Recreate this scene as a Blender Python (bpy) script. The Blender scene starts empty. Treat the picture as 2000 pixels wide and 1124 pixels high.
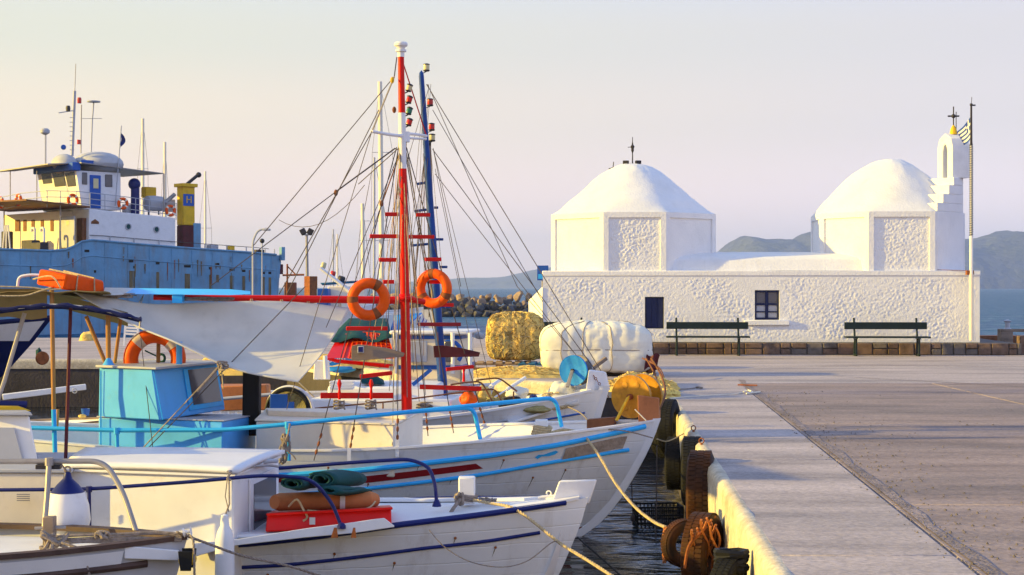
import bpy, bmesh, math, random
from mathutils import Vector, Matrix, noise
random.seed(7)
R = math.radians
SC = bpy.context.scene
COL = SC.collection
F = 3000.0      # focal length in photo pixels (photo is 2000 px wide)
ZC = 2.5        # camera height above the water

# ------------------------------------------------------------------ camera
cd = bpy.data.cameras.new('camera'); cam = bpy.data.objects.new('camera', cd); COL.objects.link(cam)
cam.location = (0, 0, ZC); cam.rotation_euler = (R(90), 0, 0)
cd.sensor_width = 36; cd.lens = 36 * F / 2000; cd.clip_start = 0.5; cd.clip_end = 60000
SC.camera = cam
cd.dof.use_dof = False

# ------------------------------------------------------------------ light
SUN_AZ, SUN_EL = 6.0, 14.0            # degrees in front of -X, elevation
sv = Vector((-math.cos(R(SUN_AZ)) * math.cos(R(SUN_EL)), -math.sin(R(SUN_AZ)) * math.cos(R(SUN_EL)), math.sin(R(SUN_EL))))
sl = bpy.data.lights.new('sun', 'SUN'); sun = bpy.data.objects.new('sun', sl); COL.objects.link(sun)
sl.energy = 5.0; sl.angle = R(0.6); sl.color = (1.0, 0.73, 0.15)
sun.rotation_euler = sv.to_track_quat('Z', 'Y').to_euler()

w = bpy.data.worlds.new('World'); SC.world = w; w.use_nodes = True
N = w.node_tree.nodes; L = w.node_tree.links; N.clear()
def nn(tree, t, **k):
    n = tree.nodes.new(t)
    for a, b in k.items(): setattr(n, a, b)
    return n
T = w.node_tree
sky = nn(T, 'ShaderNodeTexSky', sky_type='NISHITA'); sky.sun_disc = False
sky.sun_elevation = R(SUN_EL); sky.sun_rotation = math.atan2(sv.x, sv.y)
sky.air_density = 1.0; sky.dust_density = 1.5; sky.ozone_density = 2.0
tc = nn(T, 'ShaderNodeTexCoord'); sep = nn(T, 'ShaderNodeSeparateXYZ'); L.new(tc.outputs['Generated'], sep.inputs[0])
def ramp(tree, src, stops, interp='LINEAR'):
    r = nn(tree, 'ShaderNodeValToRGB'); r.color_ramp.interpolation = interp
    e = r.color_ramp.elements
    while len(e) < len(stops): e.new(0.5)
    for i, (p, c) in enumerate(stops):
        e[i].position = p; e[i].color = (*c, 1) if len(c) == 3 else c
    tree.links.new(src, r.inputs[0]); return r
# evening haze band near the horizon: warm cream towards the sun, mauve grey away from it
zl = ramp(T, sep.outputs['Z'], [(0, (.97, .72, .62)), (.05, (.95, .73, .62)), (.11, (.83, .72, .57)), (.16, (.68, .68, .58)), (.21, (.62, .68, .70)), (.32, (.50, .70, 1.2))], 'EASE')
zr = ramp(T, sep.outputs['Z'], [(0, (1.0, .82, .84)), (.05, (.93, .80, .80)), (.11, (.72, .67, .67)), (.16, (.66, .635, .65)), (.21, (.58, .62, .76)), (.32, (.50, .68, 1.25))], 'EASE')
mx = nn(T, 'ShaderNodeMath', operation='MULTIPLY_ADD'); L.new(sep.outputs['X'], mx.inputs[0]); mx.inputs[1].default_value = 1.8; mx.inputs[2].default_value = .45
mx.use_clamp = True
m1 = nn(T, 'ShaderNodeMix', data_type='RGBA'); L.new(mx.outputs[0], m1.inputs[0]); L.new(zl.outputs[0], m1.inputs[6]); L.new(zr.outputs[0], m1.inputs[7])
# golden glow of the low sun, strongest far outside the frame on the left
zg = ramp(T, sep.outputs['Z'], [(0, (1.0, .60, .18)), (.12, (1.0, .68, .24)), (.30, (.80, .70, .50)), (.6, (.45, .64, 1.0))], 'EASE')
gl = nn(T, 'ShaderNodeMapRange', interpolation_type='SMOOTHSTEP'); L.new(sep.outputs['X'], gl.inputs[0]); gl.inputs[1].default_value = -.30; gl.inputs[2].default_value = -.90
m2 = nn(T, 'ShaderNodeMix', data_type='RGBA'); L.new(gl.outputs[0], m2.inputs[0]); L.new(m1.outputs[2], m2.inputs[6]); L.new(zg.outputs[0], m2.inputs[7]); m1 = m2
up = nn(T, 'ShaderNodeMapRange', interpolation_type='SMOOTHSTEP'); L.new(sep.outputs['Z'], up.inputs[0])
up.inputs[1].default_value = .4; up.inputs[2].default_value = 1.0
bgN = nn(T, 'ShaderNodeBackground'); L.new(sky.outputs[0], bgN.inputs[0]); bgN.inputs[1].default_value = 0.15
bgH = nn(T, 'ShaderNodeBackground'); L.new(m1.outputs[2], bgH.inputs[0]); bgH.inputs[1].default_value = 0.70
ms = nn(T, 'ShaderNodeMixShader'); L.new(up.outputs[0], ms.inputs[0]); L.new(bgH.outputs[0], ms.inputs[1]); L.new(bgN.outputs[0], ms.inputs[2])
wo = nn(T, 'ShaderNodeOutputWorld'); L.new(ms.outputs[0], wo.inputs[0])
SC.view_settings.view_transform = 'Standard'; SC.view_settings.look = 'None'
SC.view_settings.exposure = 0.85; SC.view_settings.gamma = 1; SC.view_settings.use_curve_mapping = False
SC.render.engine = 'CYCLES'
SC.cycles.max_bounces = 6; SC.cycles.diffuse_bounces = 3; SC.cycles.glossy_bounces = 3; SC.cycles.volume_bounces = 2
SC.cycles.use_denoising = True; SC.cycles.caustics_reflective = False; SC.cycles.caustics_refractive = False

# ------------------------------------------------------------------ helpers
W = {}          # object -> matrix from its local space to the world
def P(px, py, s):
    """point at photo pixel (px,py) where one metre covers s pixels"""
    return Vector(((px - 1000) / s, F / s, ZC - (py - 562) / s))
def tag(o, label=None, cat=None, group=None, kind=None):
    if label: o['label'] = label
    if cat: o['category'] = cat
    if group: o['group'] = group
    if kind: o['kind'] = kind
    return o
def thing(name, label, cat, loc=(0, 0, 0), rz=0.0, group=None, kind=None):
    o = bpy.data.objects.new(name, None); COL.objects.link(o)
    o.location = loc; o.rotation_euler = (0, 0, rz); o.empty_display_size = .2
    W[o] = Matrix.Translation(Vector(loc)) @ Matrix.Rotation(rz, 4, 'Z')
    return tag(o, label, cat, group, kind)
def copy_tree(o, loc=None, rz=None, label=None, parent=None, rot=None, scale=None):
    c = o.copy(); COL.objects.link(c); c.parent = parent
    for ch in list(o.children): copy_tree(ch, parent=c)
    if loc is not None: c.location = loc
    if rz is not None: c.rotation_euler = (0, 0, rz)
    if rot is not None: c.rotation_euler = rot
    if scale is not None: c.scale = (scale,) * 3 if isinstance(scale, (int, float)) else scale
    if label: c['label'] = label
    return c
def frame_of(a):
    a = a.normalized(); u = a.cross(Vector((0, 0, 1)))
    if u.length < 1e-3: u = a.cross(Vector((0, 1, 0)))
    u.normalize(); return u, a.cross(u).normalized()

class MB:
    def __init__(s): s.v = []; s.f = []; s.m = []
    def add(s, vs, fs, mi=0):
        o = len(s.v); s.v += [Vector(v) for v in vs]; s.f += [[i + o for i in f] for f in fs]; s.m += [mi] * len(fs); return s
    def loops(s, lo, hi, mi=0, cap=True):
        n = len(lo); fs = [[i, (i + 1) % n, n + (i + 1) % n, n + i] for i in range(n)]
        if cap: fs += [list(range(n))[::-1], list(range(n, 2 * n))]
        return s.add(list(lo) + list(hi), fs, mi)
    def prism(s, pts, z0, z1, mi=0):
        zz0 = z0 if isinstance(z0, (list, tuple)) else [z0] * len(pts); zz1 = z1 if isinstance(z1, (list, tuple)) else [z1] * len(pts)
        return s.loops([(p[0], p[1], z) for p, z in zip(pts, zz0)], [(p[0], p[1], z) for p, z in zip(pts, zz1)], mi)
    def box(s, c, d, rz=0, mi=0, mat=None):
        M = mat or (Matrix.Translation(Vector(c)) @ Matrix.Rotation(rz, 4, 'Z'))
        x, y, z = d[0] / 2, d[1] / 2, d[2] / 2
        vs = [M @ Vector(p) for p in [(-x, -y, -z), (x, -y, -z), (x, y, -z), (-x, y, -z), (-x, -y, z), (x, -y, z), (x, y, z), (-x, y, z)]]
        return s.add(vs, [[0, 3, 2, 1], [4, 5, 6, 7], [0, 1, 5, 4], [1, 2, 6, 5], [2, 3, 7, 6], [3, 0, 4, 7]], mi)
    def bx(s, a, b, mi=0):
        a, b = Vector(a), Vector(b); return s.box((a + b) / 2, [abs(q) for q in (b - a)], mi=mi)
    def bar(s, a, b, w, h, mi=0):
        a, b = Vector(a), Vector(b); d = b - a; u, v = frame_of(d)
        lo = [a + u * w / 2 * i + v * h / 2 * j for i, j in ((-1, -1), (1, -1), (1, 1), (-1, 1))]
        return s.loops(lo, [p + d for p in lo], mi)
    def tube(s, path, r, n=8, closed=False, mi=0, cap=True):
        path = [Vector(p) for p in path]; m = len(path); rr = r if isinstance(r, (list, tuple)) else [r] * m
        rings = []; pu = None
        for i, p in enumerate(path):
            if closed: t = path[(i + 1) % m] - path[i - 1]
            else: t = path[min(i + 1, m - 1)] - path[max(i - 1, 0)]
            if t.length < 1e-9: t = Vector((0, 0, 1))
            t.normalize()
            if pu is None: u, v = frame_of(t)
            else:
                u = pu - t * pu.dot(t)
                if u.length < 1e-4: u, _ = frame_of(t)
                u.normalize(); v = t.cross(u)
            pu = u
            rings.append([p + (u * math.cos(2 * math.pi * k / n) + v * math.sin(2 * math.pi * k / n)) * rr[i] for k in range(n)])
        vs = [q for g in rings for q in g]; fs = []
        for i in range(m if closed else m - 1):
            j = (i + 1) % m
            fs += [[i * n + k, i * n + (k + 1) % n, j * n + (k + 1) % n, j * n + k] for k in range(n)]
        if cap and not closed: fs += [list(range(n))[::-1], list(range((m - 1) * n, m * n))]
        return s.add(vs, fs, mi)
    def lathe(s, c, prof, n=20, axis=(0, 0, 1), mi=0, cap=True):
        c = Vector(c); a = Vector(axis).normalized(); u, v = frame_of(a)
        vs = [c + a * h + (u * math.cos(2 * math.pi * k / n) + v * math.sin(2 * math.pi * k / n)) * max(r, 1e-4) for r, h in prof for k in range(n)]
        m = len(prof); fs = [[i * n + k, i * n + (k + 1) % n, (i + 1) * n + (k + 1) % n, (i + 1) * n + k] for i in range(m - 1) for k in range(n)]
        if cap: fs += [list(range(n))[::-1], list(range((m - 1) * n, m * n))]
        return s.add(vs, fs, mi)
    def torus(s, c, axis, R_, r, n=28, k=10, a0=0, a1=360, mi=0, sq=1.0):
        c = Vector(c); a = Vector(axis).normalized(); u, v = frame_of(a); full = abs(a1 - a0) >= 360
        m = n if full else n + 1
        path = [c + (u * math.cos(R(a0 + (a1 - a0) * i / n)) + v * math.sin(R(a0 + (a1 - a0) * i / n))) * R_ for i in range(m)]
        return s.tube(path, r, k, closed=full, mi=mi)
    def grid(s, rows, mi=0, closed=False):
        m = len(rows); n = len(rows[0]); fs = []
        for i in range(m - 1):
            for j in range(n if closed else n - 1):
                k = (j + 1) % n; fs.append([i * n + j, i * n + k, (i + 1) * n + k, (i + 1) * n + j])
        return s.add([p for r_ in rows for p in r_], fs, mi)
    def sphere(s, c, r, n=12, m=8, mi=0, sc=(1, 1, 1)):
        c = Vector(c)
        return s.grid([[c + Vector((r * math.sin(math.pi * i / m) * math.cos(2 * math.pi * j / n) * sc[0], r * math.sin(math.pi * i / m) * math.sin(2 * math.pi * j / n) * sc[1], -r * math.cos(math.pi * i / m) * sc[2])) for j in range(n)] for i in range(m + 1)], mi, True)
    def mesh(s, name, mats, M, smooth=32):
        me = bpy.data.meshes.new(name)
        me.from_pydata([tuple(M @ v) for v in s.v], [], s.f)
        for m_ in (mats if isinstance(mats, (list, tuple)) else [mats]): me.materials.append(m_)
        for p, i in zip(me.polygons, s.m): p.material_index = i
        bm = bmesh.new(); bm.from_mesh(me); bmesh.ops.recalc_face_normals(bm, faces=bm.faces); bm.to_mesh(me); bm.free()
        if smooth:
            me.shade_smooth()
            if smooth < 179: me.set_sharp_from_angle(angle=R(smooth))
        me.validate(); return me
    def build(s, name, mats, parent=None, local=False, bevel=0, smooth=32, loc=None, label=None, cat=None, group=None, kind=None, seg=2):
        """one mesh object; vertices are world coordinates unless local"""
        if parent is not None: M0 = W[parent]
        else: M0 = Matrix.Translation(Vector(loc) if loc is not None else (sum(s.v, Vector()) / max(1, len(s.v))).to_3d())
        if parent is None and loc is None:
            zmin = min(v.z for v in s.v); M0.translation.z = zmin
        me = s.mesh(name, mats, Matrix.Identity(4) if local else M0.inverted(), smooth)
        o = bpy.data.objects.new(name, me); COL.objects.link(o); W[o] = M0
        if parent is not None: o.parent = parent
        else: o.location = M0.translation
        if bevel:
            b = o.modifiers.new('bevel', 'BEVEL'); b.width = bevel; b.segments = seg; b.limit_method = 'ANGLE'; b.angle_limit = R(40)
        return tag(o, label, cat, group, kind)

def text(body, size, M, mat, parent, name='lettering', ext=.004):
    cu = bpy.data.curves.new(name, 'FONT'); cu.body = body; cu.size = size; cu.extrude = ext; cu.align_x = 'CENTER'; cu.align_y = 'CENTER'
    tmp = bpy.data.objects.new('tmp', cu); COL.objects.link(tmp); bpy.context.view_layer.update()
    me = bpy.data.meshes.new_from_object(tmp.evaluated_get(bpy.context.evaluated_depsgraph_get())); bpy.data.objects.remove(tmp); bpy.data.curves.remove(cu)
    me.materials.clear(); me.materials.append(mat); o = bpy.data.objects.new(name, me); COL.objects.link(o); o.parent = parent
    o.matrix_local = W[parent].inverted() @ M; return o

def lerp(a, b, t): return a + (b - a) * t
def interp(pts, x):
    if x <= pts[0][0]: return pts[0][1]
    for (x0, y0), (x1, y1) in zip(pts, pts[1:]):
        if x <= x1: return y0 + (y1 - y0) * (x - x0) / (x1 - x0)
    return pts[-1][1]
def catmull(pts, n=6, closed=False):
    pts = [Vector(p) for p in pts]; out = []; m = len(pts)
    for i in range(m if closed else m - 1):
        if closed: a, b, c, d = pts[i - 1], pts[i], pts[(i + 1) % m], pts[(i + 2) % m]
        else: a, b, c, d = pts[max(i - 1, 0)], pts[i], pts[i + 1], pts[min(i + 2, m - 1)]
        for k in range(n):
            t = k / n
            out.append(.5 * ((2 * b) + (c - a) * t + (2 * a - 5 * b + 4 * c - d) * t * t + (3 * b - a - 3 * c + d) * t ** 3))
    if not closed: out.append(pts[-1])
    return out
def fillet(pts, r, n=5):
    """path with rounded corners"""
    pts = [Vector(p) for p in pts]; out = [pts[0]]
    for a, b, c in zip(pts, pts[1:], pts[2:]):
        d1 = (a - b); d2 = (c - b); q = min(r, d1.length * .45, d2.length * .45)
        p1 = b + d1.normalized() * q; p2 = b + d2.normalized() * q
        for k in range(n + 1):
            t = k / n; out.append(p1 * (1 - t) ** 2 + b * 2 * t * (1 - t) + p2 * t * t)
    out.append(pts[-1]); return out
def sag(a, b, d, n=14):
    a, b = Vector(a), Vector(b)
    return [a.lerp(b, i / n) - Vector((0, 0, 4 * d * (i / n) * (1 - i / n))) for i in range(n + 1)]

# ------------------------------------------------------------------ materials
def pm(name, col, rough=.55, metal=0.0, var=.12, scale=2.5, bump=.15, bscale=60, bdist=.004, dirt_or_shade=None, dscale=1.2, damt=.5, stretch=(1, 1, 1), coat=0.0, spec=.22, wstretch=None, zpaint=None, seams=0, speck=0, transl=0):
    m = bpy.data.materials.new(name); m.use_nodes = True; t = m.node_tree; t.nodes.clear(); l = t.links
    out = nn(t, 'ShaderNodeOutputMaterial'); b = nn(t, 'ShaderNodeBsdfPrincipled'); l.new(b.outputs[0], out.inputs[0])
    b.inputs['Metallic'].default_value = metal; b.inputs['Specular IOR Level'].default_value = spec
    b.inputs['Coat Weight'].default_value = coat; b.inputs['Coat Roughness'].default_value = .15
    co = nn(t, 'ShaderNodeTexCoord'); mp = nn(t, 'ShaderNodeMapping'); mp.inputs['Scale'].default_value = stretch; l.new(co.outputs['Object'], mp.inputs[0])
    n1 = nn(t, 'ShaderNodeTexNoise'); n1.inputs['Scale'].default_value = scale; n1.inputs['Detail'].default_value = 6; n1.inputs['Roughness'].default_value = .62; l.new(mp.outputs[0], n1.inputs['Vector'])
    c = Vector(col)
    rp = ramp(t, n1.outputs['Fac'], [(.28, tuple(c * (1 - var * 1.3))), (.5, tuple(c)), (.74, tuple(min(x, .95) for x in c * (1 + var * .8)))])
    colout = rp.outputs[0]
    if zpaint:     # (height, colour) : a paint line, the boot-topping of a hull
        ge = nn(t, 'ShaderNodeNewGeometry'); sp = nn(t, 'ShaderNodeSeparateXYZ'); l.new(ge.outputs['Position'], sp.inputs[0])
        lt = nn(t, 'ShaderNodeMath', operation='LESS_THAN'); l.new(sp.outputs[2], lt.inputs[0]); lt.inputs[1].default_value = zpaint[0]
        mz = nn(t, 'ShaderNodeMix', data_type='RGBA'); l.new(lt.outputs[0], mz.inputs[0]); l.new(colout, mz.inputs[6]); mz.inputs[7].default_value = (*zpaint[1], 1); colout = mz.outputs[2]
    if dirt_or_shade:
        n2 = nn(t, 'ShaderNodeTexNoise'); n2.inputs['Scale'].default_value = dscale; n2.inputs['Detail'].default_value = 8; n2.inputs['Roughness'].default_value = .7
        mp2 = nn(t, 'ShaderNodeMapping'); mp2.inputs['Scale'].default_value = wstretch or stretch; mp2.inputs['Location'].default_value = (3.1, 7.7, 1.3); l.new(co.outputs['Object'], mp2.inputs[0]); l.new(mp2.outputs[0], n2.inputs['Vector'])
        r2 = ramp(t, n2.outputs['Fac'], [(.62 - damt * .22, (0, 0, 0)), (.74, (1, 1, 1))])
        mu = nn(t, 'ShaderNodeMath', operation='MULTIPLY'); l.new(r2.outputs[0], mu.inputs[0]); mu.inputs[1].default_value = min(1, damt * 1.3)
        mm = nn(t, 'ShaderNodeMix', data_type='RGBA'); l.new(mu.outputs[0], mm.inputs[0]); l.new(colout, mm.inputs[6]); mm.inputs[7].default_value = (*dirt_or_shade, 1); colout = mm.outputs[2]
    if speck:      # aggregate showing in worn concrete, fine grit
        n4 = nn(t, 'ShaderNodeTexVoronoi'); n4.inputs['Scale'].default_value = 38; l.new(co.outputs['Object'], n4.inputs['Vector'])
        n5 = nn(t, 'ShaderNodeTexNoise'); n5.inputs['Scale'].default_value = 14; n5.inputs['Detail'].default_value = 8; n5.inputs['Roughness'].default_value = .8; l.new(co.outputs['Object'], n5.inputs['Vector'])
        sx = nn(t, 'ShaderNodeSeparateColor'); l.new(n4.outputs['Color'], sx.inputs[0])
        ad = nn(t, 'ShaderNodeMath', operation='MULTIPLY_ADD'); l.new(sx.outputs[0], ad.inputs[0]); ad.inputs[1].default_value = .5; l.new(n5.outputs[0], ad.inputs[2])
        r4 = nn(t, 'ShaderNodeMapRange'); l.new(ad.outputs[0], r4.inputs[0]); r4.inputs[1].default_value = .35; r4.inputs[2].default_value = 1.15; r4.inputs[3].default_value = 1 - speck; r4.inputs[4].default_value = 1 + speck
        vm = nn(t, 'ShaderNodeVectorMath', operation='SCALE'); l.new(colout, vm.inputs[0]); l.new(r4.outputs[0], vm.inputs['Scale']); colout = vm.outputs[0]
    if transl:
        tr = nn(t, 'ShaderNodeBsdfTranslucent'); l.new(colout, tr.inputs[0]); mt_ = nn(t, 'ShaderNodeMixShader'); mt_.inputs[0].default_value = transl; l.new(b.outputs[0], mt_.inputs[1]); l.new(tr.outputs[0], mt_.inputs[2]); l.new(mt_.outputs[0], out.inputs[0])
    l.new(colout, b.inputs['Base Color'])
    rr = nn(t, 'ShaderNodeMapRange'); l.new(n1.outputs['Fac'], rr.inputs[0]); rr.inputs[3].default_value = max(.02, rough - .1); rr.inputs[4].default_value = min(1, rough + .12); l.new(rr.outputs[0], b.inputs['Roughness'])
    if bump:
        n3 = nn(t, 'ShaderNodeTexNoise'); n3.inputs['Scale'].default_value = bscale; n3.inputs['Detail'].default_value = 4; l.new(mp.outputs[0], n3.inputs['Vector'])
        bp = nn(t, 'ShaderNodeBump'); bp.inputs['Strength'].default_value = bump; bp.inputs['Distance'].default_value = bdist; l.new(n3.outputs['Fac'], bp.inputs['Height']); l.new(bp.outputs[0], b.inputs['Normal'])
        if seams:     # caulked plank seams of a wooden hull
            wv = nn(t, 'ShaderNodeTexWave', wave_type='BANDS', bands_direction='Z', wave_profile='SAW'); wv.inputs['Scale'].default_value = seams; wv.inputs['Distortion'].default_value = .6; wv.inputs['Detail'].default_value = 1; l.new(co.outputs['Object'], wv.inputs['Vector'])
            rs = ramp(t, wv.outputs['Fac'], [(0, (0, 0, 0)), (.06, (1, 1, 1)), (.94, (1, 1, 1)), (1, (0, 0, 0))])
            b2 = nn(t, 'ShaderNodeBump'); b2.inputs['Strength'].default_value = .35; b2.inputs['Distance'].default_value = .006; l.new(rs.outputs[0], b2.inputs['Height']); l.new(bp.outputs[0], b2.inputs['Normal']); l.new(b2.outputs[0], b.inputs['Normal'])
    return m

M = {}
M['plaster'] = pm('limewashed_plaster', (.81, .80, .80), .85, var=.06, scale=1.5, bump=.7, bscale=24, bdist=.012, dirt_or_shade=(.56, .53, .50), dscale=2.4, damt=.24, wstretch=(1.6, 1.6, .4))
M['stucco'] = pm('rough_stucco', (.80, .79, .79), .9, var=.06, scale=5, bump=.8, bscale=38, bdist=.012, dirt_or_shade=(.55, .50, .48), dscale=1.8, damt=.26, wstretch=(1.4, 1, .5))
M['navy_wood'] = pm('navy_paint', (.012, .018, .07), .5, var=.2, bump=.2)
M['dark_green'] = pm('dark_green_paint', (.010, .022, .024), .45, var=.25, bump=.2)
M['glass'] = pm('dark_glass', (.10, .10, .12), .08, var=.1, bump=0, coat=.5)
M['steel_dark'] = pm('dark_steel', (.05, .045, .05), .5, .6, var=.3, bump=.2)
M['stone'] = pm('brown_stone', (.17, .11, .08), .85, var=.45, scale=4, bump=.7, bscale=25, bdist=.01, dirt_or_shade=(.08, .065, .06), damt=.5)
M['stone_b'] = pm('grey_stone', (.15, .125, .11), .85, var=.4, scale=4, bump=.7, bscale=25, bdist=.01, dirt_or_shade=(.07, .06, .06), damt=.5)
M['concrete'] = pm('quay_concrete', (.46, .385, .365), .75, var=.32, scale=.9, bump=.8, bscale=40, bdist=.012, speck=.22, dirt_or_shade=(.24, .215, .22), dscale=.9, damt=.62, stretch=(.35, 1.6, 1), wstretch=(.22, 1.5, 1))  # dark bands across: stains plus long boat and mast shadows painted into the colour
M['asphalt'] = pm('worn_gravel_concrete', (.33, .255, .235), .85, var=.34, scale=1.1, bump=.9, bscale=45, bdist=.015, speck=.2, dirt_or_shade=(.115, .11, .12), dscale=.55, damt=.6, stretch=(.35, 1.4, 1), wstretch=(.2, 1.3, 1))  # stretched bands mix stains with painted cast shadows
M['patch'] = pm('dark_patch', (.27, .215, .205), .85, var=.35, bump=.8, bscale=40, bdist=.02, speck=.4)
M['kerb'] = pm('kerb_concrete', (.58, .51, .40), .8, var=.2, scale=3, bump=.7, bscale=30, bdist=.01, dirt_or_shade=(.30, .23, .15), dscale=3.5, damt=.6, speck=.2)
M['quaywall'] = pm('wet_quay_wall', (.075, .062, .065), .7, var=.3, scale=2, bump=.8, bscale=20, bdist=.015, dirt_or_shade=(.05, .045, .04), dscale=1.5, damt=.6)
M['rock'] = pm('breakwater_rock', (.36, .25, .17), .85, var=.35, scale=1.4, bump=.8, bscale=6, bdist=.06, dirt_or_shade=(.16, .12, .10), damt=.5, dscale=.8)
M['rockdark'] = pm('dark_rock', (.075, .07, .075), .5, var=.35, scale=1.4, bump=.8, bscale=6, bdist=.06)
M['hill'] = pm('far_hill', (.085, .095, .15), 1, var=.35, scale=.006, bump=1, bscale=.02, bdist=25, dirt_or_shade=(.09, .10, .06), dscale=.004, damt=.6)
M['white'] = pm('white_boat_paint', (.80, .78, .78), .45, var=.06, scale=3, bump=.25, bscale=18, dirt_or_shade=(.48, .38, .28), dscale=6, damt=.22)
M['hullwhite'] = pm('white_hull_paint', (.80, .80, .81), .4, var=.06, scale=1.8, bump=.25, bscale=12, bdist=.004, dirt_or_shade=(.46, .40, .34), dscale=4, damt=.36, wstretch=(1.6, 1.6, .22), zpaint=(.10, (.16, .02, .02)), seams=2.6)
M['cream'] = pm('cream_paint', (.82, .72, .58), .5, var=.07, bump=.25, bscale=20, dirt_or_shade=(.5, .36, .22), dscale=5, damt=.25)
M['skyblue'] = pm('sky_blue_paint', (.04, .45, .95), .38, var=.12, bump=.15, bscale=30, dirt_or_shade=(.30, .45, .52), dscale=4, damt=.12)
M['cabinblue'] = pm('turquoise_cabin_paint', (.09, .43, .93), .42, var=.10, bump=.15, bscale=25, dirt_or_shade=(.16, .30, .42), dscale=6, damt=.22)
M['navy'] = pm('navy_boat_paint', (.012, .018, .13), .4, var=.25, bump=.2)
M['royal'] = pm('royal_blue_paint', (.02, .10, .42), .4, var=.2, bump=.15)
M['mastblue'] = pm('mast_blue_paint', (.008, .05, .24), .4, var=.25, bump=.2, dirt_or_shade=(.12, .14, .2), damt=.25, dscale=5)
M['red'] = pm('red_paint', (.70, .006, .002), .35, var=.15, bump=.12, bscale=30, dirt_or_shade=(.35, .05, .03), dscale=5, damt=.2)
M['dkred'] = pm('dark_red_paint', (.30, .015, .02), .45, var=.2, bump=.15)
M['orange'] = pm('orange_lifebuoy', (.86, .10, .0), .5, var=.18, scale=6, bump=.3, bscale=40, dirt_or_shade=(.45, .10, .03), dscale=5, damt=.3)
M['orangebox'] = pm('orange_float_box', (.88, .09, .0), .75, var=.2, scale=8, bump=.8, bscale=35, bdist=.008)
M['wood'] = pm('varnished_pole', (.42, .20, .06), .5, var=.3, scale=5, bump=.3, stretch=(1, 1, .3))
M['oldwood'] = pm('weathered_wood', (.26, .19, .14), .8, var=.35, scale=8, bump=.6, bscale=30, stretch=(.3, 1, 1), dirt_or_shade=(.12, .08, .06), damt=.4)
M['brownwood'] = pm('brown_wood', (.20, .075, .03), .6, var=.35, scale=6, bump=.5, bscale=25)
M['palletwood'] = pm('pallet_wood', (.40, .26, .13), .85, var=.35, scale=6, bump=.6, bscale=30)
M['palletblue'] = pm('blue_pallet_paint', (.04, .16, .30), .8, var=.3, bump=.5, dirt_or_shade=(.25, .2, .15), damt=.4)
M['streak'] = pm('olive_rust_streak', (.17, .13, .07), .85, var=.5, scale=6, bump=.3, stretch=(1, 1, .25))
M['fenderwood'] = pm('scuffed_fender_wood', (.36, .29, .24), .9, var=.35, scale=9, bump=1, bscale=30, bdist=.01, dirt_or_shade=(.16, .12, .10), dscale=12, damt=.4)
M['darkbrown'] = pm('dark_gunwale', (.085, .05, .04), .55, var=.35, scale=6, bump=.4)
M['rust'] = pm('rust', (.28, .09, .03), .85, var=.4, scale=10, bump=.7, dirt_or_shade=(.12, .04, .02), damt=.5)
M['galv'] = pm('grey_pipe', (.33, .30, .29), .5, .3, var=.2, bump=.2, dirt_or_shade=(.2, .12, .08), damt=.3, dscale=8)
M['rope'] = pm('pale_rope', (.55, .42, .24), .9, var=.3, scale=40, bump=1, bscale=120, bdist=.006)
M['oldrope'] = pm('grey_rope', (.30, .24, .20), .9, var=.35, scale=40, bump=1, bscale=120, bdist=.006)
M['line'] = pm('rigging_wire', (.10, .08, .075), .6, .3, var=.3, bump=0)
M['rubber'] = pm('tyre_rubber', (.012, .012, .014), .8, var=.3, scale=8, bump=.6, bscale=30, dirt_or_shade=(.05, .025, .012), dscale=3, damt=.2)
M['brownrubber'] = pm('brown_tyre', (.075, .024, .005), .7, var=.5, scale=5, bump=.6, bscale=30, dirt_or_shade=(.012, .011, .012), dscale=3.5, damt=.75)  # brown tone with near-black patches
M['net'] = pm('yellow_net', (.90, .62, .18), .9, var=.2, scale=9, bump=1, bscale=110, bdist=.02, dirt_or_shade=(.55, .28, .04), dscale=14, damt=.25)
M['netdark'] = pm('dark_net_cord', (.30, .17, .04), .9, var=.4, scale=9, bump=0)  # darker cord colour set against the pale twine
M['strand'] = pm('straw_twine', (.95, .68, .22), .9, var=.3, scale=9, bump=0)
M['netolive'] = pm('olive_net', (.45, .38, .16), .9, var=.35, scale=10, bump=1, bscale=110, bdist=.02, dirt_or_shade=(.14, .12, .05), dscale=12, damt=.4)
M['whitecloth'] = pm('white_tarp', (.82, .77, .64), .85, var=.08, scale=5, bump=.3, bscale=120, bdist=.004)
M['canvas'] = pm('pale_canvas', (.84, .81, .75), .9, transl=.38, var=.07, scale=3, bump=.3, bscale=200, bdist=.002, dirt_or_shade=(.42, .38, .30), dscale=2.5, damt=.25)
M['olive'] = pm('olive_canvas', (.27, .19, .07), .9, var=.2, scale=4, bump=.4, bscale=80)
M['greentarp'] = pm('green_tarp', (.010, .065, .07), .8, var=.25, scale=6, bump=.5, bscale=50)
M['bluetarp'] = pm('blue_tarp', (.02, .24, .72), .6, var=.2, scale=4, bump=.4, bscale=15, bdist=.02)
M['navycloth'] = pm('navy_canvas', (.015, .02, .09), .85, var=.25, bump=.4)
M['yellow'] = pm('yellow_paint', (.75, .45, .02), .5, var=.15, bump=.2, dirt_or_shade=(.4, .2, .03), damt=.25, dscale=4)
M['drumyellow'] = pm('rusty_yellow_drum', (.58, .27, .02), .45, var=.25, scale=5, bump=.3, bscale=20, dirt_or_shade=(.25, .08, .015), damt=.5, dscale=6, coat=.2)
M['shipblue'] = pm('ship_hull_blue', (.15, .33, .50), .55, var=.18, scale=.8, bump=.8, bscale=.9, bdist=.12, dirt_or_shade=(.20, .20, .19), dscale=1.6, damt=.6, wstretch=(1, 1, .22))
M['maroon'] = pm('maroon_paint', (.09, .015, .02), .6, var=.3, bump=.2)
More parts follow.
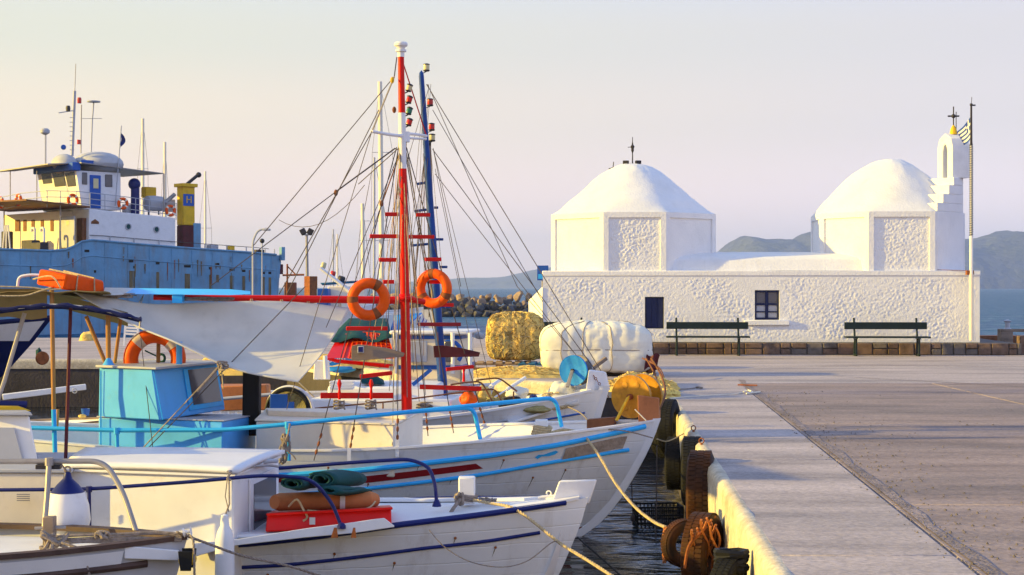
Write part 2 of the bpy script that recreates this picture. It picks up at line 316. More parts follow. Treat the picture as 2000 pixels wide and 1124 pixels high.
M['orangebrown'] = pm('orange_brown_cloth', (.48, .17, .06), .75, var=.25, scale=6, bump=.5, bscale=30)
M['ltgrey'] = pm('light_grey_paint', (.45, .45, .48), .55, var=.1, bump=.15)
M['black'] = pm('black_rubber', (.012, .012, .014), .6, var=.2, bump=.2)
def lens(name, col):
    return pm(name, col, .2, var=.05, bump=0, coat=.6)
M['lens_red'] = lens('red_lamp_glass', (.55, .008, .01)); M['lens_green'] = lens('green_lamp_glass', (.01, .18, .12)); M['lens_clear'] = lens('clear_lamp_glass', (.62, .55, .30))

def watermat(name, col, sc1, sc2, h1, h2, rough=.04, stretch=(1, 1, 1), foam=0):
    m = bpy.data.materials.new(name); m.use_nodes = True; t = m.node_tree; l = t.links; b = t.nodes['Principled BSDF']
    b.inputs['Base Color'].default_value = (*col, 1); b.inputs['Roughness'].default_value = rough; b.inputs['IOR'].default_value = 1.33; b.inputs['Specular IOR Level'].default_value = .5 if name[0] == 'h' else .10
    ge = nn(t, 'ShaderNodeNewGeometry'); mp = nn(t, 'ShaderNodeMapping'); mp.inputs['Scale'].default_value = stretch; l.new(ge.outputs['Position'], mp.inputs[0])
    a = nn(t, 'ShaderNodeTexNoise'); a.inputs['Scale'].default_value = sc1; a.inputs['Detail'].default_value = 3; a.inputs['Distortion'].default_value = .6; l.new(mp.outputs[0], a.inputs['Vector'])
    c = nn(t, 'ShaderNodeTexNoise'); c.inputs['Scale'].default_value = sc2; c.inputs['Detail'].default_value = 5; l.new(mp.outputs[0], c.inputs['Vector'])
    b1 = nn(t, 'ShaderNodeBump'); b1.inputs['Strength'].default_value = 1; b1.inputs['Distance'].default_value = h1; l.new(a.outputs[0], b1.inputs['Height'])
    b2 = nn(t, 'ShaderNodeBump'); b2.inputs['Strength'].default_value = 1; b2.inputs['Distance'].default_value = h2; l.new(c.outputs[0], b2.inputs['Height']); l.new(b1.outputs[0], b2.inputs['Normal']); l.new(b2.outputs[0], b.inputs['Normal'])
    if foam:
        rr = ramp(t, c.outputs[0], [(.60, (*col, 1)), (.72, (.35, .5, .55, 1))]); l.new(rr.outputs[0], b.inputs['Base Color'])
    return m
M['harbour'] = watermat('harbour_water', (.010, .014, .018), 1.3, 5.5, .17, .035, .02, (.5, 1.3, 1))
M['sea'] = watermat('sea_water', (.004, .075, .165), .35, 1.3, 1.5, .4, .35, (.7, 1, 1), 1)
# ------------------------------------------------------------------ the setting
RES = 1.0
def sheet(name, pts, z, m, kind='structure'):
    b = MB(); b.add([(x, y, z) for x, y in pts], [list(range(len(pts)))]); return b.build(name, m, kind=kind, loc=(0, 0, z), smooth=0)
sheet('harbour_water', [(-400, -60), (60, -60), (60, 60), (-400, 60)], 0, M['harbour'])
sheet('sea', [(-9000, 60), (9000, 60), (9000, 14000), (-9000, 14000)], 0, M['sea'])
sheet('seabed', [(-9000, -60), (9000, -60), (9000, 14000), (-9000, 14000)], -4, M['rockdark'])

def ridge(name, x0, x1, Y, prof, depth, seedv, nx=90, ny=14, rough=.12):
    b = MB(); rows = []
    for j in range(ny + 1):
        v = j / ny; row = []
        for i in range(nx + 1):
            u = i / nx; x = lerp(x0, x1, u); h = interp(prof, x) / 1.0
            e = math.sin(math.pi * min(1, v * 1.0)) ** .8 if v < .5 else math.sin(math.pi * v) ** .8
            nz = noise.fractal(Vector((x * .006 + seedv, v * 3.3, seedv)), 1.0, 2.1, 5)
            nz2 = noise.fractal(Vector((x * .03 + seedv, v * 9, 3)), 1.0, 2.1, 3)
            z = h * e * (1 + rough * nz * (1.2 - v * .4) + .03 * nz2) - 2
            row.append((x, Y + depth * (v - .5) + 40 * nz, z))
        rows.append(row)
    b.grid(rows); return b.build(name, M['hill'], kind='structure', smooth=60, loc=(x0, Y, 0))
# island to the right (3 km off)
S3 = 1.0
ridge('hills', 340, 1300, 3100, [(340, 0), (395, 62), (425, 78), (450, 100), (470, 112), (520, 104), (545, 106), (575, 100), (590, 112), (640, 120), (780, 116), (905, 100), (940, 106), (1000, 116), (1100, 110), (1300, 70)], 700, 2.3)
# far faint island in the middle
ridge('far_hills', -500, 530, 5000, [(-500, 0), (-350, 21), (-175, 33), (-42, 39), (42, 56), (98, 64), (175, 76), (290, 104), (420, 62), (530, 0)], 600, 8.1, nx=70)

# quay
def edge_x(Y): return 1.388 + (Y - 8.0) * .0600
def joint_x(Y): return 2.455 + (Y - 8.0) * .0700
EDGE = [(edge_x(-12), -12), (edge_x(8), 8), (edge_x(23), 23), (-1.3, 26.1), (-4.7, 32.1), (-60, 32.6)]
FAR = [(-60, 46), (3, 46), (3, 41.2), (26, 40.6), (26, -12)]
qb = MB()
n_ = len(EDGE)
qb.prism(EDGE + FAR, -3, .955)
quay = thing('quay', None, None, (0, 0, 0), kind='structure')
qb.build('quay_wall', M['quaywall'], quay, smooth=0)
# concrete edge slabs and rough inland slabs with open joints
def slab(parent, name, pts, z0, z1, m, bev=.012):
    b = MB(); b.prism(pts, z0, z1); return b.build(name, m, parent, bevel=bev, smooth=30)
ys = [-12, -3, 3.2, 8.6, 13.4, 18.6, 22.95]
for a, c in zip(ys, ys[1:]):
    g = .008
    slab(quay, 'slab', [(edge_x(a) + .06, a + g), (joint_x(a) - .02, a + g), (joint_x(c) - .02, c - g), (edge_x(c) + .06, c - g)], .95, 1.0, M['concrete'])
inl = [-12, -2, 7.2, 10.65, 17, 24.2]
for a, c in zip(inl, inl[1:]):
    for xa, xc in ((None, 6.6), (6.6, 12.5), (12.5, 26)):
        g = .008
        l0 = joint_x(a) - .006 if xa is None else xa + g; l1 = joint_x(c) - .006 if xa is None else xa + g
        slab(quay, 'slab', [(l0, a + g), (xc - g, a + g), (xc - g, c - g), (l1, c - g)], .95, .994, M['asphalt'])
# back apron (in front of the church) and the left arm of the quay
slab(quay, 'slab', [(edge_x(22.95) + .1, 22.97), (joint_x(22.95), 22.97), (joint_x(24.2), 24.21), (26, 24.215), (26, 29.2), (-2.9, 29.2), (-1.22, 26.22)], .95, .997, M['concrete'])
slab(quay, 'slab', [(-2.92, 29.22), (26, 29.22), (26, 40.5), (3.05, 41.1), (3.05, 45.9), (-8, 45.9), (-8, 32.3), (-4.63, 32.2)], .95, 1.0, M['concrete'])
slab(quay, 'slab', [(-8.02, 32.32), (-8.02, 45.9), (-60, 45.9), (-60, 32.72)], .95, 1.0, M['concrete'])
# worn rounded kerb along the edge
b = MB(); rows = []
kpts = []
yy = -12.0
while yy < 23.01:
    kpts.append((edge_x(yy), yy, Vector((-1, .06, 0)))); yy += .12
for i in range(27):
    t = i / 26; kpts.append((lerp(edge_x(23), -1.3, t), lerp(23, 26.1, t), Vector((-.65, -.76, 0))))
for i in range(30):
    t = (i + 1) / 30; kpts.append((lerp(-1.3, -4.7, t), lerp(26.1, 32.1, t), Vector((-.87, -.49, 0))))
for i in range(80):
    t = (i + 1) / 80; kpts.append((lerp(-4.7, -60, t), lerp(32.1, 32.6, t), Vector((0, -1, 0))))
for x, y, nrm in kpts:
    q = noise.fractal(Vector((x * 1.1, y * 1.1, 0)), 1, 2, 4); q2 = noise.noise(Vector((x * .5 + 9, y * .45, 3)))
    q6 = noise.noise(Vector((x * 5, y * 5, 4))); o = .01 + .035 * q2 + .035 * q + .008 * q6; h = .012 * q
    prof = [(-.10, .992), (-.05, 1.006 + h), (-.01 + o * .3, 1.0 + h), (.018 + o * .6, .975 + h), (.026 + o * .8, .93), (.024 + o, .72 + .03 * q), (.016 + o * .8, .5 + .1 * q2), (.0, .34 + .1 * q)]
    if nrm.y < -.3: prof = [(d, max(z, .80 + .02 * q)) for d, z in prof]
    rows.append([Vector((x, y, z)) + nrm * d for d, z in prof])
b.grid(rows); b.build('kerb', M['kerb'], quay, smooth=60)
# irregular darker repair strip along the joint
b = MB(); rows = []
for i in range(120):
    Y = 6.0 + i * .16; x = joint_x(Y); q = noise.fractal(Vector((Y * .9, 2, 0)), 1, 2, 4)
    wd = .085 + .05 * q
    rows.append([(x + .03 + .01 * q, Y, 1.0), (x + .03 + wd, Y, .9985)])
b.grid(rows); b.build('repair_strip', M['patch'], quay, smooth=0)
b = MB()
for pts, r in (([(1655, 692), (1720, 708), (1850, 738), (2000, 766)], .03),):
    pass
# a long crack wandering over the rough slabs
path = []
for i in range(60):
    t = i / 59; Y = lerp(26.0, 20.5, t); X = lerp(5.4, 10.2, t) + .12 * noise.noise(Vector((t * 9, 0, 0)))
    path.append((X, Y))
b = MB(); b.grid([[(x, y, 1.0005), (x + .05 + .03 * noise.noise(Vector((x * 6, y, 1))), y, 1.0005)] for x, y in path]); b.build('crack', M['patch'], quay, smooth=0)

# loose grit and pebbles blown along the joint and over the rough slabs
b = MB(); rg_ = random.Random(4)
for k in range(900):
    Y = 7.5 + 15 * rg_.random() ** 1.3; X = joint_x(Y) + abs(rg_.gauss(0, 1)) * (.35 if k % 3 else 2.2) - .1; r_ = rg_.uniform(.004, .013)
    o_ = [rg_.uniform(.6, 1.3) for _ in range(5)]
    b.add([(X - r_ * o_[0], Y, .998), (X, Y - r_ * o_[1], .998), (X + r_ * o_[2], Y, .998), (X, Y + r_ * o_[3], .998), (X, Y, .998 + r_ * o_[4])], [[0, 1, 4], [1, 2, 4], [2, 3, 4], [3, 0, 4]])
b.build('grit', M['stone_b'], quay, kind='stuff', smooth=0)

# breakwater of piled rocks
bw = thing('breakwater', None, None, (0, 130, 0), kind='structure')
b = MB(); b.loops([(-40, 131, -3), (-40, 138, -3), (-40, 136, .9), (-40, 132.5, .9)], [(16, 131, -3), (16, 138, -3), (16, 136, .9), (16, 132.5, .9)]); b.build('core', M['rockdark'], bw)
protos = []
for k in range(8):
    bm = bmesh.new(); rr0 = random.Random(k)
    for _ in range(15):
        v = Vector([rr0.gauss(0, 1) for _ in range(3)]).normalized() * rr0.uniform(.42, .56); bm.verts.new(v)
    hull_ = bmesh.ops.convex_hull(bm, input=bm.verts); bmesh.ops.delete(bm, geom=[v for v in bm.verts if not v.link_faces], context='VERTS')
    bmesh.ops.bevel(bm, geom=list(bm.edges), offset=.03, segments=1, affect='EDGES')
    for mn in ('rock', 'rockdark'):
        me = bpy.data.meshes.new('rock'); bm.to_mesh(me); me.materials.append(M[mn]); me.shade_smooth(); me.set_sharp_from_angle(angle=R(20)); protos.append((mn, me))
    bm.free()
cnt = 0
for row in range(5):
    zc = [.0, .4, .8, 1.2, 1.55][row]; yc = [130.2, 131.2, 132.2, 133.2, 134.3][row]
    x = -18.5 + row * .3
    while x < 4.5 and cnt < 297:
        sz = random.uniform(.6, 1.15); x += sz * .42
        mn = 'rockdark' if zc < 1.0 or (zc < 1.3 and random.random() < .5) else 'rock'  # lower rows take the darker rock tone
        me = random.choice([m_ for n_, m_ in protos if n_ == mn])
        o = bpy.data.objects.new('rock', me); COL.objects.link(o); o.parent = bw
        o.location = (x, yc - 130 + random.uniform(-.3, .3), zc + random.uniform(-.15, .22)); o.rotation_euler = [random.uniform(0, 6.28) for _ in range(3)]
        o.scale = (sz * random.uniform(.9, 1.3), sz, sz * random.uniform(.7, 1)); x += sz * .42; cnt += 1

# the air
hz = MB(); hz.bx((-3500, -80, -5.5), (3500, 5700, 190))
hm = bpy.data.materials.new('haze_air'); hm.use_nodes = True; t = hm.node_tree; t.nodes.clear()
pv = nn(t, 'ShaderNodeVolumePrincipled'); pv.inputs['Color'].default_value = (.67, .79, 1.0, 1); pv.inputs['Density'].default_value = 2.0e-4; pv.inputs['Anisotropy'].default_value = .5
oo = nn(t, 'ShaderNodeOutputMaterial'); t.links.new(pv.outputs[0], oo.inputs['Volume'])
HAZE = hz.build('haze', hm, kind='stuff', loc=(0, 0, -5.5), smooth=0)
# ------------------------------------------------------------------ stone platform
U0 = Vector((.70, 34.88, 1.27)); YAW = -3.0
plat = thing('stone_platform', None, None, (U0.x, U0.y, 1.0), R(YAW), kind='structure')
b = MB(); b.bx((-.8, -.30, 0), (10.55, 4.8, .262)); b.build('core', M['stone_b'], plat, local=True, bevel=.01)
x = -.8
while x < 10.6:
    wd = random.uniform(.18, .42)
    if x + wd > 10.6: wd = 10.62 - x
    two = random.random() < .45
    zs = [(.0, .135), (.14, .262)] if two else [(.0, .262)]
    for z0, z1 in zs:
        b = MB(); j = [random.uniform(-.012, .012) for _ in range(4)]
        b.add([(x + .008, -.29, z0 + .004), (x + wd - .008, -.29, z0 + .004), (x + wd - .008, -.29, z1), (x + .008, -.29, z1),
               (x + .015, -.345 + j[0], z0 + .01), (x + wd - .015, -.345 + j[1], z0 + .01), (x + wd - .015, -.345 + j[2], z1 - .01), (x + .015, -.345 + j[3], z1 - .01)],
              [[0, 1, 2, 3], [4, 5, 6, 7], [0, 1, 5, 4], [1, 2, 6, 5], [2, 3, 7, 6], [3, 0, 4, 7]])
        b.build('stone', random.choice([M['stone'], M['stone_b'], M['stone']]), plat, local=True, bevel=.012)
    x += wd

# ------------------------------------------------------------------ church
ch = thing('church', 'whitewashed stone chapel with two domed octagonal drums and a small bell tower', 'church', U0, R(YAW))
CW, CHH, CD = 9.78, 1.61, 4.2
openings = [(2.31, 2.74, .30, 1.02), (4.78, 5.33, .50, 1.17)]
def stucco_grid(b, o, du, dv, w, h, nrm, step=.03, amp=.02, border=.06, skip=(), seedv=0.0, fade=None):
    """displaced rough wall from corner o along du and dv"""
    o, du, dv, nrm = Vector(o), Vector(du), Vector(dv), Vector(nrm)
    nu, nv = max(2, int(w / step)), max(2, int(h / step)); us = [w * i / nu for i in range(nu + 1)]; vs = [h * j / nv for j in range(nv + 1)]
    for a0, a1, b0, b1 in skip:
        for q in (a0, a1):
            k = min(range(len(us)), key=lambda i: abs(us[i] - q)); us[k] = q
        for q in (b0, b1):
            k = min(range(len(vs)), key=lambda i: abs(vs[i] - q)); vs[k] = q
    base = len(b.v)
    for vv in vs:
        for uu in us:
            e = min(uu, w - uu, vv, h - vv); m = min(1, max(0, (e) / border)) if border else 1
            for a0, a1, b0, b1 in skip:
                dx = max(a0 - uu, uu - a1, 0); dy = max(b0 - vv, vv - b1, 0); m = min(m, min(1, math.hypot(dx, dy) / .12) * .95 + .05)
            p = Vector((uu * 1.0, vv * 1.0, seedv))
            q = noise.fractal(p * 21.0, .8, 2.1, 4) * .75 + noise.noise(p * 7) * .3 + noise.noise(p * 2) * .25
            q = q - .25 * abs(noise.noise(p * 34)) 
            m *= max(.25, min(1.25, .75 + 1.1 * noise.noise(p * 1.1 + Vector((4, 2, 9)))))
            b.v.append(o + du * uu + dv * vv + nrm * (amp * q * m))
    n = len(us)
    for j in range(len(vs) - 1):
        for i in range(n - 1):
            cu, cv = (us[i] + us[i + 1]) / 2, (vs[j] + vs[j + 1]) / 2
            if any(a0 < cu < a1 and b0 < cv < b1 for a0, a1, b0, b1 in skip): continue
            b.f.append([base + j * n + i, base + j * n + i + 1, base + (j + 1) * n + i + 1, base + (j + 1) * n + i]); b.m.append(0)
b = MB()
stucco_grid(b, (0, 0, 0), (1, 0, 0), (0, 0, 1), CW, CHH - .12, (0, -1, 0), step=.02, amp=.015, border=.10, skip=openings)
for a0, a1, b0, b1 in openings:
    b.add([(a0, 0, b0), (a0, .22, b0), (a0, .22, b1), (a0, 0, b1)], [[0, 1, 2, 3]]); b.add([(a1, 0, b0), (a1, .22, b0), (a1, .22, b1), (a1, 0, b1)], [[0, 1, 2, 3]])
    b.add([(a0, 0, b0), (a1, 0, b0), (a1, .22, b0), (a0, .22, b0)], [[0, 1, 2, 3]]); b.add([(a0, 0, b1), (a1, 0, b1), (a1, .22, b1), (a0, .22, b1)], [[0, 1, 2, 3]])
b.build('front_wall', M['stucco'], ch, local=True, smooth=60)
b = MB()
T1 = CHH - .12
b.add([(0, .001, 0), (CW, .001, 0), (CW, CD, 0), (0, CD, 0), (0, .001, T1), (CW, .001, T1), (CW, CD, T1), (0, CD, T1)], [[1, 2, 6, 5], [2, 3, 7, 6], [3, 0, 4, 7]])
b.bx((.05, .23, .05), (CW - .05, .26, T1))
b.build('side_walls', M['plaster'], ch, local=True)
b = MB(); b.bx((-.015, -.02, T1 + .001), (CW + .015, CD + .015, CHH)); b.build('cornice', M['plaster'], ch, local=True, bevel=.015)
b = MB(); b.loops([(-.36, .75, 0), (-.30, .72, 0), (-.005, -.03, 0), (-.005, .9, 0), (-.3, .95, 0)][:5], [(-.36, .75, .93), (-.30, .72, .98), (-.005, -.03, 1.25), (-.005, .9, 1.25), (-.3, .95, .95)]); b.build('buttress', M['plaster'], ch, local=True, bevel=.02)
b = MB(); b.loops([(-.62, 1.3, 0), (-.30, .70, 0), (-.30, 1.5, 0)], [(-.62, 1.3, .60), (-.30, .70, .95), (-.30, 1.5, .95)])
# plain door-like shutter
a0, a1, b0, b1 = openings[0]
sh = MB(); sh.bx((a0 + .01, .06, b0 + .01), (a1 - .01, .10, b1 - .01)); s_ = sh.build('shutter', M['navy_wood'], ch, local=True, bevel=.006)
for k in range(3):
    q = MB(); q.bx((a0 + .03 + k * .127, .05, b0 + .03), (a0 + .03 + k * .127 + .118, .0595, b1 - .03)); q.build('board', M['navy_wood'], s_, local=True, bevel=.004)
a0, a1, b0, b1 = openings[1]
wi = MB(); cx = (a0 + a1) / 2
for u0, u1 in ((a0, a0 + .045), (a1 - .045, a1), (cx - .035, cx + .035)): wi.bx((u0, .05, b0), (u1, .10, b1))
for z0, z1 in ((b0, b0 + .05), (b1 - .05, b1), (b0 + .33, b0 + .38), (b0 + .17, b0 + .195)): wi.bx((a0, .052, z0), (a1, .098, z1))
w1 = wi.build('window', M['navy_wood'], ch, local=True, bevel=.004)
for u0, u1 in ((a0 + .045, cx - .035), (cx + .035, a1 - .045)):
    for z0, z1 in ((b0 + .05, b0 + .17), (b0 + .195, b0 + .33), (b0 + .38, b1 - .05)):
        q = MB(); q.bx((u0 + .002, .078, z0 + .002), (u1 - .002, .084, z1 - .002)); q.build('pane', M['ltgrey'] if z0 < b0 + .3 else M['glass'], w1, local=True, smooth=0)
b = MB(); b.bx((a0 - .24, -.07, b0 - .12), (a1 + .22, .04, b0 - .005)); b.build('sill', M['plaster'], ch, local=True, bevel=.015)

def octagon(hx, ax, hy, ay):
    return [(-hx, -ay), (hx, -ay), (ax, -hy), (ax, hy), (hx, ay), (-hx, ay), (-ax, hy), (-ax, -hy)]
def drum(cu, cv, seedv, rise=1.25, hx=.71, dsh=0, dprof=None, ax=1.92):
    OC = octagon(hx, ax, .75, 1.85); z0, z1 = CHH - .01, CHH + 1.33; zt = z1
    b = MB()
    pn = []
    for i in range(8):
        p, q = Vector((*OC[i], 0)), Vector((*OC[(i + 1) % 8], 0)); p += Vector((cu, cv, 0)); q += Vector((cu, cv, 0))
        d = (q - p); w = d.length; d.normalize(); nr = Vector((d.y, -d.x, 0))
        fr, bo = .12, .12
        def pt(u, z, o=0): return p + d * u + nr * o + Vector((0, 0, z))
        out = [pt(0, z0), pt(w, z0), pt(w, z1), pt(0, z1)]; inn = [pt(fr, z0), pt(w - fr, z0), pt(w - fr, z1 - bo), pt(fr, z1 - bo)]
        dep = [pt(fr, z0, -.04), pt(w - fr, z0, -.04), pt(w - fr, z1 - bo, -.04), pt(fr, z1 - bo, -.04)]
        b.add(out + inn + dep, [[0, 1, 5, 4], [1, 2, 6, 5], [2, 3, 7, 6], [3, 0, 4, 7], [5, 6, 10, 9], [6, 7, 11, 10], [7, 4, 8, 11]])
        pn.append((dep[0], d, w - 2 * fr, z1 - bo - z0, nr, i))
    b.build('drum', M['plaster'], ch, local=True, smooth=30)
    for o, d, w, h, nr, i in pn:
        q = MB()
        if i == 0: stucco_grid(q, o, d, (0, 0, 1), w, h, nr, step=.018, amp=.016, border=.05, seedv=seedv)
        else: stucco_grid(q, o, d, (0, 0, 1), w, h, nr, step=.12, amp=.006, border=.05, seedv=seedv + i)
        q.build('panel', M['stucco'] if i == 0 else M['plaster'], ch, local=True, smooth=60)
    # dome: octagon at the foot turning round upwards
    prof = dprof
    prof = [(p.x, p.y) for p in catmull([(a, c, 0) for a, c in prof], 4)]
    nseg = 96; rows = []
    for r_, h in prof:
        row = []
        for k in range(nseg):
            a = 2 * math.pi * k / nseg; dx, dy = math.cos(a), math.sin(a)
            # distance to the octagon in this direction
            best = 9
            for i in range(8):
                p, q = Vector(OC[i]), Vector(OC[(i + 1) % 8]); e = q - p; den = dx * e.y - dy * e.x
                if abs(den) < 1e-9: continue
                t_ = (p.x * e.y - p.y * e.x) / den; s2 = (p.x * dy - p.y * dx) / den
                if t_ > 0 and -1e-6 <= s2 <= 1 + 1e-6: best = min(best, t_)
            rnd = 1.83 if ax > 1.9 else 1.70; blend = min(1, h / .35); rad = lerp(best, rnd, blend ** .7) * r_
            nz = (.03 * noise.noise(Vector((dx * r_ * 3 + seedv, dy * r_ * 3, h * 3))) + .012 * noise.fractal(Vector((dx * r_ * 11 + seedv, dy * r_ * 11, h * 9)), 1, 2, 3)) * min(1, h * 6) * (1 if r_ > .02 else 0)
            row.append((cu + dsh * blend + dx * rad, cv + dy * rad, zt + rise * h + nz))
        rows.append(row)
    b = MB(); b.grid(rows, closed=True); b.build('dome', M['plaster'], ch, local=True, smooth=60)
drum(2.08, 1.87, 1.0, rise=1.24, dprof=[(1, 0), (.93, .09), (.84, .245), (.74, .37), (.61, .545), (.50, .69), (.40, .80), (.30, .89), (.20, .955), (.10, .99), (0, 1)])
drum(8.06, 1.87, 5.0, rise=1.33, hx=.74, dsh=.06, ax=1.66, dprof=[(1, 0), (.945, .11), (.85, .28), (.70, .49), (.55, .67), (.41, .81), (.28, .91), (.14, .98), (0, 1)])
# barrel roof between the drums
b = MB(); rows = []
for i in range(15):
    a = math.pi * i / 14; v = 1.95 - math.cos(a) * 1.75; z = CHH + .0 + .46 * math.sin(a) ** .45
    rows.append([(u, v, z + .01 * noise.noise(Vector((u, v * 2, 0)))) for u in [2.2 + k * .25 for k in range(24)]])
b.grid(rows); b.build('roof', M['plaster'], ch, local=True, smooth=60)
# stair wall and steps
zt = CHH
zl_ = [CHH - .005, CHH + 1.34, CHH + 1.53, CHH + 1.74, CHH + 1.95, CHH + 2.13]
for k, (ua, ub) in enumerate(((8.84, 8.85), (8.62, 8.86), (8.66, 9.03), (8.72, 9.20), (8.72, 9.34))):
    vk = .06 + (ub - 8.85) * 1.02; b = MB()
    e_ = (ua, vk + (ub - ua) * 1.3)
    b.prism([(ub, vk), (9.62, .86), (9.62, 1.9), (ua, 1.9), e_], zl_[k] + .001, zl_[k + 1])
    b.build('stair_wall' if k == 0 else 'step', M['plaster'], ch, local=True, bevel=.012)
# bell tower: thick arched wall, its narrow opening seen from the side
tw = MB(); zb = CHH + 2.13
bt0 = Vector((9.10, .78, 0)); dn = Vector((.72, .10, 0)).normalized()       # along the rough face
dd = Vector((.55, -.83, 0)).normalized()
def towerpt(a, c, z): return Vector((9.12, 1.25, 0)) + Vector((.21, -.55, 0)) * a + Vector((.42, .08, 0)) * c + Vector((0, 0, zb + z))
outer = [(0, 0), (0, .72), (.12, .92), (.5, 1.04), (.88, .92), (1, .72), (1, 0)]
inner = [(.34, 0), (.34, .62), (.40, .74), (.5, .80), (.60, .74), (.66, .62), (.66, 0)]
for c0, c1 in ((0, 1),):
    vs = [towerpt(a, c0, z) for a, z in outer] + [towerpt(a, c0, z) for a, z in inner] + [towerpt(a, c1, z) for a, z in outer] + [towerpt(a, c1, z) for a, z in inner]
    fs = []
    for i in range(6):
        fs += [[i, i + 1, 8 + i, 7 + i], [14 + i, 15 + i, 22 + i, 21 + i], [i, i + 1, 15 + i, 14 + i], [7 + i, 8 + i, 22 + i, 21 + i]]
    tw.add(vs, fs)
tw.build('bell_tower', M['stucco'], ch, local=True, bevel=.02)
tp = towerpt(.5, .5, 1.04)
b = MB(); b.lathe(tp + Vector((0, 0, -.02)), [(.09, 0), (.07, .12), (.03, .2), (.0, .22)], 10); b.build('finial', M['yellow'], ch, local=True)
b = MB(); b.tube([tp, tp + Vector((0, 0, .62))], .014, 6); b.tube([tp + Vector((-.13, 0, .40)), tp + Vector((.13, 0, .40))], .02, 6); b.tube([tp + Vector((.06, 0, 0)), tp + Vector((.06, 0, .5))], .01, 5); b.sphere(tp + Vector((0, 0, .40)), .05)
b.build('cross', M['steel_dark'], ch, local=True)
# cross and floodlights on the left dome
tp = Vector((2.08, 1.87, CHH + 1.33 + 1.24))
b = MB(); b.tube([tp - Vector((0, 0, .05)), tp + Vector((0, 0, .64))], [.016, .008], 6); b.lathe(tp + Vector((0, 0, .26)), [(.012, 0), (.035, .06), (.03, .1), (.05, .15), (.02, .2), (.012, .26)], 8); b.tube([tp + Vector((-.11, .05, .40)), tp + Vector((-.02, 0, .40))], .008, 5)
b.build('cross', M['steel_dark'], ch, local=True)
for dx in (-.16, .13):
    b = MB(); b.box(tp + Vector((dx, -.1, .03)), (.13, .09, .08), rz=.3 * (1 if dx > 0 else -1)); b.tube([tp + Vector((dx, -.05, -.06)), tp + Vector((dx, -.05, .02))], .012, 6); b.build('floodlight', M['steel_dark'], ch, local=True, bevel=.008)
q = tp + Vector((-.47, 0, -.09)); b = MB(); b.tube([q - Vector((0, 0, .06)), q + Vector((.02, 0, .14))], .012, 6); b.tube([q, q + Vector((-.1, 0, -.03))], .012, 6); b.build('lightning_rod', M['steel_dark'], ch, local=True)

# flagpole and flag
fp = P(1897, 665, 88.0); ft = P(1897, 205, 88.0)
fl = thing('flagpole', 'tall flagpole wound with black and white stripes at the right corner of the chapel', 'flagpole', fp)
b = MB(); b.tube([fp, P(1897, 535, 88)], .05, 10); b.build('downpipe', M['cream'], fl)
b = MB(); b.tube([P(1897, 540, 88), P(1897, 462, 88)], .04, 10); b.build('sleeve', M['white'], fl)
b = MB(); b.box(P(1894, 533, 87.9), (.16, .12, .10)); b.tube([P(1886, 529, 87.5), P(1822, 527, 86.9)], .008, 5); b.build('bracket', M['rust'], fl, bevel=.01)
b = MB(); b.tube([P(1897, 462, 88), P(1897, 285, 88)], .030, 8); b.tube([P(1897, 285, 88), ft], [.028, .022], 8, mi=1); b.build('pole', [M['white'], M['steel_dark']], fl)
hz_ = []; z0, z1 = P(0, 462, 88).z, P(0, 282, 88).z; X, Y = fp.x, fp.y
n = 40 * 8
b = MB(); b.tube([(X + .034 * math.cos(i * 2 * math.pi / 8), Y + .034 * math.sin(i * 2 * math.pi / 8), lerp(z0, z1, i / n)) for i in range(n)], .014, 5); b.build('spiral_stripe', M['black'], fl)
b = MB(); b.tube([ft, P(1898, 190, 88)], .007, 5); b.sphere(ft, .035); b.box(P(1901, 206, 88), (.09, .03, .03)); b.build('finial', M['steel_dark'], fl)
fg = MB(); rows = []
M['flagw'] = pm('flag_white', (.75, .72, .70), .8, bump=.1); M['flagb'] = pm('flag_blue', (.03, .08, .38), .8, bump=.1)
fn, fm = 27, 18
def flagpt(u, v):   # u along the fly 0..1, v down the hoist 0..1
    a = P(1896, 228, 87.7); c = P(1896, 272, 87.7); hoist = a.lerp(c, v)
    drop = P(1869, 258, 87); drop2 = P(1881, 284, 87); tipp = drop.lerp(drop2, v)
    p = hoist.lerp(tipp, u); p.y += .05 * math.sin(u * 9 + v * 2) * u; p.z -= .03 * math.sin(u * math.pi); return p
for i in range(fn):
    for j in range(fm):
        u0, u1, v0, v1 = i / fn, (i + 1) / fn, j / fm, (j + 1) / fm; st = (j // 2) % 2
        if u0 < .37 and j < 10: st = 0; st = 1 if (4 <= j < 6 or .14 < u0 < .21) else 0
        fg.add([flagpt(u0, v0), flagpt(u1, v0), flagpt(u1, v1), flagpt(u0, v1)], [[0, 1, 2, 3]], 0 if st else 1)
fg.build('flag', [M['flagw'], M['flagb']], label='blue and white striped national flag drooping from the striped flagpole', cat='flag', smooth=0)
# ------------------------------------------------------------------ benches
def make_bench():
    t = thing('bench', 'dark green park bench in front of the chapel wall, right of the low dark doorway', 'bench', (0, 0, 1.0), 0, 'dark green benches facing the quay')
    w = 1.80
    for sx in (-.68, .68):
        b = MB(); b.tube([(sx, .0, 1.0), (sx + .004, -.03, 1.38), (sx, .06, 1.80)], [.022, .022, .024], 8); b.sphere((sx, .062, 1.81), .026, 8, 6)
        b.build('post', M['dark_green'], t)
        b = MB(); b.bar((sx, -.24, 1.0), (sx, -.24, 1.40), .04, .04); b.bar((sx, -.30, 1.03), (sx, .08, 1.03), .035, .035); b.bar((sx, -.34, 1.385), (sx, .04, 1.385), .035, .03); b.build('leg', M['dark_green'], t, bevel=.005)
    b = MB(); b.box((0, .0, 1.66), (w, .035, .155)); b.build('backrest', M['dark_green'], t, bevel=.008)
    for k in range(4):
        b = MB(); b.box((0, -.30 + k * .095, 1.415), (w + .02, .08, .035)); b.build('seat_slat', M['dark_green'], t, bevel=.006)
    return t
bench = make_bench()
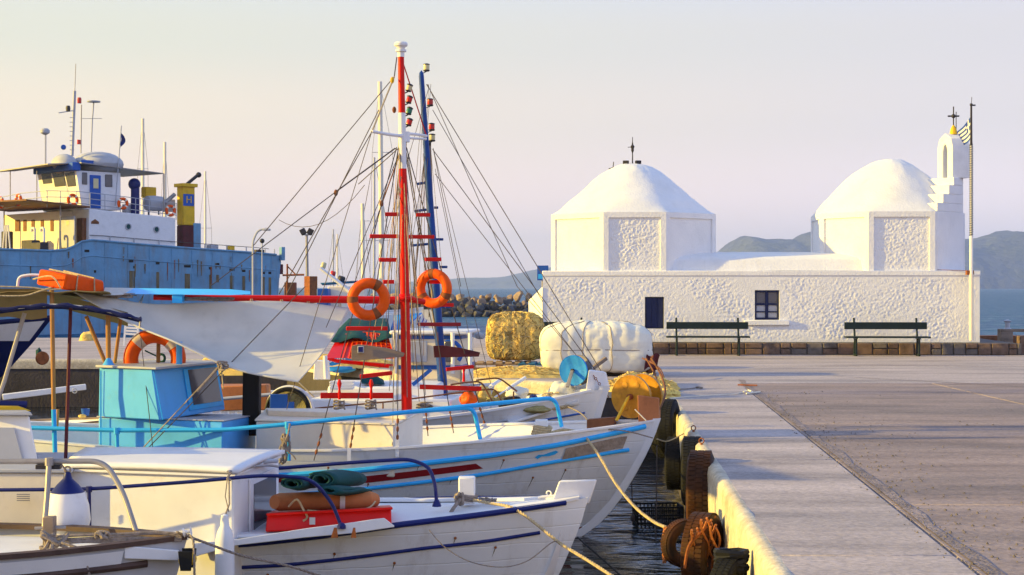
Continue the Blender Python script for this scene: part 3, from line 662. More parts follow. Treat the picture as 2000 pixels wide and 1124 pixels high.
def pl(u, v): return U0 + Matrix.Rotation(R(YAW), 3, 'Z') @ Vector((u, v, 0))
q = pl(3.66, -.72); bench.location = (q.x, q.y, 1.0); bench.rotation_euler = (0, 0, R(-3))
q = pl(7.56, -.72); copy_tree(bench, (q.x, q.y, 1.0), R(-2.5), 'dark green park bench in front of the chapel wall, nearest to the flagpole')
q = pl(.20, -.72); copy_tree(bench, (q.x, q.y, 1.0), R(-3), 'dark green bench almost hidden behind the white wrapped bale, only its top rail showing')

# sign left of the chapel
q = P(1060, 640, 74); t = thing('sign', 'small blue notice board rising behind the left corner of the chapel', 'sign', (q.x, q.y, 1.0))
b = MB(); b.tube([(q.x, q.y, 1), (q.x, q.y, 3.05)], .03, 8); b.build('post', M['galv'], t)
b = MB(); b.bx((P(1049, 0, 74).x, q.y - .05, P(0, 548, 74).z), (P(1071, 0, 74).x, q.y - .03, P(0, 519, 74).z)); b.build('board', M['royal'], t, bevel=.006)
b = MB(); b.bx((P(1051, 0, 74).x, q.y - .056, P(0, 545, 74).z), (P(1069, 0, 74).x, q.y - .051, P(0, 536, 74).z)); b.build('stripe', M['skyblue'], t, smooth=0)

# pallets
def make_pallet(mat, mat2):
    t = thing('pallet', 'p', 'pallet', (0, 0, 1.0), 0, 'pallets under the net bales')
    for k in range(7):
        b = MB(); b.box((-.52 + k * .173, 0, 1.133), (.12, .80, .022)); b.build('board', mat, t, bevel=.003)
    for y in (-.34, 0, .34):
        b = MB(); b.box((0, y, 1.011), (1.2, .10, .022)); b.box((0, y, 1.111), (1.2, .10, .021)); b.build('runner', mat, t, bevel=.003)
        for x in (-.52, 0, .52):
            b = MB(); b.box((x, y, 1.061), (.13, .10, .077)); b.build('block', mat2, t, bevel=.003)
    return t
pal = make_pallet(M['palletwood'], M['brownwood']); q = P(975, 0, 108); pal.location = (q.x, q.y + .25, 1.0); pal['label'] = 'bare wooden pallet under the left side of the yellow net bale'
pal2 = make_pallet(M['palletblue'], M['palletblue']); q = P(1033, 0, 108.5); pal2.location = (q.x + .42, q.y + .22, 1.0); pal2.rotation_euler = (0, 0, R(-4)); pal2['label'] = 'blue painted pallet between the yellow net bale and the white wrapped bale'
q = P(1210, 0, 112); copy_tree(pal, (q.x, q.y + .1, 1.0), R(3), 'wooden pallet carrying the right half of the white wrapped bale')

# bales
def bale(name, label, c, dims, mats, seedv, split=None, group=None):
    cx, cy, cz = c; dx, dy, dz = dims
    t = thing(name, label, 'net bale', (cx, cy, cz), 0, group)
    b = MB(); nu, nv = 130, 80; rows = []
    def surf(u, v, push=0):
        th = math.pi * v; ph = 2 * math.pi * u
        x, y, z = math.cos(ph) * math.sin(th), math.sin(ph) * math.sin(th), -math.cos(th)
        e = 6.5 if dx > 1.5 else 4.6; k = (abs(x) ** e + abs(y) ** e + abs(z) ** (e if z < 0 else (3.6 if dx > 1.5 else 3.0))) ** (-1 / e)
        p = Vector((x * k * dx / 2, y * k * dy / 2, z * k * dz / 2 + dz / 2))
        gx = abs(math.sin(p.x * math.pi / .23 + seedv)) ** .35
        gz = abs(math.sin((p.z - .12) * math.pi / .30)) ** .25
        q = noise.fractal(Vector((p.x * 3 + seedv, p.y * 3, p.z * 3)), 1, 2, 4)
        wr = abs(noise.noise(Vector((p.x * 10 + seedv, p.y * 10, p.z * 2.6)))) + .5 * abs(noise.noise(Vector((p.x * 22 + p.z * 6, p.y * 22, p.z * 7 + seedv))))
        amt = -.022 * (1 - gx) - .014 * (1 - gz) + .025 * q - (.022 if dx > 1.5 else .045) * wr + push
        n_ = Vector((p.x / dx, p.y / dy, (p.z - dz / 2) / dz)).normalized()
        p = p + n_ * amt; p.z = max(p.z, .01)
        return Vector((cx, cy, cz)) + p
    for j in range(nv + 1):
        rows.append([surf(i / nu, max(.001, min(.999, j / nv))) for i in range(nu)])
    b.grid(rows, closed=True)
    if split:
        for k, f in enumerate(b.f):
            m = sum((b.v[i] for i in f), Vector()) / len(f); r_ = (m.x - cx) / dx + .18 * noise.noise(m * 5)
            b.m[k] = 1 if (r_ < split and m.z - cz < dz * .62 + .1 * noise.noise(m * 4)) or (m.z - cz > dz * .8 and r_ < split + .0) else 0
    b.build('bundle', mats, t, smooth=179)
    return t, surf
q = P(1007, 0, 107)
yb, ys_ = bale('yellow_net_bale', 'rounded bale of yellow and olive fishing net lashed with twine on pallets', (q.x, q.y + .42, 1.145), (1.10, .95, .92), [M['net'], M['netolive']], 1.0, split=-.05, group='bales of net on the quay')
def lash(surf, t, mat, hs, vs, r=.006, push=.004, amp=.0):
    for v0 in hs:
        b = MB(); b.tube([surf(i / 40, v0 + .003 * math.sin(i * 1.3)+ amp*math.sin(i/40*6.28), push) for i in range(40)], r, 5, closed=True); b.build('lashing', mat, t)
    for u0 in vs:
        b = MB(); b.tube([surf(u0 + .0015 * math.sin(j), .08 + .8 * j / 24, push) for j in range(25)], r, 5); b.build('lashing', mat, t)
lash(ys_, yb, M['rope'], (.42, .50, .62), (.58, .68, .74, .80, .9), .005)
# loose twine strands woven over the net face
b = MB()
for k in range(420):
    u0 = random.uniform(.45, 1.0); v0 = random.uniform(.2, .88); du = random.uniform(-.05, .05); dv = random.uniform(-.12, .12)
    b.tube([ys_(u0 + du * i / 6 + .004 * math.sin(i * 2 + k), min(.95, max(.08, v0 + dv * i / 6)), .007) for i in range(7)], .0045, 3, cap=False)
b.build('twine', M['strand'], yb, kind='stuff')
b = MB()
for k in range(420):
    u0 = random.uniform(.45, 1.0); v0 = random.uniform(.2, .88); du = random.uniform(-.05, .05); dv = random.uniform(-.12, .12)
    b.tube([ys_(u0 + du * i / 6 + .004 * math.sin(i * 2 + k), min(.95, max(.08, v0 + dv * i / 6)), .007) for i in range(7)], .004, 3, cap=False)
b.build('twine', M['netdark'], yb, kind='stuff')
q = P(1166, 0, 115.5)
wb, ws_ = bale('white_wrapped_bale', 'long bulging bale wrapped in white cloth tied with cords, beside the yellow net bale', (q.x, q.y + .42, 1.04), (1.92, 1.12, .90), M['whitecloth'], 4.0, group='bales of net on the quay')
lash(ws_, wb, M['oldrope'], (.47,), (.57, .66, .71, .79, .93), .007)
q = P(1258, 712, 116); t = thing('folded_tarp', 'dark brown scrap of tarpaulin tied to the right end of the white wrapped bale', 'tarpaulin', q)
b = MB(); b.grid([[q + Vector((x * .22 + .05 * y, -.12 + .03 * math.sin(x * 9), y * .24 + .03 * math.sin(x * 7 + y * 4))) for x in [i / 6 for i in range(7)]] for y in [j / 5 - .3 for j in range(6)]]); b.build('cloth', M['maroon'], t, smooth=60)
b = MB(); b.tube(catmull([P(1255, 700, 118), P(1290, 722, 121), P(1299, 765, 124), P(1288, 806, 128)], 6), .012, 6); b.build('pipe', M['brownwood'], t)

# heaps of yellow net on the quay
def heap(label, c, rx, ry, h, m, seedv, name='net_heap'):
    cx, cy, cz = c
    t = thing(name, label, 'fishing net', (cx, cy, cz), 0, 'heaps of fishing net')
    b = MB(); n = 46; rows = []
    def hp(u, v):
        d = math.hypot(u, v); q = noise.fractal(Vector((u * 2.4 + seedv, v * 2.4, 0)), 1, 2, 5); q2 = abs(noise.noise(Vector((u * 6, v * 6, seedv))))
        z = max(0, (1 - d ** 2)) ** .6 * h * (1 + .35 * q - .35 * q2)
        return Vector((cx + u * rx * (1 + .1 * q), cy + v * ry * (1 + .1 * q), cz - .01 + z))
    rows = [[hp(-1 + 2 * i / n, -1 + 2 * j / n) for i in range(n + 1)] for j in range(n + 1)]
    b.grid(rows)
    b.f = [f for f in b.f if min(math.hypot(2 * (i % (n + 1)) / n - 1, 2 * (i // (n + 1)) / n - 1) for i in f) < .99]; b.m = [0] * len(b.f)
    b.build('pile', m, t, smooth=179)
    b = MB()
    for k in range(420):
        a = random.uniform(0, 6.28); r_ = random.uniform(0, .9) ; u, v = r_ * math.cos(a), r_ * math.sin(a); a2 = random.uniform(0, 6.28); l_ = random.uniform(.15, .5)
        pts = []
        for i in range(6):
            uu = u + math.cos(a2) * l_ * i / 5; vv = v + math.sin(a2) * l_ * i / 5
            if math.hypot(uu, vv) > .97: break
            pts.append(hp(uu, vv) + Vector((0, 0, .012 + .02 * random.random())))
        if len(pts) > 2: b.tube(pts, .005, 3, cap=False)
    b.build('strands', M['strand'] , t, kind='stuff')
    return t
q = P(1005, 738, 115.5); heap('low heap of yellow net spread on the quay edge behind the blue disc winch', (q.x, q.y - .1, 1.0), 1.1, .42, .15, M['net'], 3)
q = P(1225, 790, 136); heap('yellow net draped over the quay corner behind the yellow winch drum', (q.x + .2, q.y + .5, 1.0), .62, .42, .20, M['net'], 6)
q = P(1310, 790, 140); heap('small tuft of yellow net trailing on the kerb beside the tyres', (q.x - .06, q.y, 1.0), .2, .5, .07, M['net'], 9)
q = P(660, 0, 104); heap('long pile of yellow net behind the red and green awning', (q.x - .3, q.y + .2, 1.0), 1.4, .5, .22, M['net'], 12)

# small things lying on the quay
q = P(1362, 758, 130); t = thing('mooring_line', 'thin mooring line with a knotted end lying on the concrete near the net', 'rope', (q.x, q.y, 1.0))
def qp(px, py, z=1.012):
    s = (py - 562) / (ZC - z); return P(px, py, s)
b = MB(); b.tube([qp(x, y) for x, y in ((1318, 766), (1330, 761), (1345, 760), (1357, 758))], .008, 6); b.torus(qp(1363, 757, 1.02), (0, .3, 1), .028, .010, 12, 6); b.torus(qp(1369, 758, 1.02), (0, -.3, 1), .024, .010, 12, 6); b.build('line', M['oldrope'], t)
t = thing('rope_end', 'pale frayed rope end at the joint in the quay', 'rope', qp(1462, 766, 1.0))
b = MB(); b.tube(catmull([qp(1308, 778), qp(1380, 773), (qp(1430, 770)), qp(1455, 766)], 5), .006, 5); b.tube(catmull([qp(1452, 766), qp(1462, 763, 1.03), qp(1470, 767, 1.02), qp(1458, 769), qp(1484, 766)], 5), .012, 6); b.build('line', M['whitecloth'], t)
t = thing('iron_bar', 'short rusty iron bar lying flat beyond the rope end', 'bar', qp(1460, 753, 1.0)); b = MB(); b.bar(qp(1441, 752, 1.015), qp(1479, 753, 1.015), .03, .02); b.build('bar', M['rust'], t, bevel=.004)

# ------------------------------------------------------------------ tyres and tackle on the quay face
def make_tyre(m, name='tyre'):
    t = thing(name, 'x', 'tyre', (0, 0, 0))
    b = MB(); prof = [(.17, -.07), (.20, -.095), (.27, -.10), (.305, -.085), (.318, -.05), (.32, 0), (.318, .05), (.305, .085), (.27, .10), (.20, .095), (.17, .07), (.19, .0)]
    b.lathe((0, 0, 0), prof + [prof[0]], 36, axis=(0, 1, 0), cap=False); b.build('casing', m, t, local=True, smooth=50)
    b = MB()
    for k in range(54):
        a = 2 * math.pi * k / 54
        for y, o in ((-.055, 0), (0, .5), (.055, 0)):
            aa = a + o * 2 * math.pi / 54; Mx = Matrix.Rotation(-aa, 4, 'Y') @ Matrix.Translation((.3185, y, 0))
            b.box(None, (.010, .048, .027), mat=Mx)
    b.build('tread', m, t, local=True, smooth=0, kind='stuff'); return t
ty = make_tyre(M['rubber']); ty2 = make_tyre(M['brownrubber'])
def put_tyre(src, px, py, s, label, yaw=84, tilt=0, roll=0, sc=1.0, dx=0, first=False):
    q = P(px, py, s); q.x += dx
    o = src if first else copy_tree(src)
    o.location = q; o.rotation_euler = (R(roll), R(tilt), R(yaw)); o.scale = (sc,) * 3; o['label'] = label; o['group'] = 'tyres hung as fenders on the quay face'; return o
put_tyre(ty, 1306, 830, 163, 'black tyre pressed on edge right behind the bow of the white and sky blue boat', 72, first=True, sc=.95)
put_tyre(ty, 1305, 850, 160, 'dark tyre hanging deep beside the sky blue trimmed bow, its rim turned to the camera', 50, sc=.9)
put_tyre(ty, 1317, 905, 168, 'lower tyre hanging under the black one at the far end of the quay face', 80, sc=.95)
put_tyre(ty, 1352, 920, 200, 'black tyre with rounded top hanging behind the brown tyre', 82, sc=1.04)
put_tyre(ty2, 1369, 962, 226, 'large tyre with brown tread hanging upright against the kerb', 80, first=True, sc=1.12)
put_tyre(ty2, 1338, 1062, 236, 'rust coloured tyre half sunk at the foot of the quay, its open centre showing', 20, tilt=0, roll=0, sc=.62)
put_tyre(ty2, 1373, 1082, 262, 'tyre wrapped in wet reddish rope strands near the water', 66, sc=.95)
put_tyre(ty, 1418, 1150, 330, 'black tyre at the very bottom of the picture against the kerb', 60, roll=10, sc=.62)
# red rope bundle over a tyre
q = P(1380, 1050, 262); t = thing('rope_bundle', 'bundle of wet red brown rope strands hanging over the tyre at the waterline', 'rope', q)
b = MB()
for k in range(16):
    a = -1.1 + 2.2 * k / 15; pts = []
    for i in range(12):
        v = i / 11; x = 1352 + 46 * (k / 15) + 8 * math.sin(k * 2.1 + i * .5); y = 1012 + 10 * abs(k - 9) / 9 * 3 + v * 88
        pts.append(P(x, y, 268 - 10 * v + 4 * math.sin(k)))
    b.tube(pts, .009, 5)
b.build('strand', M['orangebrown'], t, kind='stuff')
b = MB(); b.tube(catmull([P(1396, 1010, 262), P(1370, 1040, 268), P(1346, 1066, 270), P(1337, 1110, 270)], 6), .012, 6); b.build('loop', M['rust'], t)
q = P(1428, 1095, 330); t = thing('weed_clump', 'dark lump of rope and weed stuck on the kerb at the bottom edge', 'rope', q)
b = MB(); pts = [q + Vector((.09 * math.cos(i * .9), .06 * math.sin(i * .9), .05 * math.sin(i * .37))) for i in range(40)]; b.tube(pts, .022, 6); b.build('coil', M['black'], t)
# ring bolts in the kerb
for k, (px, py) in enumerate(((1352, 866), (1406, 844))):
    s = (py - 562) / 1.5 if k else 205
    q = P(px, py, s); q.x = edge_x(q.y) + .02; q.z = 1.02
    t = thing('mooring_ring', ['rusty mooring ring set in the kerb above the black tyres', 'small iron ring standing on the quay edge by the kerb', 'rusty hook on the kerb nearest the camera'][k], 'ring', q, group='mooring rings')
    b = MB(); b.torus(q + Vector((0, 0, .02)), (.4, 1, 0), .024, .006, 16, 6); b.tube([q - Vector((0, 0, .03)), q + Vector((0, 0, .0))], .012, 6); b.build('ring', M['rust'], t)
# sunken crate of mesh and hanging lines
c0 = P(1285, 985, 185); t = thing('crate', 'half sunk dark plastic mesh crate floating beside the tyres', 'crate', (c0.x, c0.y, 0), R(5))
def crate_wall(b, a, c, z0, z1, n):
    a, c = Vector(a), Vector(c)
    for z in (z0, (z0 * 2 + z1) / 3, (z0 + 2 * z1) / 3, z1): b.bar((a.x, a.y, z), (c.x, c.y, z), .012, .018)
    for i in range(n + 1):
        p = a.lerp(c, i / n); b.bar((p.x, p.y, z0), (p.x, p.y, z1), .012, .012)
for a, c, n in (((-.24, -.16), (.24, -.16), 12), ((.24, -.16), (.24, .16), 8), ((.24, .16), (-.24, .16), 12), ((-.24, .16), (-.24, -.16), 8)):
    b = MB(); crate_wall(b, (*a, 0), (*c, 0), -.05, .20, n); b.build('side', M['black'], t, local=True, smooth=0)
hl = [((1233, 930), (1236, 1010), 190), ((1283, 870), (1281, 1075), 196), ((1330, 925), (1334, 985), 200)]
for k, (a, c, s) in enumerate(hl):
    t = thing('hanging_line', ['thin dark line with a bead float hanging beside the bow', 'long thin weedy line hanging straight into the water', 'short dark line hanging at the tyres'][k], 'line', P(*c, s))
    b = MB(); b.tube(sag(P(*a, s), P(*c, s), 0), .006, 5)
    if k == 0: b.sphere(P(1236, 1012, 190), .025, 8, 6, sc=(1, 1, 1.7))
    b.build('line', M['line'], t)
# ------------------------------------------------------------------ the blue coaster moored behind
PSI = 45.0; SA = Vector(((180 - 1000) / 36.0, F / 36.0, 0))
sd = Vector((math.cos(R(PSI)), math.sin(R(PSI)), 0)); sn = Vector((-sd.y, sd.x, 0))
ship = thing('coaster_ship', 'rust streaked blue hulled coaster with white wheelhouse moored behind the left quay', 'ship', SA, R(PSI))
def SP(px, py, v=0.0):
    """(u, v, z) on the plane parallel to the ship's side, v metres inboard"""
    k = (px - 1000) / F; A = SA + sn * v
    u = (k * A.y - A.x) / (sd.x - k * sd.y); Y = A.y + u * sd.y
    return Vector((u, v, ZC - (py - 562) * Y / F))
def FP(px, py, u):
    """(u, v, z) on the plane across the ship at u"""
    k = (px - 1000) / F; A = SA + sd * u
    v = (k * A.y - A.x) / (sn.x - k * sn.y); Y = A.y + v * sn.y
    return Vector((u, v, ZC - (py - 562) * Y / F))
def sb(b, name, mats, **k): return b.build(name, mats, ship, local=True, **k)
def onside(pts, v0, v1):
    b = MB(); p = [SP(x, y, 0) for x, y in pts]
    return b.loops([Vector((q.x, v0, q.z)) for q in p], [Vector((q.x, v1, q.z)) for q in p])
# hull : side following the sheer line, rounded stern
top = [(-160, 478), (-60, 486), (0, 488), (95, 491), (128, 489), (145, 482), (160, 473), (180, 470), (260, 477), (345, 484), (430, 490), (500, 495), (540, 499)]
tp_ = [SP(x, y) for x, y in top]
prof = [(p.x, p.z) for p in tp_]
uL = prof[-1][0]
b = MB(); BE = 9.0; rows = []
us = [prof[0][0] + (uL - prof[0][0]) * i / 60 for i in range(61)]
loop = [(u, 0) for u in us]
for i in range(1, 13):
    a = math.pi * i / 12; loop.append((uL + 1.3 * math.sin(a) ** .8, BE / 2 - BE / 2 * math.cos(a)))
loop += [(u, BE) for u in reversed(us[:-1])]
for f in (0, .25, .5, .72, .74, .9, 1.0):
    row = []
    for u, v in loop:
        zt_ = interp(prof, u); z = lerp(-.6, zt_, f); tuck = .0 if u < uL - .5 else 1
        uu = u - (1 - f) * .45 * tuck * max(0, (u - uL + .5)); vv = v
        if v < BE / 2: vv = v + .03 * (1 if .72 < f < .8 else 0) * -1
        row.append((uu, vv, z))
    rows.append(row)
for v in (.12, ):
    rows.append([(u, min(max(vv, .12), BE - .12), interp(prof, u)) for u, vv in loop]); rows.append([(u, min(max(vv, .12), BE - .12), interp(prof, u) - .8) for u, vv in loop])
b.grid(rows); sb(b, 'hull', M['shipblue'], smooth=40)
b = MB(); b.bx((us[0], .15, 3.3), (uL + .6, BE - .15, 3.9)); sb(b, 'deck', M['maroon'])
# rub line and rail
b = MB(); b.tube([SP(x, y - 1, -.03) for x, y in top], .06, 6); sb(b, 'gunwale', M['shipblue'])
b = MB(); b.tube([SP(x, y + 30, -.02) for x, y in top], .035, 5); sb(b, 'rub_strake', M['shipblue'])
for px in (215, 262, 311, 400, 443, 481, 518, 536, 549):
    y0 = interp([(a[0], a[1]) for a in top], px); b = MB(); b.tube([SP(px, y0, .03), SP(px, y0 - (12 if px < 545 else 8), .03)], .035, 6); sb(b, 'stanchion', M['ltgrey'])
b = MB(); b.tube([SP(x, interp(top, x) - 11, .03) for x in range(175, 550, 25)], .018, 5); sb(b, 'hand_rail', M['line'])
b = MB(); b.box(SP(551, 496, .05), (.25, .25, .8)); sb(b, 'bitt', M['shipblue'])
# scuppers with rust streaks
for px, y0, y1, wd in ((256, 508, 560, 9), (262, 520, 556, 4), (308, 512, 560, 7), (366, 518, 562, 13), (411, 522, 562, 6), (425, 514, 530, 7), (453, 525, 565, 10), (476, 527, 562, 7), (515, 531, 560, 5), (527, 531, 556, 6), (170, 488, 489, 9), (186, 528, 530, 4)):
    a = SP(px - wd / 2, y0, -.02); c = SP(px + wd / 2, y0 + 5, -.02); b = MB(); b.bx((a.x, -.03, a.z), (c.x, .01, c.z)); sb(b, 'scupper', M['black'], bevel=.01)
    if y1 - y0 > 5:
        a = SP(px - wd * .4, y0 + 5, -.012); c = SP(px + wd * .4, y1 + 22, -.012); b = MB()
        b.grid([[(lerp(a.x, c.x, i / 4) + .03 * noise.noise(Vector((j, i, px))), -.012 - .002 * (px % 3), lerp(a.z, c.z, j / 6)) for i in range(5)] for j in range(7)])
        sb(b, 'rust_streak', M['streak'], smooth=0)
M['rust'].name = 'rust'
# lower deckhouse
u0 = SP(176, 0).x; u1 = SP(345, 0).x; zd = 3.85; zt1 = 6.78; zt2 = 6.45
b = MB(); b.add([(u0, .1, zd), (u1, .1, zd), (u1, 5.2, zd), (u0, 5.2, zd), (u0, .1, zt1), (u1, .1, zt2), (u1, 5.2, zt2), (u0, 5.2, zt1)], [[0, 1, 5, 4], [1, 2, 6, 5], [2, 3, 7, 6], [3, 0, 4, 7], [4, 5, 6, 7]])
sb(b, 'deckhouse', M['white'], bevel=.05)
b = MB(); b.bx((u0 - .8, 1.9, zd), (u0 + .05, 8.3, zt1 - .1)); sb(b, 'front_house', M['cream'], bevel=.03)
for px in (250, 305):
    q = SP(px, 443 + (px - 250) * .1, .1); b = MB(); b.lathe(q + Vector((0, .02, 0)), [(.19, 0), (.19, .07), (.14, .08), (.14, .05)], 18, axis=(0, -1, 0)); f_ = sb(b, 'porthole', M['ltgrey'])
    b = MB(); b.lathe(q + Vector((0, -.035, 0)), [(.14, 0), (.135, .01)], 18, axis=(0, -1, 0)); b.build('glass', M['greentarp'], f_, local=True)
# doors and windows of the front house
uf = u0 - .8
def fbox(px0, py0, px1, py1, u, d0, d1):
    a, c = FP(px0, py0, u), FP(px1, py1, u); b = MB(); b.bx((u - d1, min(a.y, c.y), min(a.z, c.z)), (u - d0, max(a.y, c.y), max(a.z, c.z))); return b
d_ = sb(fbox(120, 424, 147, 484, uf, -.01, .05), 'door', M['ltgrey'], bevel=.03)
fbox(131, 432, 137, 440, uf, .04, .06).build('pane', M['lens_clear'], d_, local=True, bevel=.01)
for x0 in (30, 46, 62, 80, 99): sb(fbox(x0, 430, x0 + (9 if x0 == 30 else 6), 452, uf, -.01, .03), 'window', M['brownwood'], bevel=.01)
a = SP(178, 428, .1); c = SP(193, 438, .1)
b = MB(); b.loops([(a.x, .085, c.z), (c.x, .085, c.z), (c.x, .085, a.z - .15), ((a.x + c.x) / 2, .085, a.z), (a.x, .085, a.z - .15)], [(a.x, .12, c.z), (c.x, .12, c.z), (c.x, .12, a.z - .15), ((a.x + c.x) / 2, .12, a.z), (a.x, .12, a.z - .15)]); sb(b, 'arched_window', M['brownwood'])
b = MB(); a = SP(157, 426, .6); c = SP(173, 476, .6); b.bx((a.x, .4, c.z), (c.x, 1.0, a.z)); sb(b, 'doorway', M['brownwood'], bevel=.03)
# lower awning
b = MB(); a = SP(-40, 392, -.2); c = SP(160, 405, -.2); zc_ = 6.80
b.add([(u0 - 3.8, -.15, zc_ + .25), (u0 - .1, -.15, zc_), (u0 - .1, 9.0, zc_ + .1), (u0 - 3.8, 9.0, zc_ + .4), (u0 - 3.8, -.15, zc_ + .33), (u0 - .1, -.15, zc_ + .1), (u0 - .1, 9.0, zc_ + .2), (u0 - 3.8, 9.0, zc_ + .5)], [[0, 1, 2, 3], [4, 5, 6, 7], [0, 1, 5, 4], [1, 2, 6, 5], [2, 3, 7, 6], [3, 0, 4, 7]])
sb(b, 'awning', M['brownwood'])
for px in (8, 118): b = MB(); b.tube([FP(px, 480, u0 - 1.5), FP(px, 405, u0 - 1.5)], .04, 6); sb(b, 'awning_post', M['galv'])
# things on the foredeck
for px, w_, h_ in ((60, 26, 22), (78, 22, 18), (14, 10, 40)):
    b = MB(); q = FP(px, 492, u0 - 2.6); b.box(q + Vector((0, 0, h_ / 72)), (.5, w_ / 22, h_ / 36)); sb(b, 'winch', M['steel_dark'], bevel=.05)
for px in (68, 86): b = MB(); q = FP(px, 480, u0 - 2.2); b.tube(fillet([q, q + Vector((0, 0, .95)), q + Vector((0, .35, .95)), q + Vector((0, .35, .75))], .2), .07, 8); sb(b, 'vent_pipe', M['white'])
for px in (5, 12, 20): b = MB(); b.tube([FP(px, 490, u0 - 3), FP(px * .4 + 8, 440, u0 - 3)], .05, 6); sb(b, 'davit', M['white'])
# wheelhouse
uw = SP(152, 0, .6).x; uw1 = SP(236, 0, .6).x; zw0 = zt1; zw1 = SP(150, 333, .6).z
vw1 = FP(76, 380, uw).y
b = MB(); b.loops([(uw + .25, .6, zw0), (uw1, .6, zw0), (uw1, vw1, zw0), (uw + .25, vw1, zw0)], [(uw - .1, .6, zw1), (uw1, .6, zw1), (uw1, vw1, zw1), (uw - .1, vw1, zw1)]); wh = sb(b, 'wheelhouse', M['white'], bevel=.04)
for x0, x1 in ((84, 103), (106, 128), (131, 148)):
    a, c = FP(x0, 338, uw), FP(x1, 364, uw); b = MB()
    b.loops([(uw - .14 + .0, a.y, a.z), (uw - .14, c.y, a.z), (uw + .03, c.y, c.z), (uw + .03, a.y, c.z)], [(uw - .0, a.y, a.z), (uw - .0, c.y, a.z), (uw + .15, c.y, c.z), (uw + .15, a.y, c.z)]); w_ = b.build('window', M['glass'], wh, local=True, bevel=.02)
for x0, x1, y0, y1, mm in ((160, 170, 337, 361, 'glass'), (205, 219, 341, 366, 'glass')):
    a, c = SP(x0, y0, .6), SP(x1, y1, .6); b = MB(); b.bx((a.x, .55, c.z), (c.x, .65, a.z)); b.build('window', M[mm], wh, local=True, bevel=.03)
a, c = SP(175, 342, .6), SP(196, 408, .6); b = MB(); b.bx((a.x, .53, c.z), (c.x, .65, a.z)); dr = b.build('door', M['royal'], wh, local=True, bevel=.03)
a, c = SP(181, 349, .6), SP(191, 369, .6); b = MB(); b.bx((a.x, .51, c.z), (c.x, .54, a.z)); b.build('pane', M['lens_clear'], wh, local=True, bevel=.03)
a = FP(66, 334, uw - .35); c = SP(160, 319, .5)
b = MB(); b.bx((uw - .4, .45, zw1 - .02), (uw + .1, a.y, zw1 + .42)); sb(b, 'visor', M['royal'], bevel=.04)
b = MB(); zr_ = zw1 + .40
b.add([(uw, .2, zr_ - .03), (SP(320, 0, .2).x, .2, zr_ - .35), (SP(320, 0, .2).x, 4.6, zr_ - .3), (uw, 4.6, zr_), (uw, .2, zr_ + .02), (SP(320, 0, .2).x, .2, zr_ - .30), (SP(320, 0, .2).x, 4.6, zr_ - .25), (uw, 4.6, zr_ + .05)], [[0, 1, 2, 3], [4, 5, 6, 7], [0, 1, 5, 4], [1, 2, 6, 5], [2, 3, 7, 6], [3, 0, 4, 7]]); sb(b, 'roof_awning', M['galv'])
b = MB(); q = FP(20, 333, uw - 1.2); b.add([(uw - 1.6, vw1 + 2.4, zr_ - .25), (uw - 1.6, .9, zr_ - .15), (uw - .3, .9, zr_ - .05), (uw - .3, vw1 + 2.2, zr_ - .12), (uw - 1.6, vw1 + 2.4, zr_ - .18), (uw - 1.6, .9, zr_ - .1), (uw - .3, .9, zr_), (uw - .3, vw1 + 2.2, zr_ - .06)], [[0, 1, 2, 3], [4, 5, 6, 7], [0, 1, 5, 4], [1, 2, 6, 5], [2, 3, 7, 6], [3, 0, 4, 7]]); sb(b, 'front_awning', M['galv'])
for px in (20, 72): b = MB(); q = FP(px, 334, uw - 1.2); b.tube([q, q - Vector((0, 0, 1.9))], .03, 6); sb(b, 'awning_post', M['galv'])
for px in (320,): b = MB(); q = SP(px, 340, .2); b.tube([q, SP(px, 415, .2)], .04, 6); sb(b, 'awning_post', M['galv'])
q = SP(165, 312, 2.0); b = MB(); b.sphere(SP(190, 322, 2.0), 1.15, 20, 12, sc=(1.15, 1.5, .62)); b.sphere(SP(125, 322, 2.4), .62, 14, 10, sc=(1, 1.6, .95)); sb(b, 'roof_dome', M['ltgrey'])
b = MB(); a = SP(172, 318, .9); b.box(a, (.9, .2, .25)); sb(b, 'roof_hatch', M['royal'], bevel=.03)
# antennas
def st(name, pts, r, m, v=2.0, n=6):
    b = MB(); b.tube([SP(x, y, v) for x, y in pts], r, n); return sb(b, name, M[m])
st('radar_mast', [(141, 305), (146, 178)], .08, 'ltgrey'); st('whip_antenna', [(146, 180), (148, 125)], .02, 'galv'); st('yardarm', [(114, 221), (146, 216)], .03, 'ltgrey')
for k in range(8): st('rung', [(136, 230 + k * 9), (145, 230 + k * 9)], .02, 'ltgrey')
b = MB(); q = SP(133, 213, 2); b.lathe(q - Vector((0, 0, .15)), [(.11, 0), (.13, .2), (.1, .32)], 10); sb(b, 'lamp', M['steel_dark'])
b = MB(); q = SP(155, 197, 2); b.lathe(q - Vector((0, 0, .15)), [(.11, 0), (.12, .2), (.1, .32)], 10); sb(b, 'lamp', M['lens_red'])
b = MB(); q = SP(154, 278, 2); b.lathe(q - Vector((0, 0, .12)), [(.10, 0), (.1, .25)], 10); sb(b, 'lamp', M['lens_red'])
b = MB(); q = SP(124, 288, 2); b.lathe(q, [(.15, 0), (.12, .14)], 12, axis=(-.6, -1, 0)); sb(b, 'horn', M['royal'])
st('antenna_post', [(178, 300), (180, 240), (183, 200)], .035, 'ltgrey'); b = MB(); q = SP(183, 199, 2); b.lathe(q, [(.36, -.03), (.37, .03), (.05, .05)], 16); sb(b, 'radar_dish', M['ltgrey'])
st('spreader', [(160, 232), (199, 232)], .015, 'galv'); st('antenna_post', [(158, 300), (159, 205)], .03, 'galv')
st('antenna_post', [(89, 320), (89, 262)], .05, 'ltgrey'); b = MB(); q = SP(88, 260, 2); b.lathe(q, [(.1, -.1), (.25, 0), (.25, .15), (.15, .24)], 14); sb(b, 'satellite_dome', M['ltgrey'])
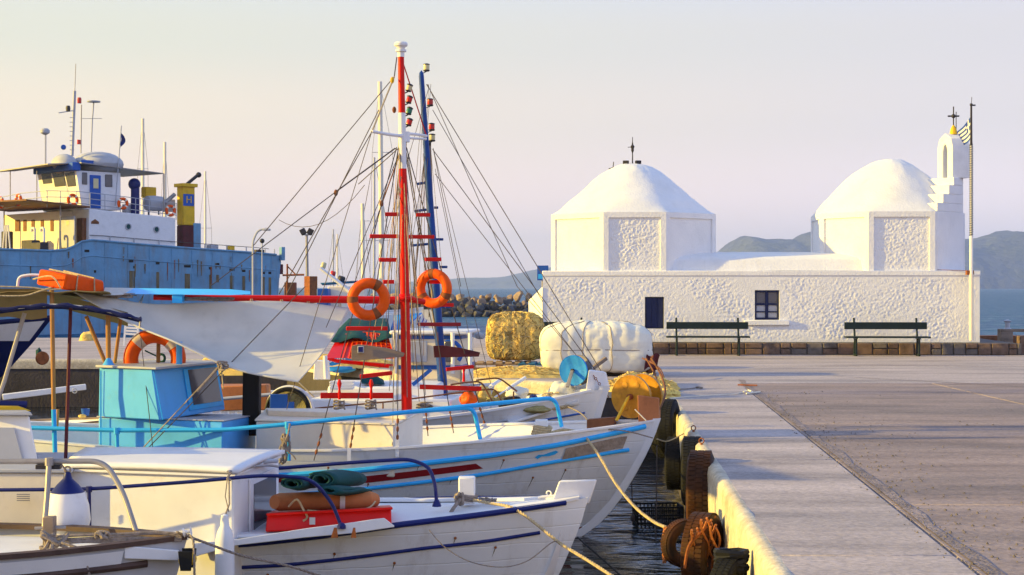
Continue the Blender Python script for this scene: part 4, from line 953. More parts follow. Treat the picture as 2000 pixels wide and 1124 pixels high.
st('flagstaff', [(225, 402), (237, 246)], .03, 'ltgrey', .3)
# rails of the bridge deck
RL = [(0, 383), (30, 379), (90, 373), (150, 374), (230, 383), (345, 398)]
for dy in (0, 12, 23):
    b = MB(); b.tube([SP(x, y + dy * (1.0), .25) for x, y in RL if x >= 90], .022, 5); sb(b, 'deck_rail', M['ltgrey'])
    b = MB(); b.tube([FP(90, 373 + dy, SP(90, 373, .25).x), FP(40, 378 + dy, SP(90, 373, .25).x), FP(0, 386 + dy, SP(90, 373, .25).x)], .022, 5); sb(b, 'deck_rail', M['ltgrey'])
for px in (92, 118, 150, 176, 205, 235, 265, 292, 318, 344):
    y = interp(RL, px); b = MB(); b.tube([SP(px, y, .25), SP(px, y + 32, .25)], .025, 5); sb(b, 'rail_post', M['ltgrey'])
# funnels
def fun(px0, pxc, px1, y0, y1, v, name, m):
    uc = SP(pxc, 0, v).x; uE = SP(px1, 0, v).x; vE = FP(px0, 400, uc).y; z0, z1 = SP(pxc, y1, v).z, SP(pxc, y0, v).z
    b = MB(); b.prism([(uc, v), (uE, v), (uE, vE), (uc, vE)], z0, z1); return sb(b, name, m, bevel=.06), uc, uE, v, vE
f_, uc, uE, v_, vE = fun(345, 358, 381, 362, 440, .5, 'funnel', M['yellow'])
fun(344.7, 357.6, 381.3, 440, 487, .48, 'funnel_base', M['maroon'])
b = MB(); z = SP(358, 361, .5).z; b.prism([(uc - .12, v_ - .12), (uE + .12, v_ - .12), (uE + .12, vE + .12), (uc - .12, vE + .12)], z - .12, z + .08); sb(b, 'funnel_cap', M['yellow'], bevel=.03)
a = SP(358, 379, .5); c = SP(379, 403, .5); b = MB(); b.bx((a.x, .47, c.z), (c.x - .02, .52, a.z)); sb(b, 'funnel_panel', M['royal'])
Mt = W[ship] @ Matrix.Translation(((a.x + c.x) / 2, .462, (a.z + c.z) / 2)) @ Matrix.Rotation(R(90), 4, 'X'); text('H', .58, Mt, M['yellow'], ship, ext=.006)
fun(275, 284, 306, 365, 386, 1.4, 'funnel', M['yellow'])
b = MB(); q = SP(264, 418, .9); t0 = SP(264, 362, .9); b.tube([q, t0], .24, 14); b.sphere(t0 + Vector((-.05, 0, .05)), .34, 14, 10); sb(b, 'ventilator', M['navy'])
b = MB(); a = SP(300, 398, .9); b.lathe(a + Vector((-.55, 0, 0)), [(.2, 0), (.42, .12), (.45, .6), (.42, 1.05), (.2, 1.15)], 16, axis=(1, 0, 0)); sb(b, 'life_raft', M['ltgrey'])
for px in (290, 310): b = MB(); b.tube([SP(px, 405, .9), SP(px, 420, .9)], .05, 6); sb(b, 'cradle', M['steel_dark'])
b = MB(); b.tube([SP(364, 361, .8), SP(388, 341, .8)], .10, 8); b.sphere(SP(388, 342, .8), .16); sb(b, 'exhaust_pipe', M['steel_dark'])
b = MB(); b.tube([SP(322, 397, .6), SP(341, 380, .6)], .12, 8); sb(b, 'crane_arm', M['galv'])
b = MB(); a = SP(381, 450, .7); b.box(a - Vector((0, 0, .4)), (.5, .5, 1.6)); sb(b, 'locker', M['shipblue'], bevel=.04)
# ship's flag
t = tag(MB().grid([[W[ship] @ (SP(236 + 7 * math.sin(j * .5) * i / 5 + i * .6, 257 + j * 3.2 + i * 1.4, .3) + Vector((0, .05 * math.sin(i + j), 0))) for i in range(6)] for j in range(9)]).build('flag', M['navy'], smooth=60), 'small dark flag furled on the slanting staff of the ship', 'flag')
# lifebuoys (built once, reused all over)
def make_ring(name, m, band, Rr, r, nb=4):
    t = thing(name, 'x', 'lifebuoy', (0, 0, 0)); b = MB(); b.torus((0, 0, 0), (0, 1, 0), Rr, r, 40, 12); body = b.build('ring', m, t, local=True, smooth=179)
    for k in range(nb):
        a0 = k * 360 / nb + 30; b = MB(); b.torus((0, 0, 0), (0, 1, 0), Rr, r * 1.035, 4, 12, a0, a0 + 20); b.build('band', band, t, local=True, smooth=60)
    return t
bo = make_ring('lifebuoy', M['orange'], M['whitecloth'], .26, .085)
first = True
for k, (px, py) in enumerate(((36, 391), (142, 391), (240, 398), (333, 412), (1, 396))):
    q = W[ship] @ (SP(px, py, .12) if px > 80 else FP(px, py, SP(90, 0, .25).x - .12))
    lb = ['orange lifebuoy on the rail left of the wheelhouse of the ship', 'orange lifebuoy on the ship rail under the front corner of the wheelhouse', 'orange lifebuoy on the ship rail beside the dark blue ventilator', 'orange lifebuoy on the ship rail nearest the yellow funnel', 'orange lifebuoy at the left picture edge, on the rail of the ship'][k]
    o = bo if first else copy_tree(bo); o['label'] = lb; o['group'] = 'lifebuoys on the ship rail'; o.location = q; o.rotation_euler = (0, 0, R(PSI) if px > 80 else R(PSI - 90)); first = False

# ------------------------------------------------------------------ clutter between ship and breakwater
def simple_mast(px, y0, y1, s, r, m, label, boom=None, spread=(), lean=0, extra=None):
    a, c = P(px, y1, s), P(px + lean, y0, s); t = thing('sailing_yacht', label, 'sailboat', (a.x, a.y, 0), 0, 'sailing boats moored in the distance')
    b = MB(); b.tube([a, c], [r, r * .75], 8); b.build('mast', m, t)
    for yy, hw in spread:
        b = MB(); b.tube([P(px - hw, yy, s), P(px + hw, yy, s)], .02, 5); b.build('spreader', M['ltgrey'], t)
        for sx in (-1, 1):
            b = MB(); b.tube([c, P(px + sx * hw, yy, s), P(px + sx * hw * 1.3, y1, s)], .010, 4); b.build('shroud', M['line'], t)
    if not spread:
        for sx in (-1, 1): b = MB(); b.tube([c, P(px + sx * 24, y1, s)], .010, 4); b.build('shroud', M['line'], t)
    L_ = 3.2; x0, y_ = a.x, a.y; bh = MB(); rows = []
    for i in range(13):
        u = i / 12; wv = 1.1 * math.sin(math.pi * min(.97, u + .12)) ** .6; sh_ = 1.0 + .25 * (u * 2 - 1) ** 2
        rows.append([(x0 - L_ + 2 * L_ * u, y_ - wv, sh_), (x0 - L_ + 2 * L_ * u, y_ - wv * .8, -.2), (x0 - L_ + 2 * L_ * u, y_ + wv * .8, -.2), (x0 - L_ + 2 * L_ * u, y_ + wv, sh_)])
    bh.grid(rows, closed=True); bh.build('hull', M['hullwhite'], t)
    if boom: b = MB(); b.tube([P(px, boom, s), P(px + 34, boom + 2, s)], .09, 8); b.build('boom', M['royal'], t)
    return t
simple_mast(279, 232, 640, 29, .13, M['yellow'] if False else M['cream'], 'sailboat mast with yellow tinted spar standing left of the dark blue ventilator', spread=((330, 10),))
simple_mast(323, 278, 640, 30, .12, M['cream'], 'sailboat mast with a bushy masthead rising beside the awning post of the ship', lean=-1)
simple_mast(401, 335, 640, 26, .10, M['cream'], 'slim pale mast standing right of the yellow funnel', spread=((446, 12),))
simple_mast(747, 160, 640, 33, .17, M['cream'], 'tallest pale mast, rising just left of the red mast', spread=((298, 20),), lean=-5)
simple_mast(710, 398, 640, 36, .12, M['cream'], 'short thick cream mast left of the tallest pale mast', lean=-2)
simple_mast(731, 308, 640, 30, .09, M['ltgrey'], 'thin grey mast between the short cream mast and the tall pale mast', spread=((432, 24), (470, 30)))
simple_mast(651, 448, 640, 24, .07, M['ltgrey'], 'thin distant mast seen above the tilted lamp boat, the left one of two')
simple_mast(659, 458, 640, 26, .07, M['cream'], 'thin distant mast seen above the tilted lamp boat, the right one of two')
# lamp posts
s = 40; a = P(601, 640, s); t = thing('lamp_post', 'twin headed floodlight post between the ship and the masts', 'lamp post', (a.x, a.y, 1.0)); b = MB(); b.tube([Vector((a.x, a.y, 1)), P(599, 458, s)], [.09, .06], 8); b.build('pole', M['galv'], t)
b = MB(); b.tube([P(590, 459, s), P(608, 459, s)], .03, 5); b.build('crossbar', M['galv'], t)
for dx in (-7, 7): b = MB(); b.box(P(599 + dx, 453, s), (.28, .18, .30), mat=Matrix.Translation(P(599 + dx, 453, s)) @ Matrix.Rotation(.5 * (1 if dx > 0 else -1), 4, 'Y')); b.build('lamp_head', M['steel_dark'], t, bevel=.03)
s = 42; a = P(494, 640, s); t = thing('street_lamp', 'curved arm street lamp rising behind the stern of the ship', 'lamp post', (a.x, a.y, 1.0)); b = MB(); b.tube(fillet([Vector((a.x, a.y, 1)), P(494, 470, s), P(504, 450, s), P(522, 447, s)], .4), .05, 7); b.build('pole', M['ltgrey'], t); b = MB(); b.box(P(521, 449, s), (.35, .15, .1)); b.build('lamp_head', M['ltgrey'], t, bevel=.03)
s = 40; a = P(512, 640, s); t = thing('globe_lamp', 'small post lamp beside the curved street lamp', 'lamp post', (a.x, a.y, 1.0)); b = MB(); b.tube([Vector((a.x, a.y, 1)), P(512, 475, s)], .03, 7); b.build('pole', M['ltgrey'], t); b = MB(); b.sphere(P(512, 471, s), .12); b.build('globe', M['steel_dark'], t)
# containers / kiosk
s = 44; a, c = P(594, 636, s), P(619, 540, s); b = MB(); b.prism([(a.x, a.y), (P(608, 0, s).x, a.y - .5), (c.x, a.y + .2), (P(606, 0, s).x, a.y + .9)], 1.0, c.z); b.build('tank', M['rust'], loc=(a.x, a.y, 1.0), bevel=.02, label='tall rusty orange steel box standing behind the twin lamp post', cat='steel box')
a, c = P(555, 636, s), P(576, 552, s); b = MB(); b.prism([(a.x, a.y), (c.x, a.y), (c.x, a.y + .6), (a.x, a.y + .6)], 1.0, c.z); b.build('tank', M['brownwood'], loc=(a.x, a.y, 1.0), bevel=.02, label='squat dark brown steel box next to the stern of the ship', cat='steel box')
t = thing('small_crane', 'rusty lattice jib reaching right from behind the ship stern', 'crane', P(560, 636, s)); b = MB(); b.tube([P(552, 538, s), P(594, 537, s)], .05, 6); b.tube([P(561, 580, s), P(561, 516, s)], .04, 6); b.tube([P(561, 520, s), P(578, 537, s)], .03, 5); b.build('jib', M['rust'], t)
# fishing boat with tilted lamp mast and blue awnings
s = 52; a = P(665, 600, s); t = thing('lamp_boat', 'small boat with blue awnings and a tilted white mast carrying red and white lamps', 'boat', (a.x, a.y, 0))
b = MB(); b.tube([P(626, 524, s), P(700, 582, s)], [.06, .09], 8); b.build('mast', M['white'], t)
for px, py, m_, r_ in ((630, 520, 'lens_clear', .10), (648, 537, 'lens_red', .10), (665, 547, 'steel_dark', .14), (674, 572, 'lens_red', .12)):
    b = MB(); q = P(px, py, s - 1); b.lathe(q - Vector((0, .0, .1)), [(r_ * .8, 0), (r_, .05), (r_, .2), (r_ * .8, .25)], 12, axis=(.3, 0, 1)); b.build('lamp', M[m_], t)
b = MB(); b.add([P(625, 553, s), P(705, 548, s), P(712, 552, s - 3), P(630, 558, s - 3)], [[0, 1, 2, 3]]); b.build('awning', M['bluetarp'], t, smooth=0)
b = MB(); b.prism([(P(640, 0, s).x, a.y), (P(712, 0, s).x, a.y), (P(712, 0, s).x, a.y + 1), (P(640, 0, s).x, a.y + 1)], .8, P(0, 560, s).z); b.build('cabin', M['cream'], t, bevel=.03)
b = MB(); b.prism([(P(624, 0, s).x, a.y - .8), (P(646, 0, s).x, a.y - .8), (P(646, 0, s).x, a.y), (P(624, 0, s).x, a.y)], 1.7, P(0, 564, s).z); b.build('locker', M['royal'], t, bevel=.03)
b = MB(); rows = []
for i in range(11):
    u = i / 10; wv = .9 * math.sin(math.pi * (u * .9 + .07)) ** .6; x_ = lerp(P(610, 0, s).x, P(735, 0, s).x, u)
    rows.append([(x_, a.y - wv, 1.9 - .2 * math.sin(u * 3.14)), (x_, a.y - wv * .7, -.2), (x_, a.y + 1 + wv * .7, -.2), (x_, a.y + 1 + wv, 1.9)])
b.grid(rows, closed=True); b.build('hull', M['white'], t)
# low jetty right of the chapel
a = P(1918, 640, 78); t = thing('jetty', 'weathered low jetty rail running off to the right of the chapel', 'jetty', (a.x, 40.9, 1.0))
b = MB(); b.bx((P(1985, 0, 87).x, 34.2, 1.0), (26, 34.6, 1.42)); b.build('low_wall', M['stone'], t, bevel=.02)
b = MB(); b.bx((12.1, 38.0, 1.40), (26, 38.3, 1.47)); b.bx((12.1, 38.0, 1.0), (12.4, 38.3, 1.40)); b.bx((15, 38.0, 1.0), (15.3, 38.3, 1.40)); b.build('beam', M['oldwood'], t, bevel=.01)
b = MB(); b.bx((12.0, 39.5, 1.0), (26, 40.0, 1.26)); b.build('kerb_wall', M['brownwood'], t, bevel=.02)
q = P(1960, 636, 78); b = MB(); b.lathe((q.x, 38.15, 1.47), [(.10, 0), (.06, .04), (.06, .16), (.1, .2), (.02, .24)], 12); b.build('bollard', M['ltgrey'], t)

# ship plating: raised weld lines down the side, and extra gear on deck
for px in (40, 100, 160, 205, 250, 292, 335, 375, 415, 455, 495, 530):
    y0 = interp(top, px) + 3; b = MB(); a = SP(px, y0, -.012); b.bx((a.x - .018, -.035, .2), (a.x + .018, .02, a.z)); sb(b, 'weld_seam', M['shipblue'], smooth=0)
rs_ = random.Random(9)
for k in range(26):
    px = rs_.uniform(20, 545); y0 = interp(top, px) + rs_.uniform(3, 60); a = SP(px, y0, -.02); w_ = rs_.uniform(.03, .12); h_ = rs_.uniform(.2, 1.1); b = MB()
    b.grid([[(a.x + w_ * (i / 3 - .5) * (1 - .6 * j / 5) + .02 * rs_.random(), -.036 - .0006 * k, a.z - h_ * j / 5) for i in range(4)] for j in range(6)]); sb(b, 'rust_streak', M['streak'] if k % 3 else M['rust'], smooth=0)
for px, py, v, d_, m_ in ((415, 486, .6, (.5, .5, .45), 'ltgrey'), (450, 489, .8, (.35, .4, .5), 'yellow'), (505, 493, .7, (.6, .4, .3), 'steel_dark'), (330, 402, 1.5, (.6, .4, .7), 'ltgrey'), (248, 410, 1.2, (.4, .4, .6), 'ltgrey')):
    b = MB(); b.box(SP(px, py, v), d_); sb(b, 'deck_locker', M[m_], bevel=.03)
# ------------------------------------------------------------------ boats
class Hull:
    """double ended wooden hull; local x runs aft (-) to bow (0), y away from the camera"""
    def __init__(s, bow, yaw, Ln, B, stem, sheer, zk=-.45, plan_k=2.3, stern=.55, emid=.32, ebow=.85, fmax=.42):
        s.b = bow; s.c, s.s = math.cos(R(yaw)), math.sin(R(yaw)); s.L = Ln; s.B = B; s.stem = sorted(stem); s.sh = sheer; s.zk = zk; s.pk = plan_k; s.st = stern; s.e0 = emid; s.e1 = ebow; s.fm = fmax
    def w(s, x, y, z): return Vector((s.b[0] + x * s.c + y * s.s, s.b[1] - x * s.s + y * s.c, z))
    def sheer(s, t):
        x = (t - 1) * s.L; return sum(interp(s.sh, x + d) for d in (-.35, -.2, 0, .15, .25)) / 5 if t < .96 else lerp(sum(interp(s.sh, x + d) for d in (-.35, -.2, 0, .15, .25)) / 5, interp(s.sh, x), (t - .96) / .04)
    def plan(s, t):
        fm = 1 - s.fm
        if t > fm: return max(0, 1 - ((t - fm) / (1 - fm)) ** s.pk)
        return 1 - (1 - s.st) * ((fm - t) / fm) ** 2.2
    def pt(s, t, z, side=-1, push=0.0):
        zs = s.sheer(t); k = max(0, min(1.15, (z - s.zk) / (zs - s.zk))); e = lerp(s.e0, s.e1, max(0, (t - .35) / .65) ** 1.5)
        y = side * (s.B * s.plan(t) * k ** e + push); sx = interp(s.stem, z); x = -s.L + t * (sx + s.L)
        return s.w(x, y, z)
    def T(s, t, a=0.0, b=1.0, n=0): pass
    def ts(s, a=0.0, b=1.0, n=44): return [a + (b - a) * (1 - (1 - i / n) ** 1.25) for i in range(n + 1)]
    def shell(s, planks=0):
        b = MB(); nz = 16
        for side in (-1, 1):
            b.grid([[s.pt(t, lerp(s.zk, s.sheer(t), j / nz), side) for j in range(nz + 1)] for t in s.ts()])
        b.add([s.pt(0, lerp(s.zk, s.sheer(0), j / 8), -1) for j in range(9)] + [s.pt(0, lerp(s.zk, s.sheer(0), j / 8), 1) for j in range(9)], [[j, j + 1, 10 + j, 9 + j] for j in range(8)])
        return b
    def inner(s, depth, th=.05, a=0.0, b_=.97):
        b = MB()
        for side in (-1, 1):
            b.grid([[s.pt(t, s.sheer(t) - depth * j / 3, side, -min(th, .8 * s.B * s.plan(t))) for j in range(4)] for t in s.ts(a, b_)])
        return b
    def cap(s, wd=.08, h=.03, a=0.0, b_=1.0, out=.015):
        b = MB()
        for side in (-1, 1):
            rows = []
            for t in s.ts(a, b_):
                z = s.sheer(t); i_ = -min(wd, s.B * s.plan(t) * .95 + .001)
                rows.append([s.pt(t, z, side, out), s.pt(t, z, side, out) + Vector((0, 0, h)), s.pt(t, z, side, i_) + Vector((0, 0, h)), s.pt(t, z, side, i_)])
            b.grid(rows, closed=True); b.add(rows[0], [[0, 1, 2, 3]]); b.add(rows[-1], [[0, 1, 2, 3]])
        return b
    def deck(s, depth, a=0.0, b_=.985, camber=.04):
        b = MB(); rows = []
        for t in s.ts(a, b_):
            z = s.sheer(t) - depth; l, r_ = s.pt(t, z, -1, -.01), s.pt(t, z, 1, -.01)
            rows.append([l.lerp(r_, j / 8) + Vector((0, 0, camber * (1 - (j / 4 - 1) ** 2))) for j in range(9)])
        b.grid(rows); return b
    def strake(s, zf, a, b_, r=.02, sides=(-1, 1), push=.0):
        b = MB()
        for side in sides: b.tube([s.pt(t, zf(t), side, push) for t in s.ts(a, b_, 36)], r, 8)
        return b
    def band(s, f0, f1, a, b_, side=-1, push=.004, slant=.0):
        b = MB(); rows = []
        for i in range(25):
            t = a + (b_ - a) * i / 24
            rows.append([s.pt(t + slant * (1 - j / 3), lerp(f0(t), f1(t), j / 3), side, push) for j in range(4)])
        b.grid(rows); return b
    def stempost(s, wd=.07, prow=.04, top=.03, z0=-.4):
        b = MB(); lo, hi = [], []; zs = [z0 + (s.stem[-1][0] + top - z0) * i / 12 for i in range(13)]; rows = []
        for z in zs:
            x = interp(s.stem, z); rows.append([s.w(x - .10, -wd / 2, z), s.w(x + prow, -wd / 2 * .7, z), s.w(x + prow, wd / 2 * .7, z), s.w(x - .10, wd / 2, z)])
        b.grid(rows, closed=True); b.add(rows[-1], [[0, 1, 2, 3]]); return b
def bzline(pts):   # list of (photo px, photo py, s) -> function X -> z
    q = sorted((P(*p).x, P(*p).z) for p in pts); return lambda X: interp(q, X)
def zt_of(h, pts):
    q = bzline(pts)
    def f(t):
        x = h.b[0] + (t - 1) * h.L * h.c - h.B * h.plan(t) * h.s
        return q(x)
    return f
def house(name, parent, near0, near1, far1, far0, z0, z1, m, bevel=.015, top=None):
    """prism on four ground points, given as (px, s); z1 may be a list"""
    pts = [((px - 1000) / s, F / s) for px, s in (near0, near1, far1, far0)]
    b = MB(); b.prism(pts, z0, z1); return b.build(name, m, parent, bevel=bevel), pts
def lid(name, parent, pts, z, h, m, over=.03, bevel=.008):
    cx = sum(p[0] for p in pts) / len(pts); cy = sum(p[1] for p in pts) / len(pts)
    q = [(p[0] + over * (1 if p[0] > cx else -1), p[1] + over * (1 if p[1] > cy else -1)) for p in pts]
    zz = z if isinstance(z, (list, tuple)) else [z] * len(pts)
    b = MB(); b.prism(q, [a for a in zz], [a + h for a in zz]); return b.build(name, m, parent, bevel=bevel)
def pipe(name, parent, pts, r, m, rad=.12, n=8):
    b = MB(); b.tube(fillet(pts, rad), r, n); return b.build(name, m, parent)
def line(name, parent, a, c, r=.0045, m=None, d=0.0):
    b = MB(); b.tube(sag(a, c, d, 10 if d else 1), r, 5, cap=False); return b.build(name, m or M['line'], parent)
def mooring(label, pts, r=.011, m=None, cat='rope', name='mooring_rope'):
    t = thing(name, label, cat, pts[0]); b = MB(); path = catmull(pts, 8)
    for ph in (0, 2.1, 4.2):      # three twisted strands
        pp = []; acc = 0
        fine = catmull(path, 5)
        for i, p in enumerate(fine):
            if i: acc += (p - fine[i - 1]).length
            d = (fine[min(i + 1, len(fine) - 1)] - fine[max(i - 1, 0)]); u, v = frame_of(d); a = acc * 70 + ph
            pp.append(p + (u * math.cos(a) + v * math.sin(a)) * r * .55)
        b.tube(pp, r * .62, 5)
    b.build('strand', m or M['rope'], t); return t
def coil(b, c, rad, n, r, h=.02, ax=(1, .6)):
    pts = []
    for i in range(n * 14):
        a = i * 2 * math.pi / 14; k = 1 + .12 * math.sin(i * .37)
        pts.append(Vector(c) + Vector((rad * k * ax[0] * math.cos(a), rad * k * ax[1] * math.sin(a), h * i / 14 + .01 * math.sin(i * .9))))
    b.tube(pts, r, 6)
def tangle(b, c, ext, n, r, seedv):
    rnd = random.Random(seedv); pts = [Vector(c) + Vector([rnd.uniform(-e, e) for e in ext]) for _ in range(n)]
    b.tube(catmull(pts, 6), r, 6)

# ============ boat B : white with sky blue rails, turquoise cabin, red mast
BB = Hull((1.46, 15.38), 5, 7.2, 1.15, [(-.5, -1.05), (0, -.79), (.13, -.61), (.33, -.43), (.61, -.26), (.87, -.12), (1.17, 0)],
          [(-7.2, 1.05), (-5, .93), (-2.8, .955), (-2.1, 1.0), (-1.4, 1.045), (-.7, 1.10), (0, 1.165)])
b1 = thing('fishing_boat', 'white fishing boat with sky blue rails, turquoise cabin and tall red mast', 'fishing boat', (-2, 15.6, 0))
BB.shell().build('hull', M['hullwhite'], b1, smooth=50)
BB.inner(.28).build('bulwark', M['white'], b1); BB.cap(.07, .02).build('gunwale', M['white'], b1, smooth=30)
BB.deck(.26).build('deck', M['white'], b1); BB.stempost(.08, .03, .02).build('stem_post', M['white'], b1, bevel=.006)
f_up = zt_of(BB, [(1275, 831, 196), (1100, 868, 201), (980, 888, 204), (860, 905, 207), (720, 924, 209), (500, 940, 209)])
f_lo = zt_of(BB, [(1243, 880, 197), (1100, 905, 202), (970, 930, 205), (850, 947, 207), (720, 965, 209), (500, 985, 209)])
BB.strake(f_up, .1, .985, .028).build('rub_rail', M['skyblue'], b1); BB.strake(f_lo, .1, .975, .021).build('rub_rail', M['skyblue'], b1)
fr0 = zt_of(BB, [(1020, 906, 203), (720, 951, 209)]); fr1 = zt_of(BB, [(1020, 896, 203), (720, 938, 209)])
BB.band(fr0, fr1, .45, .775, slant=.012).build('painted_stripe', M['dkred'], b1, smooth=0)
# bare wood patch near the bow (a fender board)
fb0 = zt_of(BB, [(1095, 903, 201), (1222, 876, 197)]); fb1 = zt_of(BB, [(1095, 880, 201), (1222, 852, 197)])
BB.band(fb0, fb1, .888, .966, push=.014).build('fender_board', M['fenderwood'], b1)
# little painted fish
fx = [(1045, 893), (1052, 888), (1062, 888), (1075, 884), (1086, 881), (1091, 884), (1084, 889), (1072, 892), (1058, 892), (1050, 897)]
def onhull(px, py, s=202, push=.008):
    q = P(px, py, s); x = q.x; lo, hi = .3, 1.0
    for _ in range(30):
        m_ = (lo + hi) / 2; p = BB.pt(m_, q.z); 
        if (p.x / p.y) < (px - 1000) / F: lo = m_
        else: hi = m_
    return BB.pt(lo, q.z, -1, push)
b = MB(); b.add([onhull(*p) for p in fx], [list(range(len(fx)))]); b.build('fish_emblem', M['skyblue'], b1, smooth=0)
# cabin : low block, wheelhouse with raked front, roof
zdk = .72
lowb, lp = house('cabin', b1, (192, 199.5), (435, 206.5), (500, 188), (262, 186), zdk, [P(0, 822, 205).z] * 2 + [P(0, 812, 188).z] * 2, M['cabinblue'])
lid('cabin_top', b1, lp, [P(0, 822, 205).z] * 2 + [P(0, 812, 188).z] * 2, .012, M['ltgrey'], .015)
zl0 = P(0, 821, 205).z; zr0 = P(0, 722, 205).z
A = [((192 - 1000) / 199.7, F / 199.7), ((312 - 1000) / 205.5, F / 205.5), ((440 - 1000) / 189, F / 189), ((305 - 1000) / 187, F / 187)]
Bt = [((194 - 1000) / 199.7, F / 199.7), ((297 - 1000) / 205.5, F / 205.5), ((424 - 1000) / 189, F / 189), ((305 - 1000) / 187, F / 187)]
b = MB(); b.loops([(x, y, zl0) for x, y in A], [(x, y, zr0) for x, y in Bt]); wh = b.build('wheelhouse', M['cabinblue'], b1, bevel=.012)
b = MB(); b.prism([(Bt[0][0] - .03, Bt[0][1] - .04), (Bt[1][0] + .05, Bt[1][1] - .05), (Bt[2][0] + .10, Bt[2][1]), (Bt[3][0], Bt[3][1] + .05)], zr0, zr0 + .025); b.build('roof', M['ltgrey'], wh, bevel=.008)
def wf(u, v, o):   # on the raked front face
    a0, a1, c0, c1 = Vector((*A[1], zl0)), Vector((*A[2], zl0)), Vector((*Bt[1], zr0)), Vector((*Bt[2], zr0)); n_ = (a1 - a0).cross(c0 - a0).normalized()
    if n_.x < 0: n_ = -n_
    return a0.lerp(a1, u).lerp(c0.lerp(c1, u), v) + n_ * o
def wfbox(u0, u1, v0, v1, o0, o1):
    b = MB(); b.loops([wf(u0, v0, o0), wf(u1, v0, o0), wf(u1, v1, o0), wf(u0, v1, o0)], [wf(u0, v0, o1), wf(u1, v0, o1), wf(u1, v1, o1), wf(u0, v1, o1)]); return b
wfr = wfbox(.44, .98, .10, .95, .001, .014).build('window', M['skyblue'], wh, bevel=.003)
wfbox(.50, .94, .20, .92, .0145, .018).build('pane', M['glass'], wfr, smooth=0)
# door seam and corner trim on the near side
b = MB(); b.bar(P(197, 724, 200.3), P(197, 888, 200.3), .012, .008); b.bar(P(300, 726, 206.2), P(318, 820, 206.4), .014, .008); b.build('trim', M['skyblue'], wh)
# mast partner pillar, funnel
b = MB(); q0, q1 = P(491, 812, 191), P(493, 716, 191); b.loops([(q0.x - .085, q0.y - .08, q0.z - .2), (q0.x + .085, q0.y - .08, q0.z - .2), (q0.x + .085, q0.y + .08, q0.z - .2), (q0.x - .085, q0.y + .08, q0.z - .2)], [(q1.x - .085, q1.y - .08, q1.z + .1), (q1.x + .085, q1.y - .08, q1.z + .1), (q1.x + .085, q1.y + .08, q1.z + .1), (q1.x - .085, q1.y + .08, q1.z + .1)]); b.build('exhaust_stack', M['black'], b1, bevel=.015)
# fore hatch box
zb0, zb1 = P(0, 829, 204).z, P(0, 803, 187).z
hb, hp = house('hatch_house', b1, (500, 199.5), (770, 206), (826, 188), (520, 187), .70, [zb0, zb0, zb1, zb1], M['cream'])
lid('hatch_top', b1, hp, [zb0, zb0, zb1, zb1], .02, M['cream'], .012)
h2 = [(hp[0][0] + .06, hp[0][1] + .35), (hp[1][0] + .1, hp[1][1] + .35), (hp[2][0] - .15, hp[2][1] - .05), (hp[3][0], hp[3][1] - .05)]
b = MB(); b.prism(h2, [zb0 + .02] * 4, [P(0, 806, 198).z] * 2 + [P(0, 798, 188).z] * 2); b.build('hatch_lid', M['cream'], b1, bevel=.012)
# railing
def RB(px, py): 
    s = interp([(60, 203), (230, 205), (560, 208), (850, 206), (1000, 203), (1100, 200.5)], px); return P(px, py, s)
pipe('rail', b1, [RB(60, 836), RB(230, 841), RB(440, 840), RB(562, 829), RB(760, 809), RB(910, 794), RB(1085, 777), RB(1097, 834)], .021, M['skyblue'], .10)
pipe('rail', b1, [RB(800, 805), RB(925, 796), RB(938, 858)], .021, M['skyblue'], .09)
for px, y0, y1 in ((228, 841, 905), (562, 829, 900)): 
    b = MB(); b.tube([RB(px, y0), RB(px + 2, y1)], .02, 8); b.lathe(RB(px, y0) - Vector((0, 0, .035)), [(.03, 0), (.03, .06)], 10); b.build('rail_post', M['skyblue'], b1)
# mast
mb, mt = P(796, 893, 192), P(783, 106, 192)
def mp(y, o=0.0): 
    t = (893 - y) / (893 - 106); return mb.lerp(mt, t) + Vector((o, 0, 0))
mast = None
b = MB(); segs = [(893, 330, 0), (330, 221, 1), (221, 108, 0)]
for y0, y1, mi in segs:
    r0, r1 = lerp(.058, .032, (893 - y0) / 787), lerp(.058, .032, (893 - y1) / 787); b.tube([mp(y0), mp(y1)], [r0, r1], 14, mi=mi)
mast = b.build('mast', [M['red'], M['white']], b1)
b = MB(); b.lathe(mp(112), [(.035, 0), (.035, .05), (.055, .055), (.055, .075), (.035, .08), (.045, .10), (.068, .115), (.070, .135), (.060, .15), (.0, .155)], 16); b.build('mast_cap', M['white'], mast)
b = MB(); b.torus(mp(583), (0, 0, 1), .085, .022, 20, 8); b.lathe(mp(590), [(.06, 0), (.075, .02), (.075, .06), (.06, .08)], 14); b.build('mast_collar', M['red'], mast)
# boom
bm0, bm1 = P(300, 581, 196), P(788, 587, 192)
b = MB(); b.tube([bm0, bm0.lerp(bm1, .5) , bm1], [.028, .036, .04], 12); b.tube([P(790, 584, 192), P(828, 590, 190)], .03, 8); b.build('boom', M['red'], b1)
# crosstrees
b = MB(); b.tube(catmull([P(726, 257, 200), P(775, 265, 194), P(800, 262, 190), P(833, 266, 186)], 5), .016, 7); b.tube(catmull([P(775, 266, 194), P(800, 270, 190), P(832, 272, 186)], 5), .013, 7); b.tube([P(790, 258, 191), P(790, 278, 191)], .055, 10); b.build('crosstree', M['white'], mast)
